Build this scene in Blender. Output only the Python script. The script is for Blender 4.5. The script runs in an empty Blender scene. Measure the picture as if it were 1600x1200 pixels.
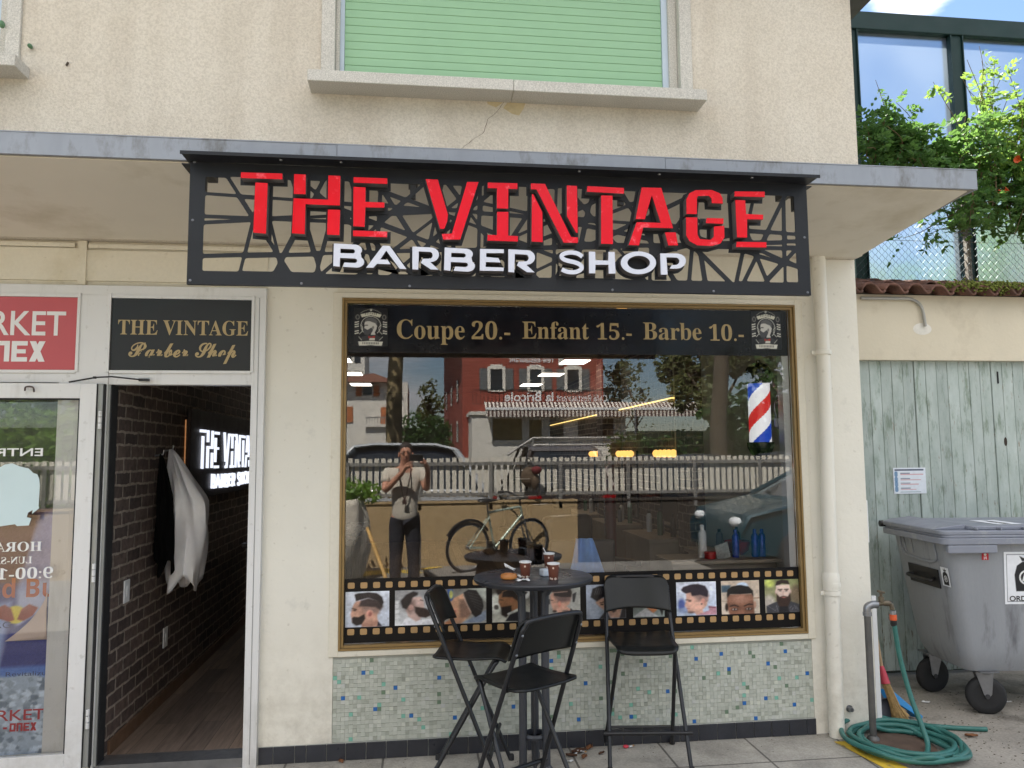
import bpy, math, random
import numpy as np
from mathutils import Vector, Matrix
random.seed(11)
RNG = np.random.default_rng(5)
S = bpy.context.scene
COL = S.collection
R = math.radians
# ------------------------------------------------------------------ camera
FPX, DIST, EYE = 1194.987, 4.2718, 1.6
def _rot(yaw, pitch, roll):
    cy, sy, cp, sp = math.cos(yaw), math.sin(yaw), math.cos(pitch), math.sin(pitch)
    fwd = Vector((sy*cp, cy*cp, sp)); right = Vector((cy, -sy, 0)); up = right.cross(fwd)
    c, s = math.cos(roll), math.sin(roll)
    return right*c + up*s, up*c - right*s, fwd
CR, CU, CF = _rot(0.121953087, 0.0919221249, -0.0080785909)
CPOS = Vector((0, -DIST, EYE))
cam = bpy.data.cameras.new('camera'); camo = bpy.data.objects.new('camera', cam); COL.objects.link(camo)
cam.sensor_width = 36; cam.lens = FPX/1600*36; cam.clip_start = 0.03; cam.clip_end = 2000
camo.matrix_world = Matrix(((CR.x, CU.x, -CF.x, CPOS.x), (CR.y, CU.y, -CF.y, CPOS.y), (CR.z, CU.z, -CF.z, CPOS.z), (0, 0, 0, 1)))
S.camera = camo
# ------------------------------------------------------------------ light
SUN_EL, SUN_AZ = R(57), R(-27)          # azimuth from +Y (behind the shop), negative = towards -X
EXPOSURE = 2.32
S.view_settings.view_transform = 'Standard'; S.view_settings.look = 'None'
S.view_settings.exposure = EXPOSURE; S.view_settings.gamma = 1
W = bpy.data.worlds.new('World'); S.world = W; W.use_nodes = True
def _world():
    nt = W.node_tree; n = nt.nodes; l = nt.links
    for q in list(n): n.remove(q)
    out = n.new('ShaderNodeOutputWorld'); bg = n.new('ShaderNodeBackground'); bg.inputs[1].default_value = 0.052
    sky = n.new('ShaderNodeTexSky'); sky.sky_type = 'NISHITA'; sky.sun_disc = False
    sky.sun_elevation = SUN_EL; sky.sun_rotation = SUN_AZ; sky.air_density = 1.0; sky.dust_density = 0.4; sky.ozone_density = 2.5
    tc = n.new('ShaderNodeTexCoord')
    mp = n.new('ShaderNodeMapping'); mp.inputs['Scale'].default_value = (1.5, 1.5, 4.0); mp.inputs['Location'].default_value = (3.1, 0.35, 0.2)
    nz = n.new('ShaderNodeTexNoise'); nz.inputs['Scale'].default_value = 1.7; nz.inputs['Detail'].default_value = 7; nz.inputs['Roughness'].default_value = .55
    l.new(tc.outputs['Generated'], mp.inputs[0]); l.new(mp.outputs[0], nz.inputs[0])
    # unseen cloud added high over the street (-Y) to light the facade, blue over the shop
    sep = n.new('ShaderNodeSeparateXYZ'); l.new(tc.outputs['Generated'], sep.inputs[0])
    def math_(op, a, b=None):
        m = n.new('ShaderNodeMath'); m.operation = op
        for i, x in enumerate((a, b)):
            if x is None: continue
            if isinstance(x, (int, float)): m.inputs[i].default_value = x
            else: l.new(x, m.inputs[i])
        return m.outputs[0]
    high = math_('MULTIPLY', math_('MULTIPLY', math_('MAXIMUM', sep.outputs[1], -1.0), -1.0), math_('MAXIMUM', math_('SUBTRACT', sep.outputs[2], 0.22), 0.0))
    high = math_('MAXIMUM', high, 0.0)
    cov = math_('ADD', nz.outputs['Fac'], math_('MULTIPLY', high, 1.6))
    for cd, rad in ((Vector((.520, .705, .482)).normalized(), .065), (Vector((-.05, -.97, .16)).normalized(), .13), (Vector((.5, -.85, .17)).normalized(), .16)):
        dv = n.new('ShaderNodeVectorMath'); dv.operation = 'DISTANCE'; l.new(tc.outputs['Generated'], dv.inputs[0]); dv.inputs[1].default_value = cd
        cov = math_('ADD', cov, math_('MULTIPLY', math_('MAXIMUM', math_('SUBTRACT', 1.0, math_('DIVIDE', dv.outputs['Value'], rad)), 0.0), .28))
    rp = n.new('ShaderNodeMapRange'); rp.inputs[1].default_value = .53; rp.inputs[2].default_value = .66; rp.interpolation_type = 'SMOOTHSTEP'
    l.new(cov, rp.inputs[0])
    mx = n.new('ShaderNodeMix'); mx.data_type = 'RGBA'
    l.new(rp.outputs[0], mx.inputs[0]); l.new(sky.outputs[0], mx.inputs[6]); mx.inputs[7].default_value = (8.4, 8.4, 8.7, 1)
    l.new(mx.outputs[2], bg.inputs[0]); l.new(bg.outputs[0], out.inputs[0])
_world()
sun = bpy.data.lights.new('sun', 'SUN'); sun.energy = 4.9; sun.angle = R(.5); sun.color = (1, .95, .87)
suno = bpy.data.objects.new('sun', sun); COL.objects.link(suno)
SDIR = Vector((math.sin(SUN_AZ)*math.cos(SUN_EL), math.cos(SUN_AZ)*math.cos(SUN_EL), math.sin(SUN_EL)))
suno.rotation_euler = SDIR.to_track_quat('Z', 'Y').to_euler(); suno.location = (-3, 6, 9)
S.render.engine = 'CYCLES'
S.cycles.max_bounces = 8; S.cycles.transparent_max_bounces = 24; S.cycles.caustics_reflective = False; S.cycles.caustics_refractive = False
S.cycles.use_denoising = True; S.cycles.sample_clamp_indirect = 6
# ------------------------------------------------------------------ helpers
def ray(x, y):
    return CR*((x-800)/FPX) + CU*((600-y)/FPX) + CF
def P(x, y, Y=0.):                       # point of the photograph measured on the upright plane at depth Y
    r = ray(x, y); return CPOS + r*((Y+DIST)/r.y)
def G(x, y, z=0.):                       # the same on a level plane
    r = ray(x, y); return CPOS + r*((z-EYE)/r.z)
def sl(v):
    v = np.asarray(v, float)/255.
    return np.where(v <= .04045, v/12.92, ((v+.055)/1.055)**2.4)
def lin(r, g, b): return tuple(float(q) for q in sl((r, g, b)))
MATS = {}
def M(name, col, rough=.6, metal=0., var=.12, vs=5., fine=0., fs=150., bump=0., bs=120., bd=.002, spec=.5, col2=None, c2s=2., c2lo=.5, c2hi=.7, coat=0., emit=0., stretch=None):
    if name in MATS: return MATS[name]
    m = bpy.data.materials.new(name); m.use_nodes = True; MATS[name] = m
    nt = m.node_tree; n = nt.nodes; l = nt.links; b = n['Principled BSDF']
    b.inputs['Roughness'].default_value = rough; b.inputs['Metallic'].default_value = metal
    b.inputs['Specular IOR Level'].default_value = spec; b.inputs['Coat Weight'].default_value = coat
    tc = n.new('ShaderNodeTexCoord'); src = tc.outputs['Object']
    if stretch:
        mp = n.new('ShaderNodeMapping'); mp.inputs['Scale'].default_value = stretch; l.new(src, mp.inputs[0]); src = mp.outputs[0]
    def noise(s, d=5, r=.55):
        z = n.new('ShaderNodeTexNoise'); z.inputs['Scale'].default_value = s; z.inputs['Detail'].default_value = d; z.inputs['Roughness'].default_value = r
        l.new(src, z.inputs[0]); return z.outputs['Fac']
    def mix(f, a, c, mode='MIX'):
        x = n.new('ShaderNodeMix'); x.data_type = 'RGBA'; x.blend_type = mode
        for i, q in ((0, f), (6, a), (7, c)):
            if isinstance(q, (int, float)): x.inputs[i].default_value = q
            elif isinstance(q, tuple): x.inputs[i].default_value = q if len(q) == 4 else q+(1,)
            else: l.new(q, x.inputs[i])
        return x.outputs[2]
    def rng(f, a, c, lo=0., hi=1.):
        x = n.new('ShaderNodeMapRange'); l.new(f, x.inputs[0])
        for i, q in enumerate((a, c, lo, hi)): x.inputs[i+1].default_value = q
        return x.outputs[0]
    cl = tuple(col)
    out = mix(rng(noise(vs), .3, .7), tuple(max(0, q*(1-var)) for q in cl), tuple(min(1, q*(1+var)) for q in cl))
    if col2: out = mix(rng(noise(c2s, 8, .65), c2lo, c2hi), out, tuple(col2))
    if fine: out = mix(1., out, mix(rng(noise(fs, 3), .3, .7), (1-fine,)*3, (1+fine,)*3), 'MULTIPLY')
    l.new(out, b.inputs['Base Color'])
    l.new(rng(noise(vs*2.3), .3, .7, max(.02, rough-.08), min(1, rough+.08)), b.inputs['Roughness'])
    if bump:
        bp = n.new('ShaderNodeBump'); bp.inputs['Strength'].default_value = bump; bp.inputs['Distance'].default_value = bd
        l.new(noise(bs, 4), bp.inputs['Height']); l.new(bp.outputs[0], b.inputs['Normal'])
    if emit:
        b.inputs['Emission Color'].default_value = cl+(1,); b.inputs['Emission Strength'].default_value = emit
    return m
def node_mat(name, fn):
    if name in MATS: return MATS[name]
    m = bpy.data.materials.new(name); m.use_nodes = True; MATS[name] = m
    fn(m.node_tree, m.node_tree.nodes, m.node_tree.links, m.node_tree.nodes['Principled BSDF']); return m
def VC(name, rough=.5, bump=0., bs=200., spec=.5, fine=0., fs=120.):
    def f(nt, n, l, b):
        a = n.new('ShaderNodeAttribute'); a.attribute_name = 'Col'; src = a.outputs['Color']
        if fine:
            tc = n.new('ShaderNodeTexCoord'); z = n.new('ShaderNodeTexNoise'); z.inputs['Scale'].default_value = fs; z.inputs['Detail'].default_value = 4
            l.new(tc.outputs['Object'], z.inputs[0])
            mr = n.new('ShaderNodeMapRange'); mr.inputs[1].default_value = .3; mr.inputs[2].default_value = .7; mr.inputs[3].default_value = 1-fine; mr.inputs[4].default_value = 1+fine
            l.new(z.outputs['Fac'], mr.inputs[0])
            x = n.new('ShaderNodeVectorMath'); x.operation = 'SCALE'; l.new(src, x.inputs[0]); l.new(mr.outputs[0], x.inputs['Scale']); src = x.outputs[0]
        l.new(src, b.inputs['Base Color']); b.inputs['Roughness'].default_value = rough; b.inputs['Specular IOR Level'].default_value = spec
        if bump:
            tc = n.new('ShaderNodeTexCoord'); z = n.new('ShaderNodeTexNoise'); z.inputs['Scale'].default_value = bs; l.new(tc.outputs['Object'], z.inputs[0])
            bp = n.new('ShaderNodeBump'); bp.inputs['Strength'].default_value = bump; bp.inputs['Distance'].default_value = .002; l.new(z.outputs['Fac'], bp.inputs['Height']); l.new(bp.outputs[0], b.inputs['Normal'])
    return node_mat(name, f)
def GLASS(name, gain=1.35, tint=(.95, .96, .95)):
    def f(nt, n, l, b):
        n.remove(b); o = n['Material Output']
        t = n.new('ShaderNodeBsdfTransparent'); t.inputs[0].default_value = tint+(1,)
        g = n.new('ShaderNodeBsdfGlossy'); g.inputs['Roughness'].default_value = 0.0; g.inputs[0].default_value = (1, 1, 1, 1)
        fr = n.new('ShaderNodeFresnel'); fr.inputs[0].default_value = 1.5
        mu = n.new('ShaderNodeMath'); mu.operation = 'MULTIPLY'; mu.inputs[1].default_value = gain; mu.use_clamp = True
        mx = n.new('ShaderNodeMixShader'); l.new(fr.outputs[0], mu.inputs[0]); l.new(mu.outputs[0], mx.inputs[0]); l.new(t.outputs[0], mx.inputs[1]); l.new(g.outputs[0], mx.inputs[2]); l.new(mx.outputs[0], o.inputs[0])
    return node_mat(name, f)
def EMIT(name, col, s):
    def f(nt, n, l, b):
        b.inputs['Base Color'].default_value = tuple(col)+(1,); b.inputs['Emission Color'].default_value = tuple(col)+(1,); b.inputs['Emission Strength'].default_value = s
    return node_mat(name, f)
def LEAF(name, col, col2, trans=.35):
    def f(nt, n, l, b):
        o = n['Material Output']; b.inputs['Roughness'].default_value = .5; b.inputs['Specular IOR Level'].default_value = .35
        tc = n.new('ShaderNodeTexCoord'); z = n.new('ShaderNodeTexNoise'); z.inputs['Scale'].default_value = 9; z.inputs['Detail'].default_value = 3
        l.new(tc.outputs['Object'], z.inputs[0])
        mr = n.new('ShaderNodeMapRange'); mr.inputs[1].default_value = .3; mr.inputs[2].default_value = .7; l.new(z.outputs['Fac'], mr.inputs[0])
        mx = n.new('ShaderNodeMix'); mx.data_type = 'RGBA'; mx.inputs[6].default_value = tuple(col)+(1,); mx.inputs[7].default_value = tuple(col2)+(1,); l.new(mr.outputs[0], mx.inputs[0])
        l.new(mx.outputs[2], b.inputs['Base Color'])
        t = n.new('ShaderNodeBsdfTranslucent'); hs = n.new('ShaderNodeHueSaturation'); hs.inputs['Value'].default_value = 2.2; hs.inputs['Hue'].default_value = .48; l.new(mx.outputs[2], hs.inputs['Color']); l.new(hs.outputs[0], t.inputs[0])
        ms = n.new('ShaderNodeMixShader'); ms.inputs[0].default_value = trans; l.new(b.outputs[0], ms.inputs[1]); l.new(t.outputs[0], ms.inputs[2]); l.new(ms.outputs[0], o.inputs[0])
    return node_mat(name, f)
BASE = {}
def setp(o, label=None, cat=None, group=None, kind=None):
    if label: o['label'] = label
    if cat: o['category'] = cat
    if group: o['group'] = group
    if kind: o['kind'] = kind
    return o
def thing(name, label, cat, loc=(0, 0, 0), group=None, local=False):
    o = bpy.data.objects.new(name, None); COL.objects.link(o); o.empty_display_size = .1
    o.location = loc; BASE[o.name] = Vector((0, 0, 0)) if local else Vector(loc)
    return setp(o, label, cat, group)
def link(name, me, parent=None, loc=None):
    o = bpy.data.objects.new(name, me); COL.objects.link(o)
    if parent is not None:
        o.parent = parent; BASE[o.name] = BASE[parent.name]
    else: BASE[o.name] = Vector(loc) if loc is not None else Vector((0, 0, 0))
    if loc is not None: o.location = loc
    return o
def tree_copy(o, parent=None):
    c = o.copy(); COL.objects.link(c); c.parent = parent; BASE[c.name] = BASE.get(o.name, Vector((0, 0, 0)))
    for ch in [q for q in bpy.data.objects if q.parent == o]: tree_copy(ch, c)
    return c
def newell(p):
    return sum(((p[i][0]*p[(i+1) % len(p)][1]-p[(i+1) % len(p)][0]*p[i][1]) for i in range(len(p))))/2
class MB:
    def __init__(s): s.v = []; s.f = []; s.m = []; s.c = None
    def add(s, vs, fs, m=0):
        b = len(s.v); s.v += [tuple(q) for q in vs]; s.f += [tuple(b+i for i in f) for f in fs]; s.m += [m]*len(fs); return s
    def box(s, x0, x1, y0, y1, z0, z1, m=0):
        return s.add([(x, y, z) for z in (z0, z1) for y in (y0, y1) for x in (x0, x1)], [(0, 2, 3, 1), (4, 5, 7, 6), (0, 1, 5, 4), (2, 6, 7, 3), (0, 4, 6, 2), (1, 3, 7, 5)], m)
    def obox(s, c, sz, rot=None, m=0):
        c = Vector(c); rot = rot or Matrix.Identity(3); h = [q/2 for q in sz]
        return s.add([c + rot @ Vector((x*h[0], y*h[1], z*h[2])) for z in (-1, 1) for y in (-1, 1) for x in (-1, 1)], [(0, 2, 3, 1), (4, 5, 7, 6), (0, 1, 5, 4), (2, 6, 7, 3), (0, 4, 6, 2), (1, 3, 7, 5)], m)
    def prism(s, poly, d0, d1, plane='xz', m=0):
        if newell(poly) < 0: poly = poly[::-1]
        def pt(p, d): return {'xz': (p[0], d, p[1]), 'xy': (p[0], p[1], d), 'yz': (d, p[0], p[1])}[plane]
        n = len(poly); vs = [pt(p, d0) for p in poly]+[pt(p, d1) for p in poly]
        if plane == 'xz': fs = [tuple(range(n)), tuple(range(2*n-1, n-1, -1))]+[(i, n+i, n+(i+1) % n, (i+1) % n) for i in range(n)]
        else: fs = [tuple(range(n-1, -1, -1)), tuple(range(n, 2*n))]+[(i, (i+1) % n, n+(i+1) % n, n+i) for i in range(n)]
        return s.add(vs, fs, m)
    def tube(s, pts, r, n=10, closed=False, caps=True, m=0):
        pts = [Vector(p) for p in pts]; k = len(pts); rs = r if isinstance(r, (list, tuple)) else [r]*k
        tn = []
        for i in range(k):
            a = pts[(i-1) % k] if (closed or i > 0) else pts[i]; b = pts[(i+1) % k] if (closed or i < k-1) else pts[i]
            t = (b-a); tn.append(t.normalized() if t.length > 1e-9 else Vector((0, 0, 1)))
        u = tn[0].orthogonal().normalized(); vs = []
        for i in range(k):
            u = (u - tn[i]*u.dot(tn[i])); u = u.normalized() if u.length > 1e-6 else tn[i].orthogonal().normalized(); w = tn[i].cross(u)
            vs += [pts[i] + (u*math.cos(2*math.pi*j/n) + w*math.sin(2*math.pi*j/n))*rs[i] for j in range(n)]
        fs = []
        for i in range(k if closed else k-1):
            a = i*n; b = ((i+1) % k)*n
            fs += [(a+j, a+(j+1) % n, b+(j+1) % n, b+j) for j in range(n)]
        if caps and not closed: fs += [tuple(range(n-1, -1, -1)), tuple((k-1)*n+j for j in range(n))]
        return s.add(vs, fs, m)
    def lathe(s, prof, c, n=24, m=0, ax='z', rot=None):
        c = Vector(c); vs = []; fs = []
        for (r, h) in prof:
            for j in range(n):
                a = 2*math.pi*j/n; x, y = r*math.cos(a), r*math.sin(a)
                p = {'z': Vector((x, y, h)), 'y': Vector((x, h, -y)), 'x': Vector((h, x, y))}[ax]
                vs.append(c + (rot @ p if rot else p))
        for i in range(len(prof)-1): fs += [(i*n+j, i*n+(j+1) % n, (i+1)*n+(j+1) % n, (i+1)*n+j) for j in range(n)]
        if prof[0][0] > 1e-6: fs.append(tuple(range(n-1, -1, -1)))
        if prof[-1][0] > 1e-6: fs.append(tuple((len(prof)-1)*n+j for j in range(n)))
        return s.add(vs, fs, m)
    def ell(s, c, r, n=14, k=9, m=0, rot=None):
        c = Vector(c); r = r if isinstance(r, (tuple, list)) else (r, r, r); vs = []; fs = []
        for i in range(k+1):
            t = math.pi*i/k
            for j in range(n):
                a = 2*math.pi*j/n; p = Vector((r[0]*math.sin(t)*math.cos(a), r[1]*math.sin(t)*math.sin(a), -r[2]*math.cos(t)))
                vs.append(c + (rot @ p if rot else p))
        for i in range(k): fs += [(i*n+j, i*n+(j+1) % n, (i+1)*n+(j+1) % n, (i+1)*n+j) for j in range(n)]
        return s.add(vs, fs, m)
    def grid(s, fn, nu, nv, cu=False, m=0, thick=None):
        vs = [fn(i/(nu if cu else nu-1), j/(nv-1)) for j in range(nv) for i in range(nu)]
        fs = [(j*nu+i, j*nu+(i+1) % nu, (j+1)*nu+(i+1) % nu, (j+1)*nu+i) for j in range(nv-1) for i in range(nu if cu else nu-1)]
        return s.add(vs, fs, m)
    def build(s, name, mats, parent=None, smooth=40, bevel=0., loc=None, solid=0., seg=2):
        me = bpy.data.meshes.new(name); mats = mats if isinstance(mats, (list, tuple)) else [mats]
        b = BASE[parent.name] if parent is not None else (Vector(loc) if loc is not None else Vector((0, 0, 0)))
        me.from_pydata([(x-b[0], y-b[1], z-b[2]) for x, y, z in s.v], [], s.f)
        for q in mats: me.materials.append(q)
        me.polygons.foreach_set('material_index', s.m)
        if s.c is not None:
            at = me.color_attributes.new('Col', 'FLOAT_COLOR', 'CORNER'); k = []
            for f, c in zip(s.f, s.c): k += [*c, 1.]*len(f)
            at.data.foreach_set('color', k)
        if smooth:
            me.polygons.foreach_set('use_smooth', [True]*len(s.f)); me.set_sharp_from_angle(angle=R(smooth))
        me.update(); o = link(name, me, parent, loc if parent is None else None)
        if solid: q = o.modifiers.new('solid', 'SOLIDIFY'); q.thickness = solid; q.offset = 0
        if bevel:
            q = o.modifiers.new('bevel', 'BEVEL'); q.width = bevel; q.segments = seg; q.limit_method = 'ANGLE'; q.angle_limit = R(40)
        return o
def outline(loops, ext, offset=0.):      # 2-D loops (holes welcome) -> solid mesh verts/faces in (u, v, depth)
    cu = bpy.data.curves.new('o', 'CURVE'); cu.dimensions = '2D'; cu.fill_mode = 'BOTH'; cu.extrude = ext/2; cu.offset = offset
    for lp in loops:
        if abs(newell(lp)) < 1e-9: continue
        sp = cu.splines.new('POLY'); sp.points.add(len(lp)-1); sp.use_cyclic_u = True
        for q, p in zip(sp.points, lp): q.co = (p[0], p[1], 0, 1)
    o = bpy.data.objects.new('o', cu); me = bpy.data.meshes.new_from_object(o)
    vs = [tuple(q.co) for q in me.vertices]; fs = [tuple(p.vertices) for p in me.polygons]
    bpy.data.objects.remove(o); bpy.data.curves.remove(cu); bpy.data.meshes.remove(me)
    return vs, fs
def add_outline(mb, loops, front, back, offset=0., m=0, frame=None):   # plate standing in the xz plane from y=front to y=back
    vs, fs = outline(loops, abs(back-front), offset); mid = (front+back)/2
    mb.add([(x, mid-z, y) if frame is None else frame(x, y, z) for x, y, z in vs], fs, m)
BOLD_SERIF, BOLD_SCRIPT, SANS, SANS_B = (0x1D400, 0x1D41A, 0x1D7CE), (0x1D4D0, 0x1D4EA, 0), (0x1D5A0, 0x1D5BA, 0x1D7E2), (0x1D5D4, 0x1D5EE, 0x1D7EC)
def styled(t, st):
    if not st: return t
    r = ''
    for c in t:
        if 'A' <= c <= 'Z': r += chr(st[0]+ord(c)-65)
        elif 'a' <= c <= 'z': r += chr(st[1]+ord(c)-97)
        elif c.isdigit() and st[2]: r += chr(st[2]+ord(c)-48)
        else: r += c
    return r
def text_mesh(t, st=None, bold=0.):
    cu = bpy.data.curves.new('t', 'FONT'); cu.body = styled(t, st); cu.size = 1; cu.offset = bold; cu.resolution_u = 5
    o = bpy.data.objects.new('t', cu); me = bpy.data.meshes.new_from_object(o)
    v = np.array([tuple(q.co)[:2] for q in me.vertices]); fs = [tuple(p.vertices) for p in me.polygons]
    bpy.data.objects.remove(o); bpy.data.curves.remove(cu); bpy.data.meshes.remove(me)
    return v, fs
def add_text(mb, t, x0, x1, z0, z1, y, st=None, mirror=False, bold=0., m=0, frame=None):
    v, fs = text_mesh(t, st, bold); lo, hi = v.min(0), v.max(0); q = (v-lo)/np.maximum(hi-lo, 1e-6)
    if mirror: q[:, 0] = 1-q[:, 0]; fs = [f[::-1] for f in fs]
    vs = [(x0+(x1-x0)*a, z0+(z1-z0)*b) for a, b in q]
    mb.add([(a, y, b) if frame is None else frame(a, b) for a, b in vs], fs, m)
# painted prints: a fine mesh with one colour per point
class Canvas:
    def __init__(s, x0, y0, x1, y1, nx, ny, bg):
        s.n = (nx, ny); X, Y = np.meshgrid(np.linspace(x0, x1, nx), np.linspace(y0, y1, ny)); s.X, s.Y = X, Y
        s.a = np.ones((ny, nx, 3))*np.asarray(bg, float); s.px = (x1-x0)/nx
    def blend(s, d, col, soft, al=1.):
        soft = max(soft, s.px*.7); k = np.clip(.5-d/soft, 0, 1)[..., None]*al; s.a = s.a*(1-k)+np.asarray(col, float)*k; return s
    def ell(s, cx, cy, rx, ry, col, soft=0, rot=0, al=1.):
        c, t = math.cos(R(rot)), math.sin(R(rot)); x = (s.X-cx)*c+(s.Y-cy)*t; y = -(s.X-cx)*t+(s.Y-cy)*c
        k = np.sqrt((x/rx)**2+(y/ry)**2); return s.blend((k-1)*min(rx, ry), col, soft, al)
    def seg(s, a, b):
        ax, ay, bx, by = *a, *b; dx, dy = bx-ax, by-ay; t = np.clip(((s.X-ax)*dx+(s.Y-ay)*dy)/(dx*dx+dy*dy+1e-9), 0, 1)
        return np.hypot(s.X-ax-t*dx, s.Y-ay-t*dy)
    def line(s, pts, w, col, soft=0, al=1.):
        d = np.min([s.seg(pts[i], pts[i+1]) for i in range(len(pts)-1)], 0); return s.blend(d-w/2, col, soft, al)
    def poly(s, pts, col, soft=0, al=1.):
        n = len(pts); d = np.min([s.seg(pts[i], pts[(i+1) % n]) for i in range(n)], 0); ins = np.zeros(s.X.shape, bool)
        for i in range(n):
            (x1, y1), (x2, y2) = pts[i], pts[(i+1) % n]
            if y1 != y2: ins ^= ((y1 > s.Y) != (y2 > s.Y)) & (s.X < (x2-x1)*(s.Y-y1)/(y2-y1)+x1)
        return s.blend(np.where(ins, -d, d), col, soft, al)
    def noise(s, amt, k=1):
        h, w = s.a.shape[:2]; z = RNG.normal(size=(h//k+2, w//k+2)); z = np.kron(z, np.ones((k, k)))[:h, :w]; s.a = np.clip(s.a+(z*amt)[..., None], 0, 255); return s
    def photo(s):                        # soft lens blur and uneven shading put into the printed picture
        for _ in range(1):
            q = np.pad(s.a, ((1, 1), (1, 1), (0, 0)), 'edge'); s.a = (q[1:-1, 1:-1]*4+q[:-2, 1:-1]+q[2:, 1:-1]+q[1:-1, :-2]+q[1:-1, 2:])/8
        h, w = s.a.shape[:2]; f = np.zeros((h, w))
        for k, am in ((14, .05), (7, .045), (3, .04)):
            z = RNG.normal(size=(h//k+3, w//k+3)); yy, xx = np.mgrid[0:h, 0:w]/k; i, j = yy.astype(int), xx.astype(int); u, v = yy-i, xx-j; u, v = u*u*(3-2*u), v*v*(3-2*v)
            f += am*((z[i, j]*(1-v)+z[i, j+1]*v)*(1-u)+(z[i+1, j]*(1-v)+z[i+1, j+1]*v)*u)
        s.a = np.clip(s.a*(1+f)[..., None], 0, 255); return s
    def grad(s, c0, c1, ang=90):
        g = (s.X-s.X.min())/(np.ptp(s.X))*math.cos(R(ang))+(s.Y-s.Y.min())/(np.ptp(s.Y))*math.sin(R(ang)); g = np.clip(g, 0, 1)[..., None]
        s.a = np.asarray(c0, float)*(1-g)+np.asarray(c1, float)*g; return s
def print_mesh(name, cv, corner, mat, parent, scale=.9):   # corner(u, v) -> world point, v down
    nx, ny = cv.n; mb = MB(); mb.grid(lambda u, v: corner(u, v), nx, ny); mb.f = [f[::-1] for f in mb.f]
    o = mb.build(name, mat, parent, smooth=0); me = o.data
    at = me.color_attributes.new('Col', 'FLOAT_COLOR', 'POINT'); c = np.ones((nx*ny, 4)); c[:, :3] = sl(np.clip(cv.a, 0, 255)).reshape(-1, 3)*scale
    at.data.foreach_set('color', c.ravel()); return o
def rect_corner(x0, x1, z0, z1, y): return lambda u, v: (x0+(x1-x0)*u, y, z1+(z0-z1)*v)
def bez(pts, k=12):                      # smooth curve through points
    pts = [Vector(p) for p in pts]; out = []
    for i in range(len(pts)-1):
        p0, p1, p2, p3 = pts[max(i-1, 0)], pts[i], pts[i+1], pts[min(i+2, len(pts)-1)]
        for j in range(k):
            t = j/k; out.append(.5*((2*p1)+(p2-p0)*t+(2*p0-5*p1+4*p2-p3)*t*t+(3*p1-p0-3*p2+p3)*t**3))
    return out+[pts[-1]]
def C(r, g, b, k=.88): return tuple(q*k for q in lin(r, g, b))
# ------------------------------------------------------------------ materials
def _stucco(nt, n, l, b):
    tc = n.new('ShaderNodeTexCoord'); b.inputs['Roughness'].default_value = .9; b.inputs['Specular IOR Level'].default_value = .2
    def noise(s, d=4, r=.6):
        z = n.new('ShaderNodeTexNoise'); z.inputs['Scale'].default_value = s; z.inputs['Detail'].default_value = d; z.inputs['Roughness'].default_value = r; l.new(tc.outputs['Object'], z.inputs[0]); return z.outputs['Fac']
    def ramp(f, a, c, c0, c1):
        q = n.new('ShaderNodeValToRGB'); q.color_ramp.elements[0].position = a; q.color_ramp.elements[1].position = c
        q.color_ramp.elements[0].color = c0+(1,); q.color_ramp.elements[1].color = c1+(1,); l.new(f, q.inputs[0]); return q.outputs[0]
    def mul(a, c):
        x = n.new('ShaderNodeMix'); x.data_type = 'RGBA'; x.blend_type = 'MULTIPLY'; x.inputs[0].default_value = 1; l.new(a, x.inputs[6]); l.new(c, x.inputs[7]); return x.outputs[2]
    col = ramp(noise(1.3, 6), .3, .7, C(216, 206, 190), C(230, 222, 208))
    col = mul(col, ramp(noise(95, 3, .7), .36, .6, (.85, .84, .83), (1.04, 1.04, 1.04)))
    mp = n.new('ShaderNodeMapping'); mp.inputs['Scale'].default_value = (3.0, 3., .35); l.new(tc.outputs['Object'], mp.inputs[0])
    z = n.new('ShaderNodeTexNoise'); z.inputs['Scale'].default_value = 2.2; z.inputs['Detail'].default_value = 6; l.new(mp.outputs[0], z.inputs[0])
    col = mul(col, ramp(z.outputs['Fac'], .35, .55, (.92, .91, .90), (1, 1, 1)))
    l.new(col, b.inputs['Base Color'])
    bp = n.new('ShaderNodeBump'); bp.inputs['Strength'].default_value = .9; bp.inputs['Distance'].default_value = .006; l.new(noise(95, 3, .7), bp.inputs['Height']); l.new(bp.outputs[0], b.inputs['Normal'])
M_STUCCO = node_mat('rough_stucco', _stucco)
M_CREAM = M('cream_paint', C(230, 224, 208), .65, var=.035, vs=1.5, fine=.03, fs=60, bump=.25, bs=14, bd=.004, col2=C(206, 196, 170), c2s=1.6, c2lo=.56, c2hi=.8)
M_WHITEWALL = M('white_paint', C(236, 232, 220), .7, var=.03, vs=2.5, bump=.45, bs=22, bd=.005, col2=C(200, 198, 188), c2s=3.2, c2lo=.6, c2hi=.78)
M_SOFFIT = M('soffit_paint', C(228, 221, 206), .7, var=.05, vs=1.2, bump=.12, bs=10, bd=.003, col2=C(200, 190, 168), c2s=1.1, c2lo=.54, c2hi=.72)
M_ZINC = M('weathered_zinc', C(148, 154, 164), .55, .0, var=.1, vs=6, col2=C(98, 96, 92), c2s=6, c2lo=.5, c2hi=.7, stretch=(1.6, 1, .7))
M_CONC = M('grey_concrete', C(150, 147, 140), .9, var=.15, vs=4, fine=.12, fs=90, bump=.5, bs=90)
M_GRANITE = M('pale_granite', C(203, 199, 190), .75, var=.05, vs=4, fine=.26, fs=170, bump=.2, bs=170, bd=.001)
M_ALU = M('white_aluminium', C(226, 226, 226), .38, var=.025, vs=2.0, col2=C(200, 199, 196), c2s=2.2, c2lo=.55, c2hi=.8, stretch=(4, 4, .6))
M_GREENSHUT = M('green_shutter_paint', C(152, 194, 155), .55, var=.03, vs=2)
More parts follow.
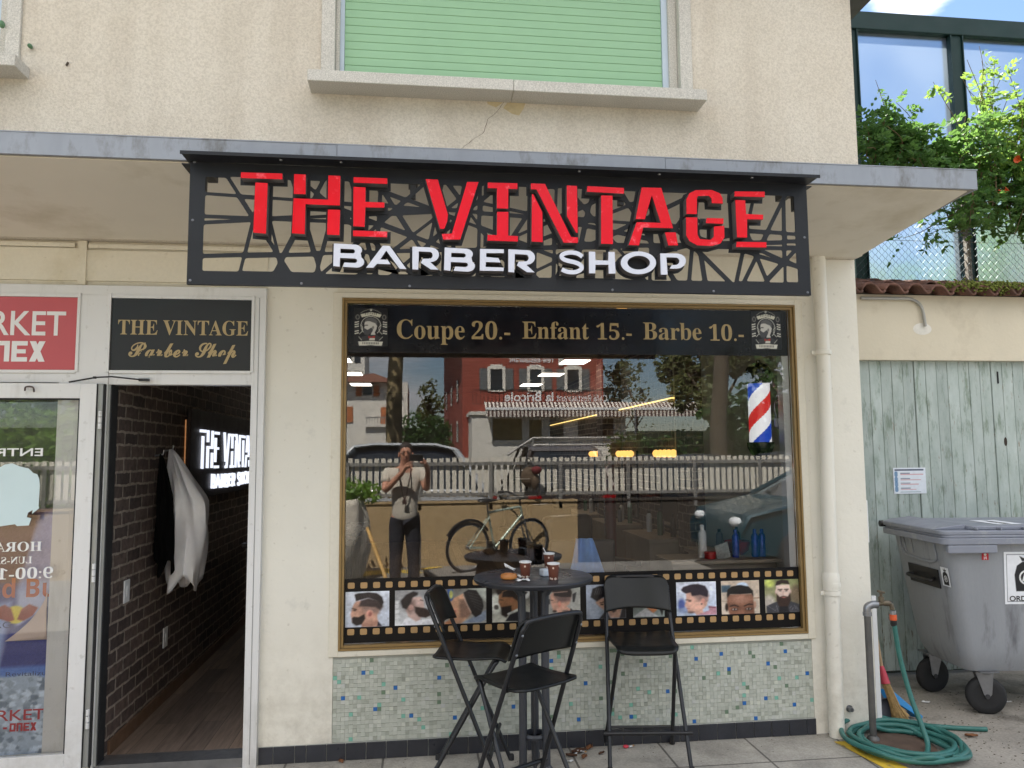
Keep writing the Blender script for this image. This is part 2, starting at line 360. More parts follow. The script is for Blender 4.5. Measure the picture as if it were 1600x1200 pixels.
M_BLUEWHITE = M('shutter_guide_paint', C(196, 210, 224), .5, var=.04)
M_GOLD = M('bronze_aluminium', C(150, 124, 80), .4, .3, var=.08, vs=9)
M_BLACKM = M('black_sheet_metal', C(33, 35, 40), .45, .0, spec=.3, var=.1, vs=4, fine=.05, fs=60, bump=.03, bs=40)
M_BLACK = M('black_plastic', C(26, 26, 28), .45, var=.1)
M_RUBBER = M('black_rubber', C(34, 34, 36), .75, var=.15)
M_DARKTILE = M('dark_base_tile', C(50, 52, 59), .35, var=.14, vs=7, fine=.1, fs=50)
M_GROUT = M('pale_grout', C(180, 182, 174), .9, var=.1)
M_STEEL = M('zinc_plated_steel', C(150, 152, 156), .38, .85, var=.12, vs=20)
M_GLASS = GLASS('shop_glass', 1.35, (.98, .98, .98))
M_GLASS2 = GLASS('door_glass', .85, (1, 1, 1))
M_WHITE = M('white_vinyl', C(236, 236, 236), .5, var=.02)
M_GOLDTXT = M('gold_vinyl', C(178, 155, 110), .45, .1, var=.04)
M_PRINT = VC('printed_vinyl', .3, spec=.4)
M_PAPER = VC('printed_paper', .7, fine=.04, fs=40)
M_REDTXT = M('red_vinyl', C(186, 36, 48), .5, var=.03)
def grime(m, top, amt, col):
    nt = m.node_tree; n = nt.nodes; l = nt.links; b = n['Principled BSDF']; src = b.inputs['Base Color'].links[0].from_socket
    tc = n.new('ShaderNodeTexCoord'); sp = n.new('ShaderNodeSeparateXYZ'); l.new(tc.outputs['Object'], sp.inputs[0])
    h = n.new('ShaderNodeMapRange'); h.inputs[1].default_value = top; h.inputs[2].default_value = .05; h.inputs[3].default_value = 0; h.inputs[4].default_value = amt; l.new(sp.outputs[2], h.inputs[0])
    z = n.new('ShaderNodeTexNoise'); z.inputs['Scale'].default_value = 9; z.inputs['Detail'].default_value = 8; z.inputs['Roughness'].default_value = .7; l.new(tc.outputs['Object'], z.inputs[0])
    r = n.new('ShaderNodeMapRange'); r.inputs[1].default_value = .42; r.inputs[2].default_value = .66; l.new(z.outputs['Fac'], r.inputs[0])
    mu = n.new('ShaderNodeMath'); mu.operation = 'MULTIPLY'; l.new(h.outputs[0], mu.inputs[0]); l.new(r.outputs[0], mu.inputs[1])
    z2 = n.new('ShaderNodeTexNoise'); z2.inputs['Scale'].default_value = 26; z2.inputs['Detail'].default_value = 6; l.new(tc.outputs['Object'], z2.inputs[0]); r2 = n.new('ShaderNodeMapRange'); r2.inputs[1].default_value = .64; r2.inputs[2].default_value = .72; r2.inputs[4].default_value = .35; l.new(z2.outputs['Fac'], r2.inputs[0])
    ad = n.new('ShaderNodeMath'); ad.operation = 'MAXIMUM'; l.new(mu.outputs[0], ad.inputs[0]); l.new(r2.outputs[0], ad.inputs[1])
    x = n.new('ShaderNodeMix'); x.data_type = 'RGBA'; l.new(ad.outputs[0], x.inputs[0]); l.new(src, x.inputs[6]); x.inputs[7].default_value = col+(1,); l.new(x.outputs[2], b.inputs['Base Color'])
grime(M_WHITEWALL, .75, .55, C(176, 168, 152)); grime(M_CREAM, .6, .4, C(190, 180, 158)); grime(M_ALU, .5, .4, C(168, 164, 158))
# ------------------------------------------------------------------ setting
def sheet(name, poly, z, m, kind='structure'):
    o = MB().add([(x, y, z) for x, y in poly], [tuple(range(len(poly)))]).build(name, m, smooth=0); return setp(o, kind=kind)
M_ASPHALT = M('asphalt', (.17, .162, .15), .85, var=.25, vs=1.2, fine=.3, fs=70, bump=.4, bs=160, col2=(.22, .21, .19), c2s=.8, c2lo=.5, c2hi=.75)
def _slab(nt, n, l, b):
    tc = n.new('ShaderNodeTexCoord'); b.inputs['Roughness'].default_value = .85
    br = n.new('ShaderNodeTexBrick'); br.offset = 0; br.inputs['Scale'].default_value = 1; br.inputs['Mortar Size'].default_value = .007; br.inputs['Mortar Smooth'].default_value = .3
    br.inputs['Brick Width'].default_value = .5; br.inputs['Row Height'].default_value = .5
    br.inputs['Color1'].default_value = C(188, 182, 171)+(1,); br.inputs['Color2'].default_value = C(174, 169, 159)+(1,); br.inputs['Mortar'].default_value = C(112, 107, 100)+(1,)
    mp = n.new('ShaderNodeMapping'); mp.inputs['Location'].default_value = (.18, .34, 0); l.new(tc.outputs['Object'], mp.inputs[0]); l.new(mp.outputs[0], br.inputs[0])
    def noise(s, d):
        z = n.new('ShaderNodeTexNoise'); z.inputs['Scale'].default_value = s; z.inputs['Detail'].default_value = d; z.inputs['Roughness'].default_value = .7; l.new(tc.outputs['Object'], z.inputs[0]); return z.outputs['Fac']
    def mul(a, f, lo, hi, c0, c1):
        q = n.new('ShaderNodeValToRGB'); q.color_ramp.elements[0].position = lo; q.color_ramp.elements[1].position = hi; q.color_ramp.elements[0].color = (c0,)*3+(1,); q.color_ramp.elements[1].color = (c1,)*3+(1,); l.new(f, q.inputs[0])
        x = n.new('ShaderNodeMix'); x.data_type = 'RGBA'; x.blend_type = 'MULTIPLY'; x.inputs[0].default_value = 1; l.new(a, x.inputs[6]); l.new(q.outputs[0], x.inputs[7]); return x.outputs[2]
    col = mul(br.outputs['Color'], noise(3, 8), .35, .62, .66, 1.08); col = mul(col, noise(90, 4), .35, .65, .8, 1.1)
    l.new(col, b.inputs['Base Color'])
    bp = n.new('ShaderNodeBump'); bp.inputs['Strength'].default_value = .4; bp.inputs['Distance'].default_value = .003; l.new(noise(110, 4), bp.inputs['Height']); l.new(bp.outputs[0], b.inputs['Normal'])
M_SLAB = node_mat('pavement_slabs', _slab)
M_YARD = M('stained_concrete', C(160, 153, 142), .9, var=.2, vs=1.4, fine=.18, fs=80, bump=.5, bs=100, col2=C(84, 78, 70), c2s=2.4, c2lo=.5, c2hi=.7)
M_YELLOW = M('worn_yellow_paint', C(222, 186, 60), .7, var=.12, vs=9, col2=C(140, 128, 100), c2s=16, c2lo=.54, c2hi=.66)
sheet('ground', [(-400, -400), (400, -400), (400, 400), (-400, 400)], 0, M_ASPHALT)
YX = 2.36
sheet('pavement', [(-9, -3.3), (YX, -3.3), (YX, -.0), (-9, -.0)], .004, M_SLAB)
sheet('yard_ground', [(YX, -3.3), (9, -3.3), (9, 3.2), (2.66, 3.2), (2.66, 0), (YX, 0)], .004, M_YARD)
a, b_, c_, d_ = G(1303, 1161), G(1331, 1160), G(1395, 1212), G(1352, 1214)
sheet('yellow_line', [(a.x, a.y), (b_.x, b_.y), (c_.x+.18, c_.y-.22), (d_.x+.2, d_.y-.28)][::-1], .008, M_YELLOW)
# ------------------------------------------------------------------ the building with the shops
BX0, BX1, BACK = -8.0, 2.625, 10.2
UY = -.09
bld = thing('apartment_building', 'cream rendered building with a grey concrete canopy over its two shopfronts', 'building', (-1, 0, 0))
WX0, WX1, WZ0, WZ1 = -.545, 1.60, 3.67, 4.88
LX1 = -2.11
m = MB()
m.box(BX0, -4.4, UY, .2, 2.90, 5.2); m.box(-4.4, LX1, UY, .2, 2.90, 3.68); m.box(-4.4, LX1, UY, .2, 4.88, 5.2)
m.box(LX1, WX0, UY, .2, 2.90, 5.2); m.box(WX0, WX1, UY, .2, 2.90, WZ0); m.box(WX0, WX1, UY, .2, WZ1, 5.2); m.box(WX1, BX1, UY, .2, 2.90, 5.2)
m.box(BX0, BX1-.001, UY+.003, .2, 2.762, 2.90)
m.build('upper_wall', M_STUCCO, bld, smooth=0)
m = MB(); m.box(BX1-.2, BX1, .2, BACK, 0, 5.2); m.box(BX0, BX0+.2, .2, BACK, 0, 5.2); m.box(BX0, BX1, BACK, BACK+.2, 0, 5.2); m.build('side_wall', M_CREAM, bld, smooth=0)
# roof with overhanging eaves
M_ROOF = M('brown_roof_tile', C(112, 70, 52), .8, var=.2, vs=8)
M_EAVE = M('dark_eave_board', C(70, 66, 64), .6)
e0, e1, f0, f1, ez = BX0-.7, BX1+.9, UY-.6, BACK+.7, 5.14
mx = (e0+e1)/2; my = (f0+f1)/2
m = MB(); m.box(e0, e1, f0, f1, ez, ez+.14, 1)
m.add([(e0, f0, ez+.145), (e1, f0, ez+.145), (e1, f1, ez+.145), (e0, f1, ez+.145), (mx-1, my, ez+2.6), (mx+1, my, ez+2.6)], [(0, 1, 5, 4), (1, 2, 5), (2, 3, 4, 5), (3, 0, 4)], 0)
m.build('roof', [M_ROOF, M_EAVE], bld, smooth=0)
# canopy slab rising a little outwards
CYF = -1.03
m = MB(); m.prism([(UY-.001, 2.775), (CYF+.002, 2.838), (CYF+.002, 2.915), (UY-.001, 2.955)], BX0, BX1-.004, 'yz'); m.build('canopy', M_CONC, bld, smooth=0)
m = MB(); m.prism([(UY+.002, 2.752), (CYF+.02, 2.832), (CYF+.02, 2.837), (UY+.002, 2.774)], BX0, BX1-.03, 'yz'); m.build('soffit', M_SOFFIT, bld, smooth=0)
m = MB()
xs = [-8, -4.8, -2.6, -.35, 1.1, BX1]
for i in range(5): m.box(xs[i]+.001, xs[i+1]-.001, CYF-.012-.001*(i % 2), CYF, 2.834, 2.925)
m.box(BX1-.004, BX1+.006, CYF-.006, UY, 2.835, 2.925)
m.box(BX0, BX1+.006, CYF-.014, CYF+.1, 2.9255, 2.930)
m.build('fascia', M_ZINC, bld, smooth=0)
# lower walls
m = MB()
m.box(-.826, -.449, 0, .2, .093, 2.76); m.build('wall_pier', M_WHITEWALL, bld, smooth=0)
m = MB(); m.box(2.246, BX1, 0, .2, .0, 2.76); m.build('corner_pier', M_WHITEWALL, bld, smooth=0)
m = MB(); m.box(-.449, 2.246, .0, .2, 2.505, 2.77); m.box(-8, -.826, .012, .2, 2.52, 2.77)
m.box(-8, -1.81, -.002, .012, 2.545, 2.72); m.box(-1.768, -.826, -.004, .012, 2.545, 2.712); m.box(-1.81, -1.768, -.014, .012, 2.52, 2.76); m.box(-8, -1.83, -.01, .011, 2.726, 2.748); m.box(-1.76, -.3, -.012, -.003, 2.722, 2.745)
m.build('upper_band', M_CREAM, bld, smooth=0)
m = MB(); m.box(-.449, 2.246, .008, .2, .0, .53); m.build('panel_backing', M_GROUT, bld, smooth=0)
# mosaic of small glass tiles, one colour each
m = MB(); m.c = []
tp = .0212; nx_ = int((2.246+.449)/tp); nz_ = int((.53-.094)/tp)
blue = {}
for px, py in ((567, 1054), (617, 1075), (685, 1060), (733, 1036), (534, 1095), (583, 1110), (643, 1117), (749, 1145), (708, 1125), (802, 1104), (863, 1036), (914, 1066), (1010, 1040), (968, 1016), (1042, 1082), (1088, 1032), (987, 1122), (1082, 1127), (1138, 1046), (1125, 1025), (1196, 1089), (1200, 1040), (1227, 1020), (1263, 1054), (1163, 1102), (1180, 1130), (905, 1128), (1240, 1100), (956, 1092)):
    p = P(px, py); blue[(int((p.x+.449)/tp), int((p.z-.094)/tp))] = 1
for i in range(nx_):
    for j in range(nz_):
        x = -.447+i*tp; z = .0955+j*tp; g = .0004
        h = random.random(); b0 = random.gauss(0, 9)
        b0 *= .55; col = (188+b0, 192+b0, 182+b0)
        if h < .12: col = (170+b0, 174+b0, 163+b0)
        elif h < .24: col = (200+b0*.5, 203+b0*.5, 194)
        elif h < .255: col = (112, 134, 112)
        elif h < .268: col = (128, 186, 168)
        if (i, j) in blue: col = (44, 106, 178)
        a_, b2 = random.uniform(-1, 1)*.0004, random.uniform(-1, 1)*.0004; y = .0035
        jx, jz = random.uniform(-.0006, .0006), random.uniform(-.0006, .0006)
        m.add([(x+g+jx, y+a_, z+g+jz), (x+tp-g+jx, y+b2, z+g+jz), (x+tp-g+jx, y-a_, z+tp-g+jz), (x+g+jx, y-b2, z+tp-g+jz), (x+g, .0085, z+g), (x+tp-g, .0085, z+g), (x+tp-g, .0085, z+tp-g), (x+g, .0085, z+tp-g)], [(0, 1, 2, 3), (0, 4, 5, 1), (1, 5, 6, 2), (2, 6, 7, 3), (3, 7, 4, 0)])
        m.c += [C(*col)]*5
m.build('mosaic_panel', VC('mosaic_glass', .38, spec=.4, fine=.06, fs=90), bld, smooth=0)
# dark base tiles with joints
m = MB(); x = -.822; k = 0
ws = [.075, .11, .058, .105, .098]
m.box(-.826, 2.25, -.004, .006, .0, .0925, 1)
while x < 2.24:
    w = ws[k] if k < 5 else .1075+random.uniform(-.004, .004); w = min(w, 2.249-x)
    if w > .02: m.box(x+.0015, x+w-.0015, -.0095-random.random()*.0012, -.002, .006, .091)
    x += w; k += 1
m.build('base_tiles', [M_DARKTILE, M_GROUT], bld, smooth=0, bevel=.001, seg=1)
# shop window: cream surround, bronze frame, one pane
w = MB()
w.box(-.472, -.421, -.012, .1, .535, 2.504); w.box(2.222, 2.27, -.012, .1, .535, 2.504); w.box(-.421, 2.222, -.012, .1, 2.474, 2.504); w.box(-.421, 2.222, -.014, .12, .535, .564)
sw = w.build('shop_window', M_CREAM, bld, smooth=0, bevel=.002, seg=1)
w = MB()
for k, (a0, a1, y0, y1) in enumerate(((0, .011, -.018, .06), (.011, .026, -.006, .06))):
    o = a0; i = a1
    w.box(-.421+o, -.421+i, y0, y1, .566+o, 2.472-o); w.box(2.222-i, 2.222-o, y0, y1, .566+o, 2.472-o)
    w.box(-.421+i, 2.222-i, y0, y1, 2.472-i, 2.472-o); w.box(-.421+i, 2.222-i, y0, y1, .566+o, .566+i)
w.build('window_frame', M_GOLD, sw, smooth=0, bevel=.0015, seg=1)
PX0, PX1, PZ0, PZ1, PY = -.395, 2.196, .592, 2.446, .022
MB().box(PX0+.001, PX1-.001, PY, PY+.008, PZ0+.001, PZ1-.001).build('pane', M_GLASS, sw, smooth=0)
MB().box(PX1-.045, PX1-.004, PY+.014, PY+.08, PZ0, PZ1).build('inner_jamb', M_ALU, sw, smooth=0)
# upper windows: granite surround, sill, green roller shutter
def upper_window(x0, x1, sx0, sx1, guide):
    j = .075
    w = MB(); w.box(x0, x0+j, UY-.018, .1, WZ0, WZ1); w.box(x1-j, x1, UY-.018, .1, WZ0, WZ1); w.box(x0+j, x1-j, UY-.018, .1, WZ1-.09, WZ1)
    w.box(x0+j, x0+j+.022, UY+.02, .1, WZ0, WZ1-.09); w.box(x1-j-.05, x1-j, UY+.03, .1, WZ0, WZ1-.09)
    wd = w.build('window', M_GRANITE, bld, smooth=0, bevel=.003, seg=1)
    mid = (sx0+sx1)/2
    w = MB(); w.box(sx0, mid-.001, UY-.15, .02, 3.606, 3.670); w.box(mid+.001, sx1, UY-.148, .02, 3.6065, 3.6705)
    w.build('sill', M_GRANITE, wd, smooth=0, bevel=.003, seg=1)
    w = MB(); w.box(x0+j+.022, x0+j+.045, UY+.05, .1, WZ0, WZ1-.09); w.build('shutter_guide', M_BLUEWHITE, wd, smooth=0); w = MB(); w.box(x1-j-.085, x1-j-.05, UY+.05, .1, WZ0, WZ1-.09); w.build('shutter_guide', M_BLUEWHITE, wd, smooth=0)
    w = MB(); z = WZ0+.001; k = 0
    a0, a1 = x0+j+.046, x1-j-.086
    while z < WZ1-.1:
        w.prism([(UY+.066, z), (UY+.066, z+.0462), (UY+.063, z+.0458), (UY+.0615, z+.043), (UY+.0605, z+.024), (UY+.0615, z+.003), (UY+.063, z+.0004)], a0, a1, 'yz'); z += .0475
    w.box(a0, a1, UY+.066, UY+.07, WZ0, WZ1-.1, 1)
    w.build('shutter', [M_GREENSHUT, M('shutter_gap', C(96, 132, 100), .6)], wd, smooth=25)
upper_window(WX0, WX1, -.598, 1.632, 1)
upper_window(-4.3, LX1, -4.34, -2.062, 1)
# shutter hooks, a crack and a pale patch in the render
w = MB(); p = P(47, 72, UY-.02); w.ell(p, (.012, .02, .012), 10, 6); w.tube([p, p+Vector((0, .03, .0))], .004, 6); w.build('shutter_hook', M('green_hook', C(92, 130, 96), .5), bld); w = MB(); p = P(3, 38, UY-.03); w.ell(p, (.014, .02, .02), 10, 6)
w.build('shutter_hook', M('green_hook', C(92, 130, 96), .5), bld)
w = MB(); p = P(105, 100, UY-.006); w.obox(p, (.006, .012, .022), Matrix.Rotation(.4, 3, 'Y')); w.build('wall_stain', M('rust_mark', C(90, 78, 68), .9), bld)
w = MB(); q = [(789, 155), (781, 168), (764, 186), (758, 205), (743, 216), (726, 228), (713, 236)]
q2 = []
for i in range(len(q)-1):
    for t in (0, .33, .66): q2.append((q[i][0]*(1-t)+q[i+1][0]*t+random.uniform(-2, 2), q[i][1]*(1-t)+q[i+1][1]*t))
for i in range(len(q2)-1):
    a, b_ = P(*q2[i], UY), P(*q2[i+1], UY); wd = .0011+.0008*random.random()
    w.add([(a.x-wd, UY-.0015, a.z), (a.x+wd, UY-.0015, a.z), (b_.x+wd, UY-.0015, b_.z), (b_.x-wd, UY-.0015, b_.z)], [(0, 1, 2, 3)])
w.build('crack', M('crack_dark', C(112, 98, 82), .95), bld, smooth=0)
w = MB()
for pl in (((759, 153), (792, 153), (785, 161), (775, 168), (762, 163)), ((796, 156), (823, 156), (818, 170), (811, 181), (800, 178), (786, 169))):
    w.add([(P(*s, UY).x, UY-.001, P(*s, UY).z) for s in pl][::-1], [tuple(range(len(pl)))])
w.build('render_patch', M('plaster_patch', C(206, 188, 150), .95, var=.1, vs=40), bld, smooth=0)
# shopfront of white aluminium on the left
FX1 = -.826
w = MB()
w.box(-3.2, FX1, -.03, .05, 2.462, 2.515)                 # head
w.box(-3.2, -1.786, -.026, .05, 1.995, 2.058); w.box(-1.625, -.895, -.026, .05, 1.985, 2.058)
w.box(-1.786, -1.625, -.034, .06, .0, 2.462); w.box(-.895, FX1, -.034, .06, .0, 2.462)
w.box(-1.79, -1.775, -.042, -.034, 2.05, 2.47); w.box(-1.64, -1.622, -.042, -.034, 2.05, 2.47); w.box(-.9, -.885, -.042, -.034, 2.05, 2.47)
w.box(-1.622, -.9, -.038, -.026, 2.447, 2.466); w.box(-1.622, -.9, -.038, -.026, 2.044, 2.06); w.box(-3.2, -1.79, -.038, -.026, 2.447, 2.466); w.box(-3.2, -1.79, -.038, -.026, 2.044, 2.06)
w.box(-.862, -.858, -.036, -.034, .02, 2.46, 1)
w.box(-3.2, -1.87, -.03, .05, 0, .07); w.box(-1.87, -1.786, -.03, .05, .0, 1.995)
sf = w.build('shopfront_frame', [M_ALU, M('alu_joint', C(150, 150, 150), .5)], bld, smooth=0, bevel=.002, seg=1)
MB().box(-1.625, -.895, -.02, .12, .004, .05).build('threshold', M_STEEL, sf, smooth=0)
MB().box(-1.6395, -1.634, -.045, .08, .05, 1.985).build('gasket', M_RUBBER, sf, smooth=0); MB().box(-1.6335, -1.612, -.03, .064, .05, 1.985).build('jamb', M('grey_jamb', C(150, 152, 150), .45), sf, smooth=0); MB().box(-1.6115, -1.607, -.02, .064, .05, 1.985).build('seal', M_RUBBER, sf, smooth=0)
MB().box(-3.2, -1.87, .0, .008, .07, 1.995).build('pane', M_GLASS2, sf, smooth=0)
MB().box(-.8955, -.8895, -.02, .03, .05, 1.985).build('door_stop', M_RUBBER, sf, smooth=0)
# interior shell
def _brick(nt, n, l, b):
    tc = n.new('ShaderNodeTexCoord'); b.inputs['Roughness'].default_value = .75
    mp = n.new('ShaderNodeMapping'); l.new(tc.outputs['Object'], mp.inputs[0]); mp.inputs['Rotation'].default_value = (0, R(90), R(90))
    sp = n.new('ShaderNodeSeparateXYZ'); l.new(tc.outputs['Object'], sp.inputs[0]); ad = n.new('ShaderNodeMath'); l.new(sp.outputs[0], ad.inputs[0]); l.new(sp.outputs[1], ad.inputs[1])
    cb = n.new('ShaderNodeCombineXYZ'); l.new(ad.outputs[0], cb.inputs[0]); l.new(sp.outputs[2], cb.inputs[1])
    wz = n.new('ShaderNodeTexNoise'); wz.inputs['Scale'].default_value = 14; wz.inputs['Detail'].default_value = 2; l.new(tc.outputs['Object'], wz.inputs[0])
    va = n.new('ShaderNodeVectorMath'); va.operation = 'MULTIPLY_ADD'; va.inputs[1].default_value = (.022, .022, 0); l.new(wz.outputs['Color'], va.inputs[0]); l.new(cb.outputs[0], va.inputs[2])
    br = n.new('ShaderNodeTexBrick'); br.inputs['Scale'].default_value = 1; br.inputs['Brick Width'].default_value = .2; br.inputs['Row Height'].default_value = .073; br.inputs['Mortar Size'].default_value = .0075; br.inputs['Mortar Smooth'].default_value = .25; br.inputs['Bias'].default_value = -.1
    br.inputs['Color1'].default_value = C(112, 94, 86)+(1,); br.inputs['Color2'].default_value = C(74, 63, 60)+(1,); br.inputs['Mortar'].default_value = C(166, 152, 138)+(1,)
    l.new(va.outputs[0], br.inputs[0])
    z = n.new('ShaderNodeTexNoise'); z.inputs['Scale'].default_value = 30; z.inputs['Detail'].default_value = 5; l.new(tc.outputs['Object'], z.inputs[0])
    q = n.new('ShaderNodeValToRGB'); q.color_ramp.elements[0].color = (.55, .55, .55, 1); q.color_ramp.elements[1].color = (1.15, 1.15, 1.15, 1); q.color_ramp.elements[0].position = .3; q.color_ramp.elements[1].position = .7; l.new(z.outputs['Fac'], q.inputs[0])
    x = n.new('ShaderNodeMix'); x.data_type = 'RGBA'; x.blend_type = 'MULTIPLY'; x.inputs[0].default_value = 1; l.new(br.outputs['Color'], x.inputs[6]); l.new(q.outputs[0], x.inputs[7]); l.new(x.outputs[2], b.inputs['Base Color'])
    bp = n.new('ShaderNodeBump'); bp.inputs['Strength'].default_value = .6; bp.inputs['Distance'].default_value = .006; bp.invert = True; l.new(br.outputs['Fac'], bp.inputs['Height']); l.new(bp.outputs[0], b.inputs['Normal'])
M_BRICK = node_mat('brick_wallpaper', _brick)
def _planks(nt, n, l, b):
    tc = n.new('ShaderNodeTexCoord'); b.inputs['Roughness'].default_value = .4
    mp = n.new('ShaderNodeMapping'); mp.inputs['Rotation'].default_value = (0, 0, R(90)); l.new(tc.outputs['Object'], mp.inputs[0])
    br = n.new('ShaderNodeTexBrick'); br.inputs['Scale'].default_value = 1; br.inputs['Brick Width'].default_value = 1.15; br.inputs['Row Height'].default_value = .13; br.inputs['Mortar Size'].default_value = .0015
    br.inputs['Color1'].default_value = C(172, 150, 132)+(1,); br.inputs['Color2'].default_value = C(112, 100, 92)+(1,); br.inputs['Mortar'].default_value = C(40, 30, 26)+(1,); l.new(mp.outputs[0], br.inputs[0])
    m2 = n.new('ShaderNodeMapping'); m2.inputs['Scale'].default_value = (26, 1.6, 1); l.new(tc.outputs['Object'], m2.inputs[0])
    z = n.new('ShaderNodeTexNoise'); z.inputs['Scale'].default_value = 2; z.inputs['Detail'].default_value = 8; z.inputs['Roughness'].default_value = .7; l.new(m2.outputs[0], z.inputs[0])
    q = n.new('ShaderNodeValToRGB'); q.color_ramp.elements[0].color = (.45, .43, .42, 1); q.color_ramp.elements[1].color = (1.25, 1.22, 1.2, 1); q.color_ramp.elements[0].position = .3; q.color_ramp.elements[1].position = .7; l.new(z.outputs['Fac'], q.inputs[0])
    x = n.new('ShaderNodeMix'); x.data_type = 'RGBA'; x.blend_type = 'MULTIPLY'; x.inputs[0].default_value = 1; l.new(br.outputs['Color'], x.inputs[6]); l.new(q.outputs[0], x.inputs[7]); l.new(x.outputs[2], b.inputs['Base Color'])
M_PLANK = node_mat('laminate_planks', _planks)
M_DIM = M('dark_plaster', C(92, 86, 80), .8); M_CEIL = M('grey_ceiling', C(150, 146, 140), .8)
IX0, IX1, IX2 = -1.615, 2.55, 2.42
m = MB(); m.box(IX0-.12, IX0, .065, BACK, 0, 2.74); m.box(IX1, IX1+.05, .205, 2.8, 0, 2.74); m.box(IX2, IX2+.18, 2.8, BACK, 0, 2.74); m.build('brick_wall', M_BRICK, bld, smooth=0)
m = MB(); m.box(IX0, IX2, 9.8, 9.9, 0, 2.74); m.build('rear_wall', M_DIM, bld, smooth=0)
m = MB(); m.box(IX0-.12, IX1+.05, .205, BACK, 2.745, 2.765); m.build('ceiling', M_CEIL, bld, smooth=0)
m = MB(); m.box(IX0, IX1, .12, BACK, .01, .05); m.build('wood_floor', M_PLANK, bld, smooth=0)
m = MB(); m.box(IX0, IX0+.014, .125, 9.8, .05, .12); m.build('skirting', M('wood_skirting', C(110, 84, 64), .5), bld, smooth=0)
# small bolt low on the corner pier, white trim board and box on its side
p = P(1327, 1107, 0); w = MB(); w.lathe([(.0, -.03), (.012, -.03), (.014, -.02), (.014, -.004)], p, 8, ax='y'); w.lathe([(.02, -.004), (.02, .0)], p, 12, ax='y'); w.build('wall_bolt', M_STEEL, bld)
MB().box(BX1+.002, BX1+.03, -.0, .014, .03, .76).build('trim_board', M_WHITE, bld, smooth=0)
MB().box(BX1+.002, BX1+.045, .06, .12, 1.06, 1.31).build('meter_box', M_WHITE, bld, smooth=0, bevel=.004)
# threshold line of dirt where wall meets pavement is left to the materials
# ------------------------------------------------------------------ laser-cut fascia sign
M_RED = M('red_acrylic', C(216, 4, 28, 1.0), .22, var=.06, vs=8, spec=.3, bump=.04, bs=25, col2=(.86, .10, .13), c2s=16, c2lo=.6, c2hi=.68)  # lighter red patches stand in for glare reflected on the letters
M_LWHITE = M('white_acrylic', C(214, 217, 230), .25, var=.02)
M_RETURN = M('grey_letter_side', C(118, 112, 112), .4, .3, var=.06)
SY = -1.115; LYF = -1.168
sx0, sx1 = P(291.4, 444.2, SY).x, P(1267.5, 462, SY).x
sz0, sz1 = P(291.4, 444.2, SY).z+.001, P(305, 253, SY).z
sign = thing('shop_sign', 'long black laser-cut metal sign with raised red and white letters under the canopy', 'sign', ((sx0+sx1)/2, SY, sz0))
def clip(poly, nx, nz, d):               # keep nx*x+nz*z <= d
    out = []
    for i in range(len(poly)):
        a, b = poly[i], poly[(i+1) % len(poly)]; da, db = nx*a[0]+nz*a[1]-d, nx*b[0]+nz*b[1]-d
        if da <= 0: out.append(a)
        if da*db < 0: t = da/(da-db); out.append((a[0]+(b[0]-a[0])*t, a[1]+(b[1]-a[1])*t))
    return out
rnd = random.Random(23)
ix0, ix1, iz0, iz1 = sx0+.05, sx1-.05, sz0+.047, sz1-.05
cells = [[(ix0, iz0), (ix1, iz0), (ix1, iz1), (ix0, iz1)]]
for k in range(1, 11):
    xk = ix0+(ix1-ix0)*k/11+rnd.uniform(-.05, .05); a = math.pi/2+rnd.uniform(-.28, .28); nx, nz = -math.sin(a), math.cos(a); d = nx*xk+nz*(iz0+iz1)/2; new = []
    for c in cells:
        for s in (1, -1):
            q = clip(c, nx*s, nz*s, d*s)
            if len(q) > 2 and abs(newell(q)) > 1e-5: new.append(q)
    cells = new
for zz, a in ((.32, .05), (.68, -.04)):
    nx, nz = -math.sin(a), math.cos(a); d = nx*(ix0+ix1)/2+nz*(iz0+(iz1-iz0)*zz); new = []
    for c in cells:
        for s in (1, -1):
            q = clip(c, nx*s, nz*s, d*s)
            if len(q) > 2 and abs(newell(q)) > 1e-5: new.append(q)
    cells = new
lines = []
hubs = [(ix0+.17+k*.215+rnd.uniform(-.06, .06), iz0+rnd.uniform(.08, .34)) for k in range(12)]
for hx, hz in hubs:
    a0 = rnd.uniform(0, math.pi)
    for q in range(3):
        a = a0+q*math.pi/3+rnd.uniform(-.3, .3); lines.append((hx, hz, a, rnd.uniform(.25, .6)))
for cut in lines:
    hx, hz, a, reach = cut; nx, nz = -math.sin(a), math.cos(a); d = nx*hx+nz*hz; new = []
    for c in cells:
        cx, cz = sum(p[0] for p in c)/len(c), sum(p[1] for p in c)/len(c)
        if abs(cx-hx) > reach: new.append(c); continue
        for s in (1, -1):
            q = clip(c, nx*s, nz*s, d*s)
            if len(q) > 2 and abs(newell(q)) > 1e-5: new.append(q)
    cells = new
loops = [[(sx0, sz0), (sx1, sz0), (sx1, sz1), (sx0, sz1)]]
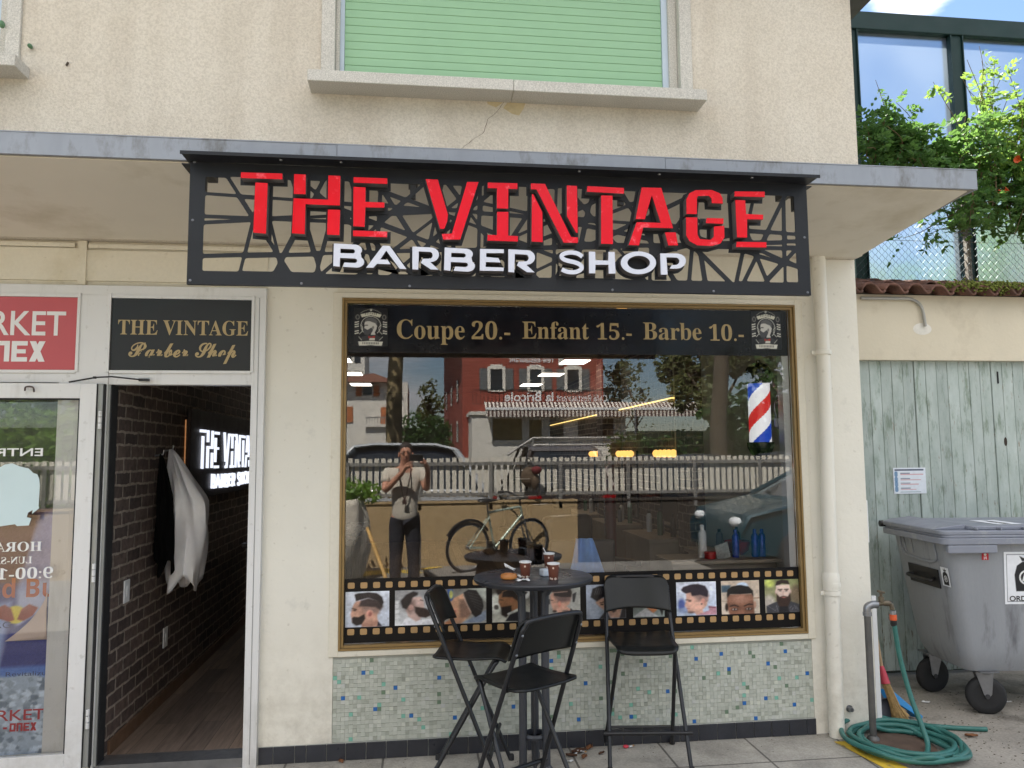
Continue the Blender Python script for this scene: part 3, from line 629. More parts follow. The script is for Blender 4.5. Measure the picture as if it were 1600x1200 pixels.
for c in cells:
    if newell(c) < 0: c = c[::-1]
    q = c
    for i in range(len(c)):
        a, b = c[i], c[(i+1) % len(c)]; ex, ez = b[0]-a[0], b[1]-a[1]; L = math.hypot(ex, ez)
        if L < 1e-6: continue
        nx, nz = ez/L, -ex/L; w = .0062+.0048*((i*7+int(abs(a[0]*91))) % 3)/2
        q = clip(q, nx, nz, nx*a[0]+nz*a[1]-w)
        if len(q) < 3: break
    q2 = []
    for p in q:
        if not q2 or math.hypot(p[0]-q2[-1][0], p[1]-q2[-1][1]) > .002: q2.append(p)
    if len(q2) > 2 and math.hypot(q2[0][0]-q2[-1][0], q2[0][1]-q2[-1][1]) < .002: q2.pop()
    if len(q2) < 3 or abs(newell(q2)) < .00022: continue
    r_ = []
    for i in range(len(q2)):
        p, a, b = q2[i], q2[i-1], q2[(i+1) % len(q2)]; la, lb = math.hypot(a[0]-p[0], a[1]-p[1]), math.hypot(b[0]-p[0], b[1]-p[1]); t = min(.009, la*.35, lb*.35)
        s_ = (p[0]+(a[0]-p[0])*t/la, p[1]+(a[1]-p[1])*t/la); e_ = (p[0]+(b[0]-p[0])*t/lb, p[1]+(b[1]-p[1])*t/lb)
        for k in (0, .33, .67, 1): r_.append(((1-k)**2*s_[0]+2*k*(1-k)*p[0]+k*k*e_[0], (1-k)**2*s_[1]+2*k*(1-k)*p[1]+k*k*e_[1]))
    loops.append(r_[::-1])
m = MB(); add_outline(m, loops, SY, SY+.004); m.build('cut_panel', M_BLACKM, sign, smooth=0)
m = MB(); m.box(sx0, sx1, SY+.004, SY+.022, sz0, sz0+.003); m.box(sx0, sx0+.003, SY+.004, SY+.03, sz0+.003, sz1); m.box(sx1-.003, sx1, SY+.004, SY+.03, sz0+.003, sz1)
m.build('folded_edge', M_BLACKM, sign, smooth=0)
m = MB(); m.box(sx0-.012, sx1+.012, SY-.095, SY+.035, sz1+.002, sz1+.008); m.box(sx0-.012, sx1+.012, SY-.099, SY-.095, sz1-.006, sz1+.008)

for xw in (sx0-.045, sx1-.03): m.box(xw, xw+.075, SY+.036, SY+.2, sz1+.003, sz1+.007)
m.build('top_plate', M_BLACKM, sign, smooth=0)
m = MB()
for x in (sx0+.05, sx0+.9, sx0+1.8, sx1-.05):
    m = MB(); m.box(x-.02, x+.02, SY+.006, SY+.16, sz1-.03, sz1+.001); m.box(x-.012, x+.012, SY+.006, SY+.03, sz1-.12, sz1-.03)
    m.build('bracket', M_BLACK, sign, smooth=0)
m = MB()
for px, py in ((297, 438), (471, 443), (640, 447), (957, 453), (1115, 455), (1262, 457), (301, 344), (1257, 371), (304, 253)):
    p = P(px, py, SY); m = MB(); m.lathe([(.0, -.003), (.0045, -.002), (.006, 0)], (p.x, SY-.0002, p.z), 10, ax='y')
    m.build('screw', M('dull_screw', C(120, 122, 128), .4, .6), sign)
m = MB()
for px, py in ((439, 253), (533, 255), (905, 268), (1030, 275), (1175, 281)):
    p = P(px, py, SY-.05); m = MB(); m.lathe([(.0, -.004), (.006, -.003), (.007, 0)], (p.x, SY-.05, sz1+.0018), 8)
    m.build('rivet', M_STEEL, sign)
A_, B_, C_, D_, E_ = (360, 250, 6.15385), (650, 260, 6.15385), (900, 270, 5.16129), (510, 365, 4.70588), (800, 370, 4.70588)
RED = [('T', A_, [[(102, 118), (500, 130), (500, 185), (100, 172)], [(240, 215), (358, 222), (342, 708), (220, 697)]]),
 ('H', A_, [[(612, 135), (725, 140), (722, 328), (610, 326)], [(608, 368), (938, 382), (942, 148), (1058, 153), (1052, 437), (722, 424), (715, 712), (592, 704)], [(938, 476), (1055, 480), (1048, 722), (930, 717)]]),
 ('E', A_, [[(1185, 165), (1508, 176), (1508, 230), (1185, 217)], [(1183, 258), (1300, 263), (1298, 402), (1482, 408), (1480, 458), (1298, 455), (1290, 642), (1182, 636)], [(1180, 677), (1508, 688), (1506, 742), (1180, 732)]]),
 ('V', B_, [[(92, 122), (210, 127), (307, 465), (300, 530), (272, 600), (232, 600)], [(492, 148), (602, 150), (425, 703), (262, 703), (248, 650), (345, 645)]]),
 ('I', B_, [[(690, 155), (975, 162), (975, 217), (888, 214), (886, 406), (778, 402), (778, 210), (690, 208)], [(780, 437), (888, 437), (886, 665), (980, 670), (980, 722), (686, 713), (688, 658), (778, 660)]]),
 ('N', B_, [[(1105, 163), (1240, 168), (1490, 678), (1558, 683), (1556, 735), (1420, 733), (1160, 222), (1105, 218)], [(1115, 265), (1128, 268), (1215, 440), (1218, 728), (1112, 722)], [(1450, 183), (1548, 188), (1555, 640), (1540, 638), (1452, 480)]]),
 ('T', C_, [[(92, 107), (387, 122), (387, 168), (88, 152)], [(203, 182), (295, 184), (298, 574), (203, 572)]]),
 ('A', C_, [[(530, 118), (688, 121), (783, 447), (542, 440), (508, 585), (425, 582), (490, 397), (685, 404), (612, 180), (555, 374), (482, 372)], [(718, 480), (805, 480), (823, 585), (745, 585)]]),
 ('G', C_, [[(892, 332), (890, 215), (915, 165), (965, 140), (1095, 138), (1160, 165), (1183, 205), (1184, 248), (1095, 244), (1093, 205), (1070, 185), (985, 187), (975, 205), (975, 332)], [(888, 358), (978, 360), (980, 500), (1000, 535), (1085, 540), (1112, 515), (1113, 432), (1195, 428), (1197, 520), (1165, 570), (1095, 590), (980, 585), (915, 550), (890, 505)], [(1055, 364), (1190, 368), (1188, 412), (1048, 405)]]),
 ('E', C_, [[(1280, 150), (1522, 152), (1522, 195), (1278, 190)], [(1285, 218), (1365, 222), (1372, 332), (1510, 338), (1508, 376), (1380, 374), (1380, 522), (1300, 520)], [(1296, 556), (1536, 560), (1536, 602), (1292, 598)]])]
def arc(cx, cy, rx, ry, a0, a1, n=7): return [(cx+rx*math.cos(R(a0+(a1-a0)*i/n)), cy+ry*math.sin(R(a0+(a1-a0)*i/n))) for i in range(n+1)]
def stroke_poly(pts, w):
    pts = [tuple(p)[:2] for p in bez([(x, y, 0) for x, y in pts], 5)]; l, r = [], []
    for i, p in enumerate(pts):
        a, b = pts[max(i-1, 0)], pts[min(i+1, len(pts)-1)]; dx, dy = b[0]-a[0], b[1]-a[1]; L = math.hypot(dx, dy); dx, dy = dx/L, dy/L
        l.append((p[0]-dy*w/2, p[1]+dx*w/2)); r.append((p[0]+dy*w/2, p[1]-dx*w/2))
    return l+r[::-1]
def bB(dx, dy):
    return [[(55+dx, 72+dy), (200+dx, 80+dy)]+[(x+dx, y+dy) for x, y in arc(205, 121, 57, 41, -80, 35)]+[(x+dx, y+dy) for x, y in arc(222, 208, 56, 42, -50, 90)]+[(120+dx, 243+dy), (133+dx, 212+dy), (205+dx, 216+dy)]+[(x+dx, y+dy) for x, y in arc(208, 199, 18, 16, 80, -80, 5)]+[(100+dx, 178+dy), (97+dx, 243+dy), (50+dx, 238+dy)],
            [(103+dx, 110+dy), (103+dx, 143+dy)]+[(x+dx, y+dy) for x, y in arc(192, 130, 18, 16, 80, -80, 5)]]
def bR(dx, dy): return [[(632+dx, 95+dy), (770+dx, 102+dy)]+[(x+dx, y+dy) for x, y in arc(772, 155, 56, 52, -75, 70)]+[(765+dx, 210+dy), (825+dx, 265+dy), (768+dx, 263+dy), (695+dx, 214+dy), (708+dx, 185+dy), (755+dx, 184+dy)]+[(x+dx, y+dy) for x, y in arc(760, 159, 22, 25, 80, -80, 5)]+[(680+dx, 130+dy), (675+dx, 265+dy), (632+dx, 262+dy)]]
WHT = [('B', D_, bB(0, 0)), ('A', D_, [[(415, 88), (465, 90), (588, 260), (540, 259), (440, 125), (395, 190), (450, 193), (472, 225), (372, 222), (345, 250), (292, 250)]]),
 ('R', D_, bR(0, 0)), ('B', D_, bB(815, 30)), ('E', D_, [[(1130, 112), (1305, 116), (1305, 143), (1175, 143), (1175, 172), (1265, 180), (1282, 212), (1173, 208), (1170, 245), (1305, 250), (1303, 275), (1128, 272)]]),
 ('R', D_, bR(706, 20)), ('S', E_, [stroke_poly([(518, 146), (480, 122), (425, 115), (375, 128), (366, 150), (395, 171), (470, 190), (508, 212), (508, 238), (470, 258), (415, 258), (366, 240)], 31)]),
 ('H', E_, [[(565, 108), (612, 110), (614, 172), (708, 175), (710, 110), (755, 112), (762, 270), (712, 270), (710, 205), (614, 205), (612, 268), (567, 268)]]),
 ('O', E_, [arc(930, 191, 130, 84, 0, 350, 35), arc(932, 190, 83, 51, 0, 350, 35)[::-1]]),
 ('P', E_, [[(1090, 122), (1205, 122)]+arc(1210, 178, 70, 56, -80, 85)+[(1160, 234), (1175, 208), (1205, 207)]+arc(1205, 179, 27, 27, 80, -80, 5)+[(1135, 150), (1145, 278), (1095, 278)]])]
def letter_xz(fr, loops, Y): return [[(lambda q: (q.x, q.z))(P(fr[0]+x/fr[2], fr[1]+y/fr[2], Y)) for x, y in lp] for lp in loops]
GLYPH_RED, GLYPH_WHT = [], []
for k, (ch, fr, loops_) in enumerate(RED+WHT):
    xz = letter_xz(fr, loops_, LYF); red = k < len(RED); (GLYPH_RED if red else GLYPH_WHT).append(xz)
    m = MB(); 
    if red:
        for lp in xz: add_outline(m, [lp], LYF+.003, SY-.006-.0002*(k % 3), m=1); add_outline(m, [lp], LYF, LYF+.0029, m=0)
    else:
        add_outline(m, xz, LYF+.003, SY-.006-.0002*(k % 3), m=1); add_outline(m, xz, LYF, LYF+.0029, m=0)
    m.build('letter', [M_RED if red else M_LWHITE, M_RETURN], sign, smooth=0, bevel=0)
    m = MB(); off = .0125 if red else .011
    for i, lp in enumerate(xz if red else xz[:1]):
        lo = [lp if newell(lp) > 0 else lp[::-1]]
        add_outline(m, lo, SY-.0022-.0003*((k*3+i) % 9), SY-.0004, offset=off)
    m.build('letter_backing', M_BLACKM, sign, smooth=0)
# ------------------------------------------------------------------ flat signs of the shopfront
ps = thing('fascia_panel', 'small black panel over the doorway lettered in gold', 'sign', (-1.26, -.03, 2.06))
MB().box(-1.621, -.901, -.031, -.0262, 2.061, 2.446).build('board', M('black_gloss_vinyl', C(27, 27, 31), .38, spec=.4, var=.05, vs=3), ps, smooth=0)
m = MB(); a, b_ = P(184, 522, -.032), P(388, 500, -.032); add_text(m, 'THE VINTAGE', a.x, b_.x, P(184, 523, -.032).z, P(184, 499, -.032).z, -.0322, BOLD_SERIF)
a, b_ = P(200, 568, -.032), P(370, 536, -.032); add_text(m, 'Barber Shop', a.x, b_.x, a.z, b_.z, -.0322, BOLD_SCRIPT, bold=.015)
m.build('lettering', M_GOLDTXT, ps, smooth=0)
mk = thing('fascia_panel', 'red market panel with white lettering at the left edge', 'sign', (-2.0, -.03, 2.06))
MB().box(-2.75, -1.791, -.031, -.0262, 2.061, 2.446).build('board', M('dull_red_vinyl', C(196, 84, 90), .4, var=.04, vs=3), mk, smooth=0)
m = MB(); q = lambda x, y: P(x, y, -.032)
add_text(m, 'MARKET', q(103, 500).x-.60, q(103, 500).x, q(50, 524).z, q(50, 486).z, -.0322, bold=.012)
z0_, z1_ = q(40, 565).z, q(40, 533).z; zm = (z0_+z1_)/2; t = .011
def onex(m, x1, z0, z1, k, y, mir=1):
    h = z1-z0; t = h*.24; w = h*.72
    def bar(a0, a1, b0, b1): m.add([(a0, y, b0), (a1, y, b0), (a1, y, b1), (a0, y, b1)], [(0, 1, 2, 3)])
    x = x1-w                                     # X
    for s in (1, -1):
        xs0 = (x, x+w-t*1.2) if s > 0 else (x+w-t*1.2, x); m.add([(xs0[0], y-.0002*s, z0), (xs0[0]+t*1.2, y-.0002*s, z0), (xs0[1]+t*1.2, y-.0002*s, z1), (xs0[1], y-.0002*s, z1)], [(0, 1, 2, 3)])
    x -= w*1.12                                  # E
    bar(x, x+t, z0, z1); bar(x+t, x+w, z0, z0+t*.9); bar(x+t, x+w*.9, (z0+z1)/2-t*.42, (z0+z1)/2+t*.42); bar(x+t, x+w, z1-t*.9, z1)
    x -= w*1.12                                  # n
    bar(x, x+t, z0, z1); bar(x+t, x+w-t, z1-t*.9, z1); bar(x+w-t, x+w, z0, z1)
    x -= w*1.12                                  # o
    bar(x, x+t, z0, z1); bar(x+w-t, x+w, z0, z1); bar(x+t, x+w-t, z1-t*.9, z1); bar(x+t, x+w-t, z0, z0+t*.9)
    return x
onex(m, q(70, 560).x, z0_, z1_, 1, -.0322)
m.build('lettering', M_WHITE, mk, smooth=0)
# gold price band behind the glass
VY = PY-.0022
pb = thing('price_banner', 'long black price banner with gold lettering across the window top', 'banner', (.9, VY, 2.17))
BZ0, BZ1 = 2.172, 2.442
MB().box(PX0+.004, PX1-.012, VY, VY+.0015, BZ0, BZ1).build('backing', M('black_banner_vinyl', C(14, 14, 19), .22, spec=.35, var=.1), pb, smooth=0)
m = MB()
def band_text(t, xa, xb, base, cap):
    add_text(m, t, P(xa, 520, VY).x, P(xb, 520, VY).x, base, cap, VY-.0009, BOLD_SERIF)
zb = P(700, 530, VY).z; zc = P(640, 499, VY).z; zd = zb-.032
band_text('Coupe', 620, 726, P(670, 538.5, VY).z, zc); band_text('20.-', 737, 797, zb, zc-.004)
band_text('Enfant', 816, 920, zb+.006, zc-.002); band_text('15.-', 932, 987, zb+.006, zc-.006)
band_text('Barbe', 1005, 1096, zb+.008, zc); band_text('10.-', 1108, 1162, zb+.006, zc-.004)
m.build('lettering', M_GOLDTXT, pb, smooth=0)
def badge():
    c = Canvas(150, 120, 750, 810, 60, 69, (22, 22, 26)); W_ = (216, 214, 204)
    c.line([(265, 215), (330, 170), (450, 135), (560, 170), (630, 215)], 10, (150, 148, 140)); c.ell(450, 155, 22, 20, (180, 178, 170))
    for s in (1, -1):
        mx_ = lambda x: 450+s*(x-450)
        c.ell(mx_(215), 285, 38, 48, (120, 118, 112)); c.ell(mx_(215), 285, 22, 30, (40, 40, 44))
        for k in range(6): c.poly([(mx_(165), 372+k*40), (mx_(240), 358+k*40), (mx_(240), 378+k*40), (mx_(165), 394+k*40)], W_ if k != 3 else (70, 70, 72))
    c.line(arc(450, 440, 175, 170, 130, 410, 24), 11, W_); c.line(arc(450, 440, 150, 146, 130, 410, 24), 4, (150, 150, 146))
    c.line([(270, 420), (305, 470), (300, 540), (250, 590)], 10, W_); c.line([(630, 420), (590, 470), (600, 540), (650, 590)], 10, W_)
    c.poly([(345, 330), (400, 295), (500, 300), (560, 350), (570, 420), (520, 395), (440, 350), (350, 365)], (96, 96, 98))
    c.poly([(345, 365), (430, 355), (530, 395), (562, 440), (550, 500), (520, 560), (540, 610), (440, 620), (470, 540), (380, 510), (330, 480), (345, 440), (335, 420)], (206, 204, 198))
    c.line([(355, 430), (395, 432)], 14, (50, 50, 52)); c.ell(490, 470, 17, 27, (120, 118, 116))
    c.poly([(330, 490), (385, 520), (460, 470), (490, 510), (470, 560), (400, 610), (340, 600), (318, 545)], (74, 74, 78))
    c.poly([(290, 640), (410, 600), (540, 600), (620, 640), (640, 700), (270, 700)], (58, 58, 62)); c.poly([(430, 660), (520, 660), (520, 700), (420, 700)], W_)
    c.poly([(405, 620), (460, 640), (525, 615), (525, 665), (460, 650), (410, 668)], (170, 52, 44))
    c.line([(240, 640), (290, 700)], 9, W_); c.line([(660, 640), (600, 700)], 9, W_)
    c.poly([(262, 235), (450, 190), (640, 235), (610, 290), (450, 250), (290, 290)], (214, 212, 196))
    c.poly([(228, 725), (450, 712), (665, 725), (645, 800), (450, 788), (245, 800)], (220, 218, 208))
    for k in range(7): c.line([(350+k*32, 222-6*(3-abs(k-3))), (352+k*32, 242-6*(3-abs(k-3)))], 12, (90, 90, 84))
    for k in range(10): c.line([(310+k*30, 742), (312+k*30, 766)], 14, (90, 90, 86))
    return c
bd = badge()
for xa, xb, ya, yb in ((553, 606, 481, 541), (1173, 1220, 484, 546)):
    print_mesh('badge', bd, rect_corner(P(xa, 500, VY).x, P(xb, 500, VY).x, P(xa, yb, VY).z, P(xa, ya, VY).z, VY-.0008), M_PRINT, pb)
# ------------------------------------------------------------------ film strip of haircut photographs
FZ0, FZ1 = .598, .936
fs = thing('film_strip', 'black film strip banner with ten haircut portraits along the bottom of the window', 'banner', (.9, VY, .6))
MB().box(PX0+.002, PX1-.002, VY, VY+.0015, FZ0, FZ1).build('backing', M('black_film_vinyl', C(19, 17, 18), .4, spec=.2, var=.1), fs, smooth=0)
M_HOLE = M('tan_vinyl', C(182, 146, 98), .5, var=.05, vs=15)
def rrect(x0, x1, z0, z1, r): return [p for cx, cz, a in ((x1-r, z1-r, 0), (x0+r, z1-r, 90), (x0+r, z0+r, 180), (x1-r, z0+r, 270)) for p in arc(cx, cz, r, r, a, a+90, 3)]
m = MB(); pitch = .0676; x = PX0+.018
while x < PX1-.045:
    for z0 in (FZ0+.042, FZ1-.051):
        q_ = rrect(x, x+.037, z0, z0+.032, .007); m.add([(u, VY-.0008, v) for u, v in q_], [tuple(range(len(q_)))])
    x += pitch
m.build('sprocket_holes', M_HOLE, fs, smooth=0)
SK, DK = (196, 152, 132), (38, 32, 34)
def port1(c):
    c.grad((214, 220, 232), (190, 198, 214))
    c.poly([(175, 400), (230, 390), (420, 480), (395, 580), (400, 660), (425, 722), (240, 722), (235, 690), (140, 670), (120, 555), (135, 490), (150, 440)], SK, 14)
    c.poly([(235, 690), (400, 640), (425, 722), (240, 722)], (176, 132, 114), 20); c.poly([(230, 470), (440, 470), (410, 560), (260, 540)], (150, 122, 112), 45)
    c.poly([(225, 388), (300, 362), (440, 400), (455, 470), (425, 520), (380, 480), (300, 470), (205, 462)], (62, 50, 50), 22)
    c.poly([(160, 310), (200, 296), (300, 288), (390, 300), (445, 350), (462, 420), (440, 470), (400, 395), (300, 355), (220, 380), (175, 395)], DK, 8)
    for k in range(7): c.line([(190+k*28, 306), (205+k*30, 352)], 6, (66, 58, 60), 6)
    c.ell(318, 560, 36, 50, (204, 150, 134), 8); c.ell(322, 565, 17, 28, (150, 92, 84), 12)
    c.poly([(135, 608), (155, 592), (205, 600), (262, 562), (272, 620), (235, 692), (180, 706), (138, 672)], (36, 28, 28), 14)
    c.line([(138, 486), (180, 500)], 11, (60, 44, 40), 6); c.ell(163, 512, 15, 8, (70, 50, 46), 6); c.poly([(405, 660), (450, 722), (395, 722)], (46, 40, 52), 6)
def port2(c):
    c.grad((150, 150, 152), (196, 198, 202)); c.poly([(585, 380), (625, 380), (625, 705), (585, 705)], (206, 208, 210), 10)
    for k in range(4): c.line([(585, 430+k*65), (625, 425+k*65)], 5, (150, 152, 154), 3)
    c.poly([(700, 600), (850, 640), (1030, 620), (1030, 705), (640, 705)], (226, 226, 232), 10)
    c.poly([(760, 350), (850, 340), (880, 400), (885, 470), (870, 560), (840, 640), (800, 660), (720, 590), (690, 480), (700, 400)], (196, 168, 160), 14)
    c.poly([(690, 430), (790, 380), (800, 480), (740, 560), (700, 520)], (140, 116, 110), 40)
    c.poly([(640, 390), (700, 310), (770, 272), (820, 290), (815, 320), (765, 350), (750, 410), (700, 500), (660, 480)], DK, 18)
    c.ell(748, 478, 28, 36, (196, 156, 146), 8); c.poly([(790, 470), (890, 490), (1000, 560), (900, 615), (830, 600), (790, 540)], (50, 38, 36), 14); c.line([(845, 385), (872, 395)], 10, (70, 56, 54), 6)
def port3(c):
    c.grad((120, 118, 112), (168, 166, 158)); c.poly([(1125, 240), (1185, 240), (1190, 380), (1140, 400)], (52, 84, 150), 8); c.ell(1165, 310, 20, 55, (196, 196, 110), 10); c.poly([(1340, 240), (1530, 235), (1530, 420), (1440, 300)], (196, 200, 190), 14)
    c.poly([(1280, 680), (1530, 520), (1530, 640), (1470, 675)], (140, 152, 172), 10)
    c.poly([(1195, 355), (1290, 300), (1370, 540), (1330, 620), (1270, 680), (1100, 690), (1150, 620), (1170, 520), (1150, 430)], (206, 158, 126), 14)
    c.poly([(1250, 380), (1310, 380), (1380, 560), (1330, 620), (1260, 600)], (140, 108, 92), 34)
    c.poly([(1295, 290), (1350, 250), (1430, 262), (1490, 380), (1506, 470), (1480, 570), (1420, 610), (1380, 560), (1330, 420)], (34, 32, 34), 10)
    c.line([(1290, 330), (1335, 450), (1375, 548)], 8, (226, 196, 180), 4)
    for k in range(6): c.line([(1340+k*14, 290+k*36), (1470+k*4, 330+k*40)], 5, (92, 90, 92), 6)
    c.ell(1202, 525, 28, 36, (222, 160, 134), 8); c.ell(1204, 528, 12, 20, (168, 104, 84), 8); c.poly([(1100, 660), (1200, 640), (1200, 690), (1100, 690)], (196, 130, 92), 20)
def port4(c):
    c.grad((70, 66, 60), (206, 204, 190)); c.ell(90, 420, 60, 110, (226, 226, 214), 20); c.ell(95, 455, 22, 26, (84, 80, 76), 8); c.ell(380, 310, 40, 60, (206, 206, 200), 14)
    c.poly([(120, 320), (160, 290), (300, 350), (310, 470), (230, 520), (140, 470), (115, 400)], (150, 104, 72), 12)
    c.poly([(90, 270), (160, 240), (300, 262), (400, 300), (310, 400), (250, 350), (150, 345), (160, 290), (110, 320)], (40, 30, 26), 12); c.line([(150, 290), (225, 258)], 7, (176, 132, 100), 4)
    c.poly([(140, 455), (240, 440), (240, 500), (190, 570), (145, 540)], (34, 26, 24), 14); c.ell(243, 382, 17, 30, (160, 106, 76), 8); c.line([(125, 372), (160, 380)], 8, (50, 36, 30), 5)
    c.poly([(180, 610), (225, 540), (320, 500), (420, 520), (420, 620)], (26, 26, 32), 8); c.line([(210, 530), (315, 480)], 20, (206, 206, 200), 5)
def port5(c):
    c.grad((150, 152, 146), (186, 184, 178)); c.poly([(540, 390), (610, 360), (610, 410), (540, 430)], (50, 50, 54), 10); c.poly([(830, 320), (870, 300), (850, 400), (830, 400)], (44, 44, 48), 8)
    c.poly([(612, 320), (650, 290), (820, 330), (800, 420), (770, 440), (840, 500), (700, 555), (680, 490), (640, 480), (620, 420)], (214, 164, 142), 12)
    c.poly([(650, 330), (820, 320), (810, 390), (690, 400)], (122, 98, 92), 30); c.poly([(615, 250), (700, 215), (800, 235), (826, 300), (815, 350), (720, 345), (650, 330), (645, 295), (612, 290)], (40, 32, 32), 10); c.line([(650, 300), (780, 292)], 8, (180, 150, 138), 5)
    c.ell(703, 418, 18, 32, (222, 150, 130), 8); c.ell(655, 488, 20, 12, (66, 48, 42), 8); c.line([(620, 375), (640, 378)], 8, (70, 50, 46), 5); c.ell(765, 492, 35, 16, (124, 100, 92), 10)
    c.poly([(670, 580), (700, 540), (800, 510), (810, 460), (905, 560), (905, 580)], (30, 28, 32), 8)
def port6(c):
    c.grad((168, 178, 196), (150, 160, 176)); c.poly([(1050, 400), (1060, 350), (1240, 340), (1260, 430), (1250, 520), (1220, 545), (1180, 520), (1110, 470)], (196, 156, 134), 12); c.poly([(1170, 510), (1310, 440), (1280, 580), (1190, 580)], (190, 150, 130), 14)
    c.poly([(1000, 330), (1020, 230), (1090, 200), (1220, 205), (1280, 280), (1250, 370), (1130, 330), (1060, 380)], (26, 24, 28), 10)
    for k in range(4): c.line([(1040+k*20, 300), (1060+k*22, 225)], 5, (100, 100, 108), 6)
    c.line([(1090, 400), (1130, 390)], 9, (50, 38, 34), 5); c.ell(1110, 418, 16, 8, (50, 38, 36), 5); c.poly([(1190, 470), (1250, 430), (1250, 500), (1220, 520)], (60, 44, 42), 14); c.ell(1215, 465, 20, 7, (150, 92, 86), 5)
    c.poly([(1080, 585), (1150, 490), (1190, 585)], (30, 28, 32), 8); c.poly([(1280, 585), (1320, 430), (1345, 450), (1345, 585)], (32, 30, 34), 8)
def port7(c):
    c.grad((120, 136, 138), (150, 160, 156)); c.poly([(1500, 210), (1700, 210), (1710, 480), (1690, 560), (1640, 420), (1560, 400)], (30, 28, 28), 12); c.poly([(1560, 400), (1640, 400), (1640, 500), (1600, 530), (1540, 470)], (214, 140, 96), 12)
    c.poly([(1410, 560), (1530, 470), (1600, 530), (1660, 570)], (206, 206, 210), 8); c.ell(1650, 330, 30, 60, (200, 170, 150), 14)
def port8(c):
    c.grad((222, 226, 240), (190, 204, 228)); c.ell(380, 410, 34, 70, (86, 102, 168), 20); c.ell(400, 470, 50, 30, (150, 166, 204), 20)
    c.poly([(425, 270), (520, 260), (640, 310), (620, 420), (580, 470), (590, 525), (520, 525), (500, 500), (440, 495), (428, 440), (408, 420), (425, 360)], (214, 168, 150), 12)
    c.poly([(480, 290), (640, 290), (630, 370), (540, 370)], (150, 122, 116), 34)
    c.poly([(378, 240), (400, 205), (470, 180), (540, 175), (610, 200), (638, 260), (630, 330), (560, 300), (480, 310), (470, 270), (420, 280), (395, 262)], (46, 38, 48), 10)
    c.ell(586, 372, 20, 34, (216, 154, 138), 8); c.ell(572, 404, 7, 8, (50, 44, 48), 4); c.line([(420, 352), (470, 358)], 9, (74, 56, 52), 5); c.ell(458, 370, 14, 6, (70, 56, 54), 5); c.line([(425, 448), (455, 452)], 6, (170, 104, 100), 4); c.ell(470, 495, 30, 12, (120, 94, 88), 12)
    c.poly([(510, 530), (640, 480), (640, 430), (712, 440), (712, 530)], (186, 140, 152), 8); c.line([(640, 440), (700, 450)], 12, (120, 60, 80), 5)
def port9(c):
    c.grad((196, 178, 160), (206, 192, 176)); c.poly([(750, 190), (840, 190), (820, 270), (750, 270)], (70, 90, 104), 12); c.ell(950, 210, 60, 50, (196, 214, 236), 14); c.line([(1050, 345), (1115, 345)], 10, (130, 100, 80), 4); c.line([(750, 370), (800, 372)], 6, (150, 130, 110), 4)
    c.poly([(805, 300), (1050, 300), (1058, 420), (1060, 525), (820, 525), (800, 430)], (128, 88, 70), 12); c.ell(930, 350, 90, 50, (168, 124, 104), 50)
    c.poly([(800, 300), (808, 240), (850, 205), (930, 190), (1010, 210), (1052, 260), (1055, 330), (1035, 290), (930, 296), (830, 292), (806, 330)], (26, 24, 24), 8)
    c.ell(795, 440, 14, 45, (40, 30, 26), 8); c.ell(1068, 420, 12, 40, (196, 150, 128), 6)
    c.line([(830, 430), (870, 418), (905, 436)], 13, (40, 26, 22), 8); c.line([(965, 432), (1010, 412), (1045, 418)], 13, (40, 26, 22), 8)
    for ex in (870, 1005): c.ell(ex, 468, 34, 16, (70, 44, 36), 8); c.ell(ex, 466, 22, 9, (206, 196, 190), 4); c.ell(ex, 466, 9, 9, (20, 14, 12), 3)
    c.ell(935, 500, 26, 26, (150, 104, 84), 16)
def port10(c):
    c.grad((128, 134, 90), (150, 140, 120)); c.ell(1200, 170, 50, 45, (196, 206, 110), 30); c.ell(1470, 300, 60, 100, (120, 104, 84), 40); c.ell(1190, 400, 60, 90, (196, 186, 176), 40)
    c.poly([(1160, 430), (1260, 385), (1420, 385), (1500, 420), (1500, 510), (1165, 510)], (66, 66, 72), 8)
    for k in range(14): c.line([(1170+k*23, 425+(k % 4)*18), (1186+k*23, 440+(k % 5)*14)], 5, (130, 130, 138), 4)
    c.poly([(1265, 190), (1405, 190), (1415, 280), (1400, 350), (1340, 400), (1285, 350), (1262, 270)], (214, 190, 178), 10); c.ell(1262, 275, 8, 24, (200, 170, 158), 5); c.ell(1416, 270, 8, 24, (200, 170, 158), 5)
    c.poly([(1262, 200), (1275, 150), (1330, 132), (1390, 142), (1410, 190), (1390, 188), (1330, 176), (1285, 196)], (52, 40, 36), 8)
    c.poly([(1268, 290), (1300, 330), (1340, 318), (1385, 330), (1410, 285), (1415, 370), (1380, 450), (1330, 470), (1290, 440), (1268, 370)], (58, 42, 36), 10); c.ell(1342, 336, 24, 6, (176, 110, 104), 5)
    for ex in (1308, 1372): c.line([(ex-20, 246), (ex+20, 246)], 10, (60, 44, 38), 5); c.ell(ex, 262, 13, 6, (60, 50, 48), 4)
    c.line([(1340, 265), (1336, 310)], 10, (190, 156, 144), 8); c.poly([(1290, 440), (1380, 440), (1400, 510), (1290, 510)], (30, 30, 34), 8)
K1, K2, K3 = (530, 880, 6.6667), (760, 880, 6.15385), (1000, 880, 5.92593)
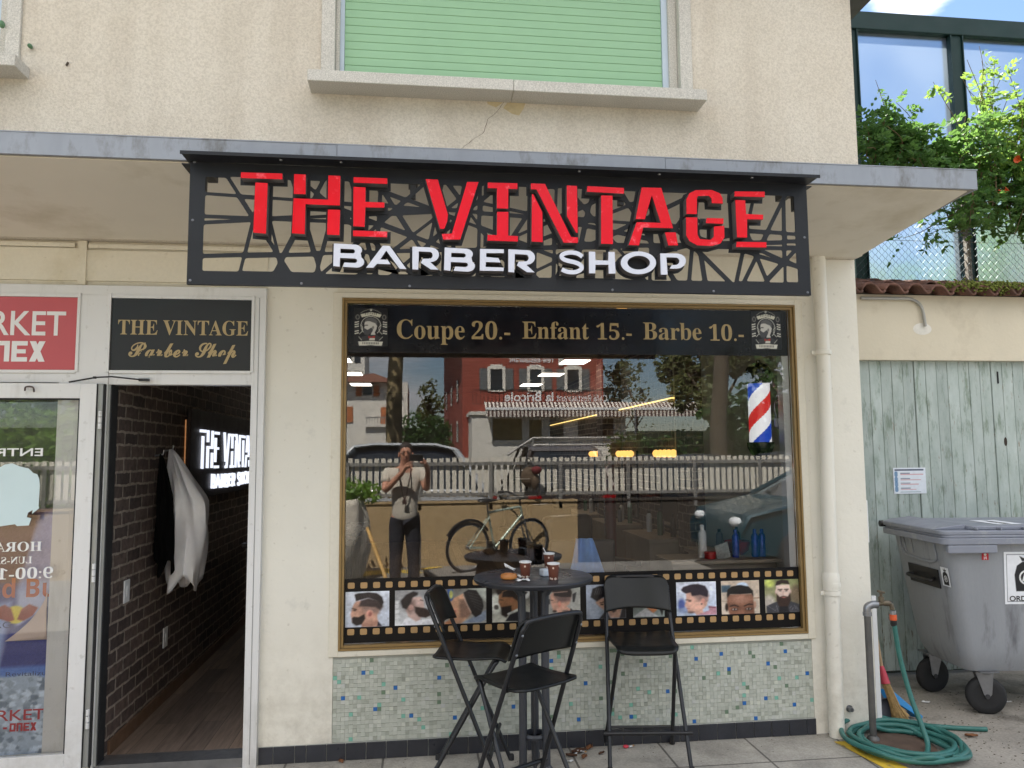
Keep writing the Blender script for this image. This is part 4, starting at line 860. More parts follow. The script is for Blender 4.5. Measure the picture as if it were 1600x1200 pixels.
PORT = [(K1, 67, 275, 520, 725, port1, 'bearded man with a swept-up quiff in profile'), (K1, 582, 255, 1034, 706, port2, 'bearded man looking up in profile'), (K1, 1095, 238, 1533, 684, port3, 'head tilted back with a shaved parting line'),
 (K2, 55, 240, 420, 618, port4, 'dark bearded man at the barber'), (K2, 540, 232, 906, 578, port5, 'man with a short fade and neck tattoo'), (K2, 957, 185, 1345, 585, port6, 'man with a glossy black quiff leaning'), (K2, 1405, 200, 1715, 572, port7, 'dark haired man in a white collar'),
 (K3, 332, 150, 712, 532, port8, 'young man with a textured crop in profile'), (K3, 747, 140, 1113, 520, port9, 'close brown face with a cropped hairline'), (K3, 1150, 130, 1500, 508, port10, 'long bearded man facing the camera')]
for k, x0, y0, x1, y1, fn, lb in PORT:
    c = Canvas(x0, y0, x1, y1, 56, 58, (200, 200, 205)); fn(c); c.photo(); c.noise(3.5)
    a, b_ = P(k[0]+x0/k[2], k[1]+y0/k[2], VY), P(k[0]+x1/k[2], k[1]+y1/k[2], VY)
    o = print_mesh('portrait', c, rect_corner(a.x, min(b_.x, PX1-.005), FZ0+.083, FZ1-.068, VY-.0007), M_PRINT, fs, 1.0); o['label'] = 'portrait of a '+lb if not lb.startswith(('head', 'close')) else 'portrait of a '+lb
# ------------------------------------------------------------------ open door leaf, seen from its inner side
dl = thing('shop_door', 'white aluminium glass door folded back open over the market window', 'door', (-1.665, -.06, 0))
ang = R(3.2); hx, hy = -1.664, -.075
def leaf(u, d, z): return (hx-u*math.cos(ang)-d*math.sin(ang), hy-u*math.sin(ang)+d*math.cos(ang), z)   # u from the hinge, d depth
m = MB()
def lbox(m, u0, u1, d0, d1, z0, z1, k=0):
    m.add([leaf(u, d, z) for z in (z0, z1) for d in (d0, d1) for u in (u1, u0)], [(0, 2, 3, 1), (4, 5, 7, 6), (0, 1, 5, 4), (2, 6, 7, 3), (0, 4, 6, 2), (1, 3, 7, 5)], k)
LW = .80; st = .078
for u0, u1, z0, z1 in ((0, st, .06, 1.985), (LW-st, LW, .06, 1.985), (st, LW-st, 1.908, 1.985), (st, LW-st, .06, .135)): lbox(m, u0, u1, 0, .045, z0, z1)
for u0, u1, z0, z1 in ((st, st+.007, .135, 1.908), (st, LW-st, 1.901, 1.908)): lbox(m, u0, u1, .004, .04, z0, z1, 1)
lbox(m, -.003, .0, .002, .044, .06, 1.985, 1); lbox(m, -.028, -.003, .012, .05, .06, 1.985, 2); lbox(m, -.036, -.028, .02, .05, .06, 1.985, 1)
m.build('door_frame', [M_ALU, M_RUBBER, M('grey_aluminium', C(150, 152, 150), .4, .2)], dl, smooth=0, bevel=.0015, seg=1)
m = MB(); lbox(m, st+.001, LW-st-.001, .018, .024, .136, 1.907); m.build('pane', M_GLASS2, dl, smooth=0)
for z in (1.78, .28, 1.0):
    m = MB()
    for k in range(3): c = leaf(-.022, .004, z-.03+k*.032); m.lathe([(.009, 0), (.009, .028)], c, 12)
    m.build('hinge', M_ALU, dl)
m = MB(); q = [P(*a, -.12) for a in ((46, 606), (53, 604.5), (54, 613))]; q = [P(39, 610, -.12), P(40, 605, -.11), P(47, 604, -.115), P(52, 606, -.115), P(53, 612, -.125)]; m.tube(bez(q, 4), .0045, 8); m.build('latch', M('dark_latch', C(96, 84, 80), .5, .3), dl)
m = MB(); a, b_, c, d = P(108, 597, -.075), P(148, 590, -.10), P(175, 588.5, -.085), P(222, 593.5, -.05)
m.tube([a, b_], .0045, 8); m.tube([b_+Vector((0, -.008, .0)), c, d], .004, 8); m.obox(d+Vector((.008, .006, 0)), (.05, .02, .014)); m.lathe([(.009, -.006), (.009, .006)], b_, 10)
m.build('door_closer', M_BLACK, dl)
def ltext(m, t, px0, px1, zb, zt, st_=None, mirror=True, bold=0.):
    pm = 711+(1.6-(zb+zt)/2)*1195/4.2; a, b_ = P(px0, pm, hy).x, P(px1, pm, hy).x
    add_text(m, t, a, b_, zb, zt, 0, st_, mirror, bold, frame=lambda x, z: leaf(hx-x, .0165, z))
Z = lambda y: P(60, y, hy).z
m = MB(); ltext(m, 'ENTR\u00c9E', -36, 67, Z(712.5), Z(697), None, True, .012); ltext(m, 'HORAIRE', -50, 66, Z(861), Z(846), BOLD_SERIF); ltext(m, 'LUN-SAM', -22, 51, Z(880), Z(869), BOLD_SERIF); ltext(m, '9:00-19:00', -62, 83, Z(904), Z(886), BOLD_SERIF)
m.build('lettering', M_WHITE, dl, smooth=0)
pts = [(-70, 727), (0, 731), (8, 726), (20, 724), (32, 729), (45, 732), (52, 739), (58, 741), (61, 748), (62, 758), (60, 790), (61, 794), (55, 799), (50, 803), (51, 797), (44, 801), (42, 808), (49, 810), (45, 821), (27, 822), (24, 819), (10, 821), (-10, 824), (-70, 822)]
m = MB(); pl = [leaf(hx-P(x, y, hy).x, .0172, P(x, y, hy).z) for x, y in pts][::-1]; m.add(pl, [tuple(range(len(pl)))]); m.build('sticker', M('pale_blue_film', C(206, 226, 230), .45, var=.03), dl, smooth=0)
# ------------------------------------------------------------------ poster in the market window
PYM = -.0015
po = thing('poster', 'peeling blue drink poster with ice cubes inside the market window', 'poster', (-2.1, 0, .08))
bx0, bx1, bz0, bz1 = -2.9, -1.872, .085, 1.33
c = Canvas(-130, 795, 85, 1188, 120, 220, (70, 72, 130))
c.poly([(-130, 795), (85, 795), (85, 920), (-130, 920)], (112, 82, 92), 30); c.poly([(60, 805), (85, 800), (85, 960), (30, 1000), (28, 925)], (176, 182, 212), 10); c.poly([(42, 870), (54, 815), (78, 805), (80, 900), (30, 925)], (156, 160, 200), 8)
c.poly([(-130, 960), (20, 940), (5, 1050), (-130, 1050)], (150, 168, 214), 10); c.poly([(20, 985), (76, 950), (80, 1045), (6, 1050)], (38, 46, 124), 4); c.poly([(-130, 1045), (80, 1040), (80, 1062), (-130, 1062)], (86, 122, 196), 6)
c.ell(27, 960, 16, 14, (226, 206, 60), 2); c.poly([(-6, 950), (10, 944), (20, 950), (26, 968), (17, 971), (4, 966), (-6, 972)], (150, 62, 44), 2); c.poly([(62, 950), (48, 944), (36, 952), (30, 968), (40, 970), (54, 962)], (150, 62, 44), 2)
c.poly([(-130, 1058), (30, 1056), (50, 1052), (85, 1060), (85, 1190), (-130, 1190)], (168, 184, 204), 5)
for k in range(420):
    x, y = RNG.uniform(-130, 85), RNG.uniform(1060, 1188); s = RNG.uniform(3, 9); g = RNG.choice([120, 160, 200, 226, 240]); a = RNG.uniform(0, 6)
    c.poly([(x+s*math.cos(a+q*1.57+RNG.uniform(-.3, .3)), y+s*.8*math.sin(a+q*1.57)) for q in range(4)], (g-18, g-4, g+14), 1.5, .75)
c.noise(4)
print_mesh('print', c, lambda u, v: (P(-130+215*u, 900, PYM).x, PYM, P(40, 795+393*v, PYM).z), M_PRINT, po, 1.0)
m = MB(); q = lambda x, y: P(x, y, PYM)
add_text(m, 'd Bull', q(4, 918).x, q(110, 918).x, q(60, 933).z, q(60, 902).z, PYM-.0008, SANS_B); m.build('lettering', M('orange_print', C(204, 110, 72), .5), po, smooth=0)
m = MB(); add_text(m, 'ENERG', q(-45, 976).x, q(17, 976).x, q(20, 981).z, q(20, 971).z, PYM-.0008); add_text(m, 'Revitalizuje', q(9, 1054).x, q(84, 1054).x, q(20, 1059).z, q(20, 1050).z, PYM-.0008); m.build('small_lettering', M('navy_print', C(56, 66, 110), .5), po, smooth=0)
m = MB(); add_text(m, 'MARKET', q(-52, 1118).x, q(70, 1118).x, q(20, 1126).z, q(20, 1109).z, PYM-.0010, None, False, .008); e_ = onex(m, q(57, 1136).x, q(20, 1143).z, q(20, 1130).z, 1, PYM-.0010); yq = (q(20, 1137).z); m.add([(e_-.03, PYM-.001, yq-.006), (e_-.012, PYM-.001, yq-.006), (e_-.012, PYM-.001, yq+.004), (e_-.03, PYM-.001, yq+.004)], [(0, 1, 2, 3)]); m.build('shop_lettering', M_REDTXT, po, smooth=0)
# the peeled corner curls towards the door
m = MB()
A0, B0, C0 = q(76, 914), q(75, 998), q(8, 1002)
def curl(u, v):
    p = C0.lerp(B0, u); t = A0; r = p.lerp(t, v*(u)) if u > .02 else p
    return (r.x, PYM-.003-.012*math.sin(math.pi*min(1, v*u*1.0))*(.4+.6*u)-.01*u*(1-v), r.z)
m.grid(curl, 12, 12); m.f = [f for f in m.f]
m.build('peeled_corner', M('poster_back', C(222, 200, 188), .8, var=.05), po, solid=.0006)
M_GREYPOST = M('grey_window_post', C(170, 176, 172), .5)
mi = MB(); mi.box(-4.5, -1.75, 1.6, 1.65, .05, 2.7); mi.build('market_rear_wall', M('market_shelves', C(86, 92, 74), .8, var=.5, vs=6), bld, smooth=0)
MB().box(-4.5, -1.75, .15, 1.6, .01, .05).build('market_floor', M_DIM, bld, smooth=0); MB().box(-4.5, -1.75, .15, 1.6, 2.74, 2.76).build('market_ceiling', M_CEIL, bld, smooth=0)
# ------------------------------------------------------------------ inside the barber's
M_LED = EMIT('led_white', (.82, .87, 1.), .24)
led = thing('lit_wall_sign', 'lit white letter sign on the brick wall inside the doorway', 'sign', (IX0, 2.3, 1.6))
m = MB(); m.box(IX0+.012, IX0+.04, 1.30, 3.95, 1.30, 1.94); m.build('board', M('sign_board_dark', C(48, 40, 40), .6), led, smooth=0, bevel=.004)
gx0, gx1 = sx0, sx1
def wallmap(lp): return [(1.50+(x+.70)/2.21*2.02, 1.385+(z-2.385)/.36*.42) for x, z in lp]
for gl, gm in ((GLYPH_RED, M_LED), (GLYPH_WHT, M_LED)):
    for xz in gl:
        m = MB()
        if gl is GLYPH_RED:
            for lp in xz: add_outline(m, [wallmap(lp)], 0, .012, offset=-.0035, frame=lambda a, b, z: (IX0+.052-z, a, b))
        else: add_outline(m, [wallmap(l) for l in xz], 0, .012, frame=lambda a, b, z: (IX0+.052-z, a, b))
        m.build('letter', gm, led, smooth=0)
m = MB(); m.box(IX0+.004, IX0+.010, 1.286, 1.297, 1.36, 1.86); m.build('backlight', EMIT('warm_led', (1., .45, .18), .05), led, smooth=0)
# coats on the wall
def coat(name, lb, y, w, z0, z1, mat, fold, skew=0., out=.16):
    t = thing(name, lb, 'coat', (IX0, y, z0))
    def fn(u, v):
        a = 2*math.pi*u; z = z1+(z0-z1)*v; k = (.10+.9*min(1, v*2.6)**.8)*(1-.12*math.sin(v*5+fold)); 
        r = 1+.2*math.sin(a*5+fold+v*3)+.12*math.sin(a*9-v*6+fold); drop = .05*math.sin(a*3+fold)*(v**3)
        return (IX0+.03+(out*.5*k)*(1+math.cos(a)*.9*r), y+skew*v+w*.5*k*math.sin(a)*r, z-drop)
    m = MB(); m.grid(fn, 40, 26, cu=True); m.build('garment', mat, t, smooth=70, solid=.003)
    m = MB(); m.tube([(IX0+.0, y, z1-.01), (IX0+.05, y, z1), (IX0+.055, y, z1+.025)], .006, 8); m.build('hook', M_STEEL, t); return t
coat('hanging_coat', 'black gown hanging on the brick wall beside the white one', .70, .14, .93, 1.62, M('black_cloth', C(12, 12, 13), .95, spec=.1), .4, 0., .09)
coat('hanging_coat', 'white shirt hanging on the brick wall inside the doorway', .88, .27, .80, 1.65, M('white_cloth', C(244, 244, 248, 1.), .85, bump=.3, bs=30, bd=.006), 2.1, .04, .22)
for y, z, lb in ((.30, .86, 'white light switch on the brick wall near the doorway'), (1.0, .45, 'white wall socket low on the brick wall')):
    t = thing('wall_switch', lb, 'switch', (IX0, y, z)); MB().box(IX0+.001, IX0+.009, y-.04, y+.04, z-.062, z+.062).build('plate', M_WHITE, t, smooth=0, bevel=.003); MB().box(IX0+.009, IX0+.013, y-.012, y+.012, z-.03, z+.03).build('rocker', M_WHITE, t, smooth=0, bevel=.002)
# reception desk deep inside the doorway
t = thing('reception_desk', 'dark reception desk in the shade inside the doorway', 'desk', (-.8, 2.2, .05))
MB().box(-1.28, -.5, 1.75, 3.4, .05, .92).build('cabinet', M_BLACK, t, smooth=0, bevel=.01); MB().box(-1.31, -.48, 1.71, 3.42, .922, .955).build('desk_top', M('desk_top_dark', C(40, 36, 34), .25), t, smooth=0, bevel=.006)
t = thing('paper_stack', 'loose white papers on the dark reception desk', 'papers', (-1.1, 1.95, .956)); m = MB()
for k in range(5): m.obox((-1.08+k*.03, 1.9+k*.05, .958+k*.004), (.2, .28, .003), Matrix.Rotation(.3*k, 3, 'Z'))
m.build('sheet', M_WHITE, t, smooth=0)
# ceiling lamp panels
M_PANEL = EMIT('lamp_panel', (1., .93, .8), 1.4)
LAMPS = [(-.95, 4.8, 'front'), (-.93, 6.3, 'middle'), (-.9, 7.9, 'rear'), (1.88, 4.8, 'front'), (1.85, 6.3, 'middle'), (1.8, 7.9, 'rear')]
for x, y, w_ in LAMPS:
    t = thing('ceiling_lamp', f"{w_} square ceiling panel lamp of the {'left' if x < 0 else 'right'} row seen through the window", 'lamp', (x, y, 2.74), 'ceiling panel lamps in the barber shop')
    MB().box(x-.17, x+.17, y-.21, y+.21, 2.715, 2.744).build('frame', M_WHITE, t, smooth=0); MB().box(x-.155, x+.155, y-.195, y+.195, 2.71, 2.7145).build('diffuser', M_PANEL, t, smooth=0)
# strip light along the right wall
t = setp(MB().tube([(IX1-.02, 2.78, 2.126), (IX2-.02, 2.78, 2.126)], .007, 6).tube([(IX2-.02, 2.77, 2.126), (IX2-.02, 9.6, 2.126)], .007, 6).build('led_strip', EMIT('strip_led', (1., .70, .22), .36), None, loc=(IX2, 4, 2.12)), 'glowing yellow LED strip along the right wall inside', 'strip light')
M_BULB = EMIT('globe_bulb', (1., .52, .13), .32)
M_MIRROR = M('mirror', (.6, .6, .62), .03, 1., var=.0)
M_WOODC = M('pale_counter', C(176, 160, 140), .5, var=.1)
nth = ['nearest', 'second', 'third', 'farthest']
bottle_cols = [('white', M('white_plastic', C(222, 224, 226), .35)), ('black', M_BLACK), ('green', M('green_plastic', C(70, 110, 84), .4)), ('grey', M('grey_plastic', C(126, 128, 134), .4))]
def bottle(x, y, z, r, h, mat, lb, cat='bottle', grp=None, cap=M_BLACK):
    t = thing('bottle', lb, cat, (x, y, z), grp)
    MB().lathe([(r*.94, 0), (r, .006), (r, h*.72), (r*.8, h*.8), (r*.45, h*.86)], (x, y, z), 16).build('body', mat, t); MB().lathe([(r*.5, h*.86), (r*.5, h*.98), (r*.35, h)], (x, y, z), 12).build('cap', cap, t); return t
for k in range(4):
    y = 1.45+1.45*k
    t = thing('bulb_bar', f'{nth[k]} glowing row of round bulbs on the right wall', 'lamp', (2.36, y, 1.6), 'bulb rows over the mirrors')
    wx = IX1 if y < 2.8 else IX2
    MB().box(wx-.03, wx-.001, y-.33, y+.33, 1.565, 1.63).build('rail', M_BLACK, t, smooth=0)
    for q in range(5): MB().ell((wx-.065, y-.26+q*.13, 1.598), .038, 12, 8).build('bulb', M_BULB, t)
    t = thing('wall_mirror', f'{nth[k]} tall mirror under a bulb row on the right wall', 'mirror', (wx, y, .85), 'barber mirrors')
    MB().box(wx-.012, wx-.002, y-.3, y+.3, .9, 1.53).build('mirror_glass', M_MIRROR, t, smooth=0); m = MB()
    for a0, a1, b0, b1 in ((y-.32, y-.3, .88, 1.55), (y+.3, y+.32, .88, 1.55), (y-.3, y+.3, 1.53, 1.55), (y-.3, y+.3, .88, .9)): m.box(wx-.02, wx-.001, a0, a1, b0, b1)
    m.build('frame', M_BLACK, t, smooth=0)
    t = thing('counter', f'{nth[k]} pale counter shelf below a mirror', 'counter', (wx-.2, y, .8), 'barber counters')
    MB().box(wx-.38, wx-.002, y-.45, y+.45, .8, .835).build('top', M_WOODC, t, smooth=0, bevel=.004); MB().box(wx-.36, wx-.003, y-.4, y+.4, .45, .799).build('drawer_unit', M_WOODC, t, smooth=0, bevel=.004)
    for q in range(4):
        nm, mt = bottle_cols[(q+k) % 4]; bottle(wx-.1-.07*(q % 2), y-.3+.17*q, .836, .026, .16+.05*((q+k) % 3), mt, f'small {nm} bottle, number {q+1} from the front on the {nth[k]} counter', grp='bottles on the counters')
# brick pillars standing out from the right wall and one further in
for x, y, lb in ((2.32, 4.85, 'brick pillar deep in the shop between the far mirrors'), (2.41, 2.2, 'brick pillar nearest the barber pole')):
    t = setp(MB().box(x-.13, x+.13, y-.14, y+.14, .05, 2.745).build('brick_pillar', M_BRICK, None, smooth=0, loc=(x, y, 0)), lb, 'pillar')
# barber chairs
def barber_chair(x, y, rz, lb):
    t = thing('barber_chair', lb, 'chair', (x, y, .05), 'barber chairs', local=True); t.rotation_euler = (0, 0, rz)
    pad = M('black_leather', C(30, 30, 32), .35)
    MB().lathe([(.28, 0), (.28, .02), (.2, .04), (.05, .06), (.05, .4)], (0, 0, 0), 24).build('pedestal', M_STEEL, t)
    MB().box(-.25, .25, -.27, .25, .4, .52).build('seat', pad, t, smooth=0, bevel=.04, seg=3); MB().box(-.24, .24, .24, .36, .5, 1.05).build('backrest', pad, t, smooth=0, bevel=.05, seg=3)
    MB().box(-.13, .13, .27, .35, 1.1, 1.26).build('headrest', pad, t, smooth=0, bevel=.03, seg=3)
    for s in (-1, 1): m = MB(); m.box(s*.31-.035, s*.31+.035, -.22, .26, .66, .71); m.box(s*.31-.02, s*.31+.02, -.05, .05, .46, .66); m.build('armrest', pad, t, smooth=0, bevel=.015)
    m = MB(); m.box(-.2, .2, -.62, -.45, .12, .15); m.box(-.04, .04, -.5, -.2, .15, .42); m.build('footrest', M_STEEL, t, smooth=0, bevel=.01)
barber_chair(1.35, 1.75, R(25), 'black barber chair nearest the window glass'); barber_chair(1.4, 3.2, R(15), 'black barber chair behind the nearest one'); barber_chair(1.35, 4.7, R(20), 'black barber chair farthest in')
# low sill shelf behind the glass with bottles
t = thing('window_shelf', 'pale low shelf behind the right end of the window', 'shelf', (1.9, .35, .5))
MB().box(1.50, 2.2, .22, .55, .935, .955).build('top', M_WOODC, t, smooth=0, bevel=.003); MB().box(1.52, 2.18, .26, .53, .052, .934).build('cabinet', M_WOODC, t, smooth=0)
SB = lambda px, py: P(px, py, .36)
bottle(SB(1098, 870).x, .36, .956, .026, .20, bottle_cols[0][1], 'tall white spray bottle on the shelf behind the window', cap=M_WHITE)
MBL = M('blue_can', C(24, 56, 160), .3, .3)
for px, lb in ((1148, 'blue spray can standing alone on the window shelf'), (1178, 'left blue spray can of the close pair on the shelf'), (1189, 'right blue spray can of the close pair on the shelf')): bottle(SB(px, 870).x, .34, .956, .022, .17, MBL, lb, 'can', cap=MBL)
t = thing('tub', 'red round tub beside the white spray bottle', 'tub', (SB(1104, 870).x, .3, .956)); x_ = SB(1104, 870).x; MB().lathe([(.03, 0), (.034, .004), (.034, .028)], (x_, .3, .956), 18).build('body', M('red_plastic', C(176, 30, 36), .35), t); MB().lathe([(.036, .029), (.036, .042), (.03, .045)], (x_, .3, .956), 18).build('lid', M('red_plastic', C(176, 30, 36), .35), t)
x_ = SB(1120, 870).x; t = setp(MB().obox((x_+.01, .29, 1.0), (.085, .006, .10), Matrix.Rotation(-.3, 3, 'Y') @ Matrix.Rotation(.25, 3, 'X')).build('price_card', M('newsprint', C(170, 172, 170), .7, var=.3, vs=60), None, smooth=0, loc=(x_, .29, .956)), 'small printed card leaning on the shelf by the red tub', 'card')
t = thing('helmet', 'red plastic bowl at the back of the window shelf', 'bowl', (2.02, .48, .956)); MB().lathe([(.04, 0), (.07, .03), (.085, .085), (.08, .085), (.066, .034), (.0, .008)], (2.02, .47, .956), 24).build('bowl', M('dark_red_plastic', C(126, 20, 26), .3), t)
# red chain post and blue towel over a chair back
t = thing('red_column', 'slim dark red upright post inside with a chain', 'post', (1.70, 2.5, .05)); MB().lathe([(.05, .05), (.05, 1.55), (.03, 1.58)], (1.71, 2.5, 0), 16).build('post', M('dark_red_paint', C(92, 18, 24), .4), t)
m = MB()
for k in range(26):
    z = 1.5-k*.024; c_ = Vector((1.64, 2.44, z)); m.tube([c_+Vector(((.006*math.cos(a) if k % 2 else 0), (0 if k % 2 else .006*math.cos(a)), .015*math.sin(a))) for a in [i*math.pi/4 for i in range(8)]], .0022, 5, closed=True)
m.build('chain', M_STEEL, t)
t = thing('blue_towel', 'light blue towel draped over a dark chair back behind the table', 'towel', (1.1, .28, .9))
tx = P(912, 870, .28).x
def tow(u, v):
    a = (u-.5); w_ = .05+.085*v; z = 1.10-.30*v-.03*math.sin(u*7)*v
    return (tx+2*a*w_+.012*v, .26-.03*math.sin(v*2.2)-.012*math.sin(u*13+v*3), z)
m = MB(); m.grid(tow, 22, 20); m.build('cloth', M('blue_cloth', C(130, 172, 232, 1.), .9, var=.12, vs=20, bump=.4, bs=90), t, smooth=80, solid=.004)
t = thing('dark_chair', 'dark waiting chair under the blue towel', 'chair', (tx, .5, .05)); m = MB(); m.box(tx-.2, tx+.2, .30, .34, .52, 1.085); m.build('backrest', M_BLACK, t, smooth=0, bevel=.015)
MB().box(tx-.21, tx+.21, .30, .74, .46, .51).build('seat', M_BLACK, t, smooth=0, bevel=.015)
for sx in (-1, 1):
    for yy in (.33, .71): MB().tube([(tx+sx*.19, yy, .05), (tx+sx*.19, yy, .46)], .014, 8).build('leg', M_BLACK, t)
# barber pole by the window jamb
bx, by = P(1187, 650, .25).x, .25
t = thing('barber_pole', 'striped red white and blue barber pole with a black dome top', 'barber pole', (bx, by, 1.6))
zt, zb_ = P(1187, 600, by).z, P(1187, 691, by).z; rr = .0665
m = MB(); m.c = []; nu, nv = 72, 90
for j in range(nv):
    for i in range(nu):
        a0, a1 = 2*math.pi*i/nu, 2*math.pi*(i+1)/nu; z0, z1 = zb_+(zt-zb_)*j/nv, zb_+(zt-zb_)*(j+1)/nv
        m.add([(bx+rr*math.sin(a0), by-rr*math.cos(a0), z0), (bx+rr*math.sin(a1), by-rr*math.cos(a1), z0), (bx+rr*math.sin(a1), by-rr*math.cos(a1), z1), (bx+rr*math.sin(a0), by-rr*math.cos(a0), z1)], [(0, 1, 2, 3)])
        x_ = rr*math.sin((a0+a1)/2); aa = (a0+a1)/2; aa = aa if aa < math.pi else aa-2*math.pi
        ph = (((z0-zb_)/(zt-zb_)-.75)/1.07-(aa+1.45)/(2*math.pi)) % 1.0
        m.c.append(C(30, 66, 178) if ph < .25 else C(236, 236, 240) if ph < .5 else C(206, 40, 46) if ph < .74 else C(236, 236, 240))
def _pole(nt, n, l, b):
    a = n.new('ShaderNodeAttribute'); a.attribute_name = 'Col'; l.new(a.outputs['Color'], b.inputs['Base Color']); b.inputs['Roughness'].default_value = .25; l.new(a.outputs['Color'], b.inputs['Emission Color']); b.inputs['Emission Strength'].default_value = .16  # faint glow added to brighten the unlit stripes
m.build('striped_cylinder', node_mat('added_glow_stripes', _pole), t, smooth=60)
MB().lathe([(.078, zt), (.082, zt+.012), (.074, zt+.03), (.086, zt+.05), (.084, zt+.075), (.066, zt+.105), (.035, zt+.127), (.012, zt+.135), (.014, zt+.147), (.0, zt+.152)], (bx, by, 0), 28).build('dome', M('dark_dome', C(26, 34, 30), .25), t)
MB().lathe([(.0, zb_-.12), (.03, zb_-.11), (.06, zb_-.07), (.08, zb_-.03), (.082, zb_), (.0, zb_+.002)], (bx, by, 0), 28).build('base', M('dark_dome', C(26, 34, 30), .25), t)
m = MB(); m.tube([(bx+.05, by, zt+.06), (bx+.12, by+.01, zt+.05), (bx+.14, by+.02, zt-.05)], .012, 8); m.obox((bx+.125, by, zt-.005), (.05, .03, .03)); m.tube(bez([(bx+.12, by, zt-.02), (bx+.14, by, zt-.09), (bx+.1, by, zt-.13), (bx+.12, by, zt-.28)], 6), .004, 6); m.build('bracket', M('grey_bracket', C(150, 150, 154), .4), t)
MB().obox((bx+.118, by, zt-.24), (.045, .006, .05)).build('tag', M_WHITE, t, smooth=0)
# ------------------------------------------------------------------ downpipe
dp = thing('drainpipe', 'cream painted drainpipe down the corner pier of the shop', 'drainpipe', (2.40, -.06, 0))
tp_, bt_ = P(1279, 410, -.06), P(1308, 1152, -.06)
dx = tp_.x; dr = .040; dxb = bt_.x
m = MB(); m.tube([(dx, -.06, 2.80), (dx, -.06, 1.9), ((dx+dxb)/2, -.06, 1.2), (dxb, -.06, .006)], [dr*.96, dr*.97, dr, dr*1.05], 24); m.build('pipe', M_WHITEWALL, dp)
for z, k in ((P(1281, 551, -.06).z, 1), (P(1298, 913, -.06).z, 0), (P(1299, 926, -.06).z, 1)):
    m = MB(); xx = dx+(dxb-dx)*(2.3-z)/2.3*.9; m.lathe([(dr+.001, -.014), (dr+.008, -.012), (dr+.009, 0), (dr+.008, .012), (dr+.001, .014)], (xx, -.06, z), 24)
    if k: m.obox((xx-.055, -.055, z), (.024, .014, .02)); m.obox((xx+.052, -.045, z), (.02, .012, .018))
    m.build('collar', M_WHITEWALL, dp)
z0 = P(1299, 926, -.06).z; m = MB(); m.lathe([(dr*1.12, 0), (dr*1.16, .03), (dr*1.16, .085), (dr*1.02, .1)], (dx+(dxb-dx)*.7, -.06, z0+.015), 24); m.build('sleeve', M_WHITEWALL, dp)
# ------------------------------------------------------------------ garage
GY = .93
gz_top, gz_l = P(1343, 562, GY).z, P(1343, 466, GY).z
ga = thing('garage', 'low cream garage with a clay tiled edge and faded green plank doors', 'garage', (4.2, GY, 0))
M_GWALL = M('garage_render', C(214, 204, 182), .85, var=.05, vs=2.5, bump=.4, bs=30, bd=.004, col2=C(184, 172, 150), c2s=2.2, c2lo=.52, c2hi=.75)
m = MB(); m.box(BX1+.001, 7.5, GY, GY+.2, gz_top, gz_l+.03); m.box(6.2, 7.5, GY+.001, GY+.2, 0, gz_top); m.box(BX1+.001, 3.13, GY+.001, GY+.2, 0, gz_top); m.build('wall', M_GWALL, ga, smooth=0)
m = MB(); m.box(BX1+.01, 7.5, GY+.2, 4.4, gz_l-.1, gz_l-.05); m.build('inner_roof', M_DIM, ga, smooth=0)
def _oldpaint(nt, n, l, b):
    tc = n.new('ShaderNodeTexCoord'); b.inputs['Roughness'].default_value = .75; b.inputs['Specular IOR Level'].default_value = .25
    def noise(s, sc, d=8):
        mp = n.new('ShaderNodeMapping'); mp.inputs['Scale'].default_value = sc; l.new(tc.outputs['Object'], mp.inputs[0]); z = n.new('ShaderNodeTexNoise'); z.inputs['Scale'].default_value = s; z.inputs['Detail'].default_value = d; z.inputs['Roughness'].default_value = .68; l.new(mp.outputs[0], z.inputs[0]); return z.outputs['Fac']
    def mix(f, lo, hi, a, c):
        q = n.new('ShaderNodeMapRange'); q.inputs[1].default_value = lo; q.inputs[2].default_value = hi; l.new(f, q.inputs[0]); x = n.new('ShaderNodeMix'); x.data_type = 'RGBA'; l.new(q.outputs[0], x.inputs[0])
        for i, v in ((6, a), (7, c)):
            if isinstance(v, tuple): x.inputs[i].default_value = v+(1,)
            else: l.new(v, x.inputs[i])
        return x.outputs[2]
    at = n.new('ShaderNodeAttribute'); at.attribute_name = 'Col'
    base = mix(noise(2.5, (3.5, 1, 1.3)), .35, .65, C(166, 178, 172), C(190, 200, 196))
    base = mix(noise(4, (5, 1, 1.2)), .52, .68, base, C(132, 146, 132))
    base = mix(noise(7, (6, 1, 1.4)), .62, .70, base, C(150, 140, 124))
    sp = n.new('ShaderNodeSeparateXYZ'); l.new(tc.outputs['Object'], sp.inputs[0])
    low = n.new('ShaderNodeMapRange'); low.inputs[1].default_value = 1.3; low.inputs[2].default_value = .2; low.inputs[4].default_value = .09; l.new(sp.outputs[2], low.inputs[0])
    ad = n.new('ShaderNodeMath'); l.new(noise(9, (6, 1, .8)), ad.inputs[0]); l.new(low.outputs[0], ad.inputs[1])
    base = mix(ad.outputs[0], .64, .72, base, C(128, 120, 106))
    x = n.new('ShaderNodeMix'); x.data_type = 'RGBA'; x.blend_type = 'MULTIPLY'; x.inputs[0].default_value = 1; l.new(base, x.inputs[6]); l.new(at.outputs['Color'], x.inputs[7]); l.new(x.outputs[2], b.inputs['Base Color'])
    bp = n.new('ShaderNodeBump'); bp.inputs['Strength'].default_value = .35; bp.inputs['Distance'].default_value = .003; l.new(noise(9, (8, 1, .6)), bp.inputs['Height']); l.new(bp.outputs[0], b.inputs['Normal'])
M_OLDP = node_mat('faded_green_paint', _oldpaint)
DY = GY+.055
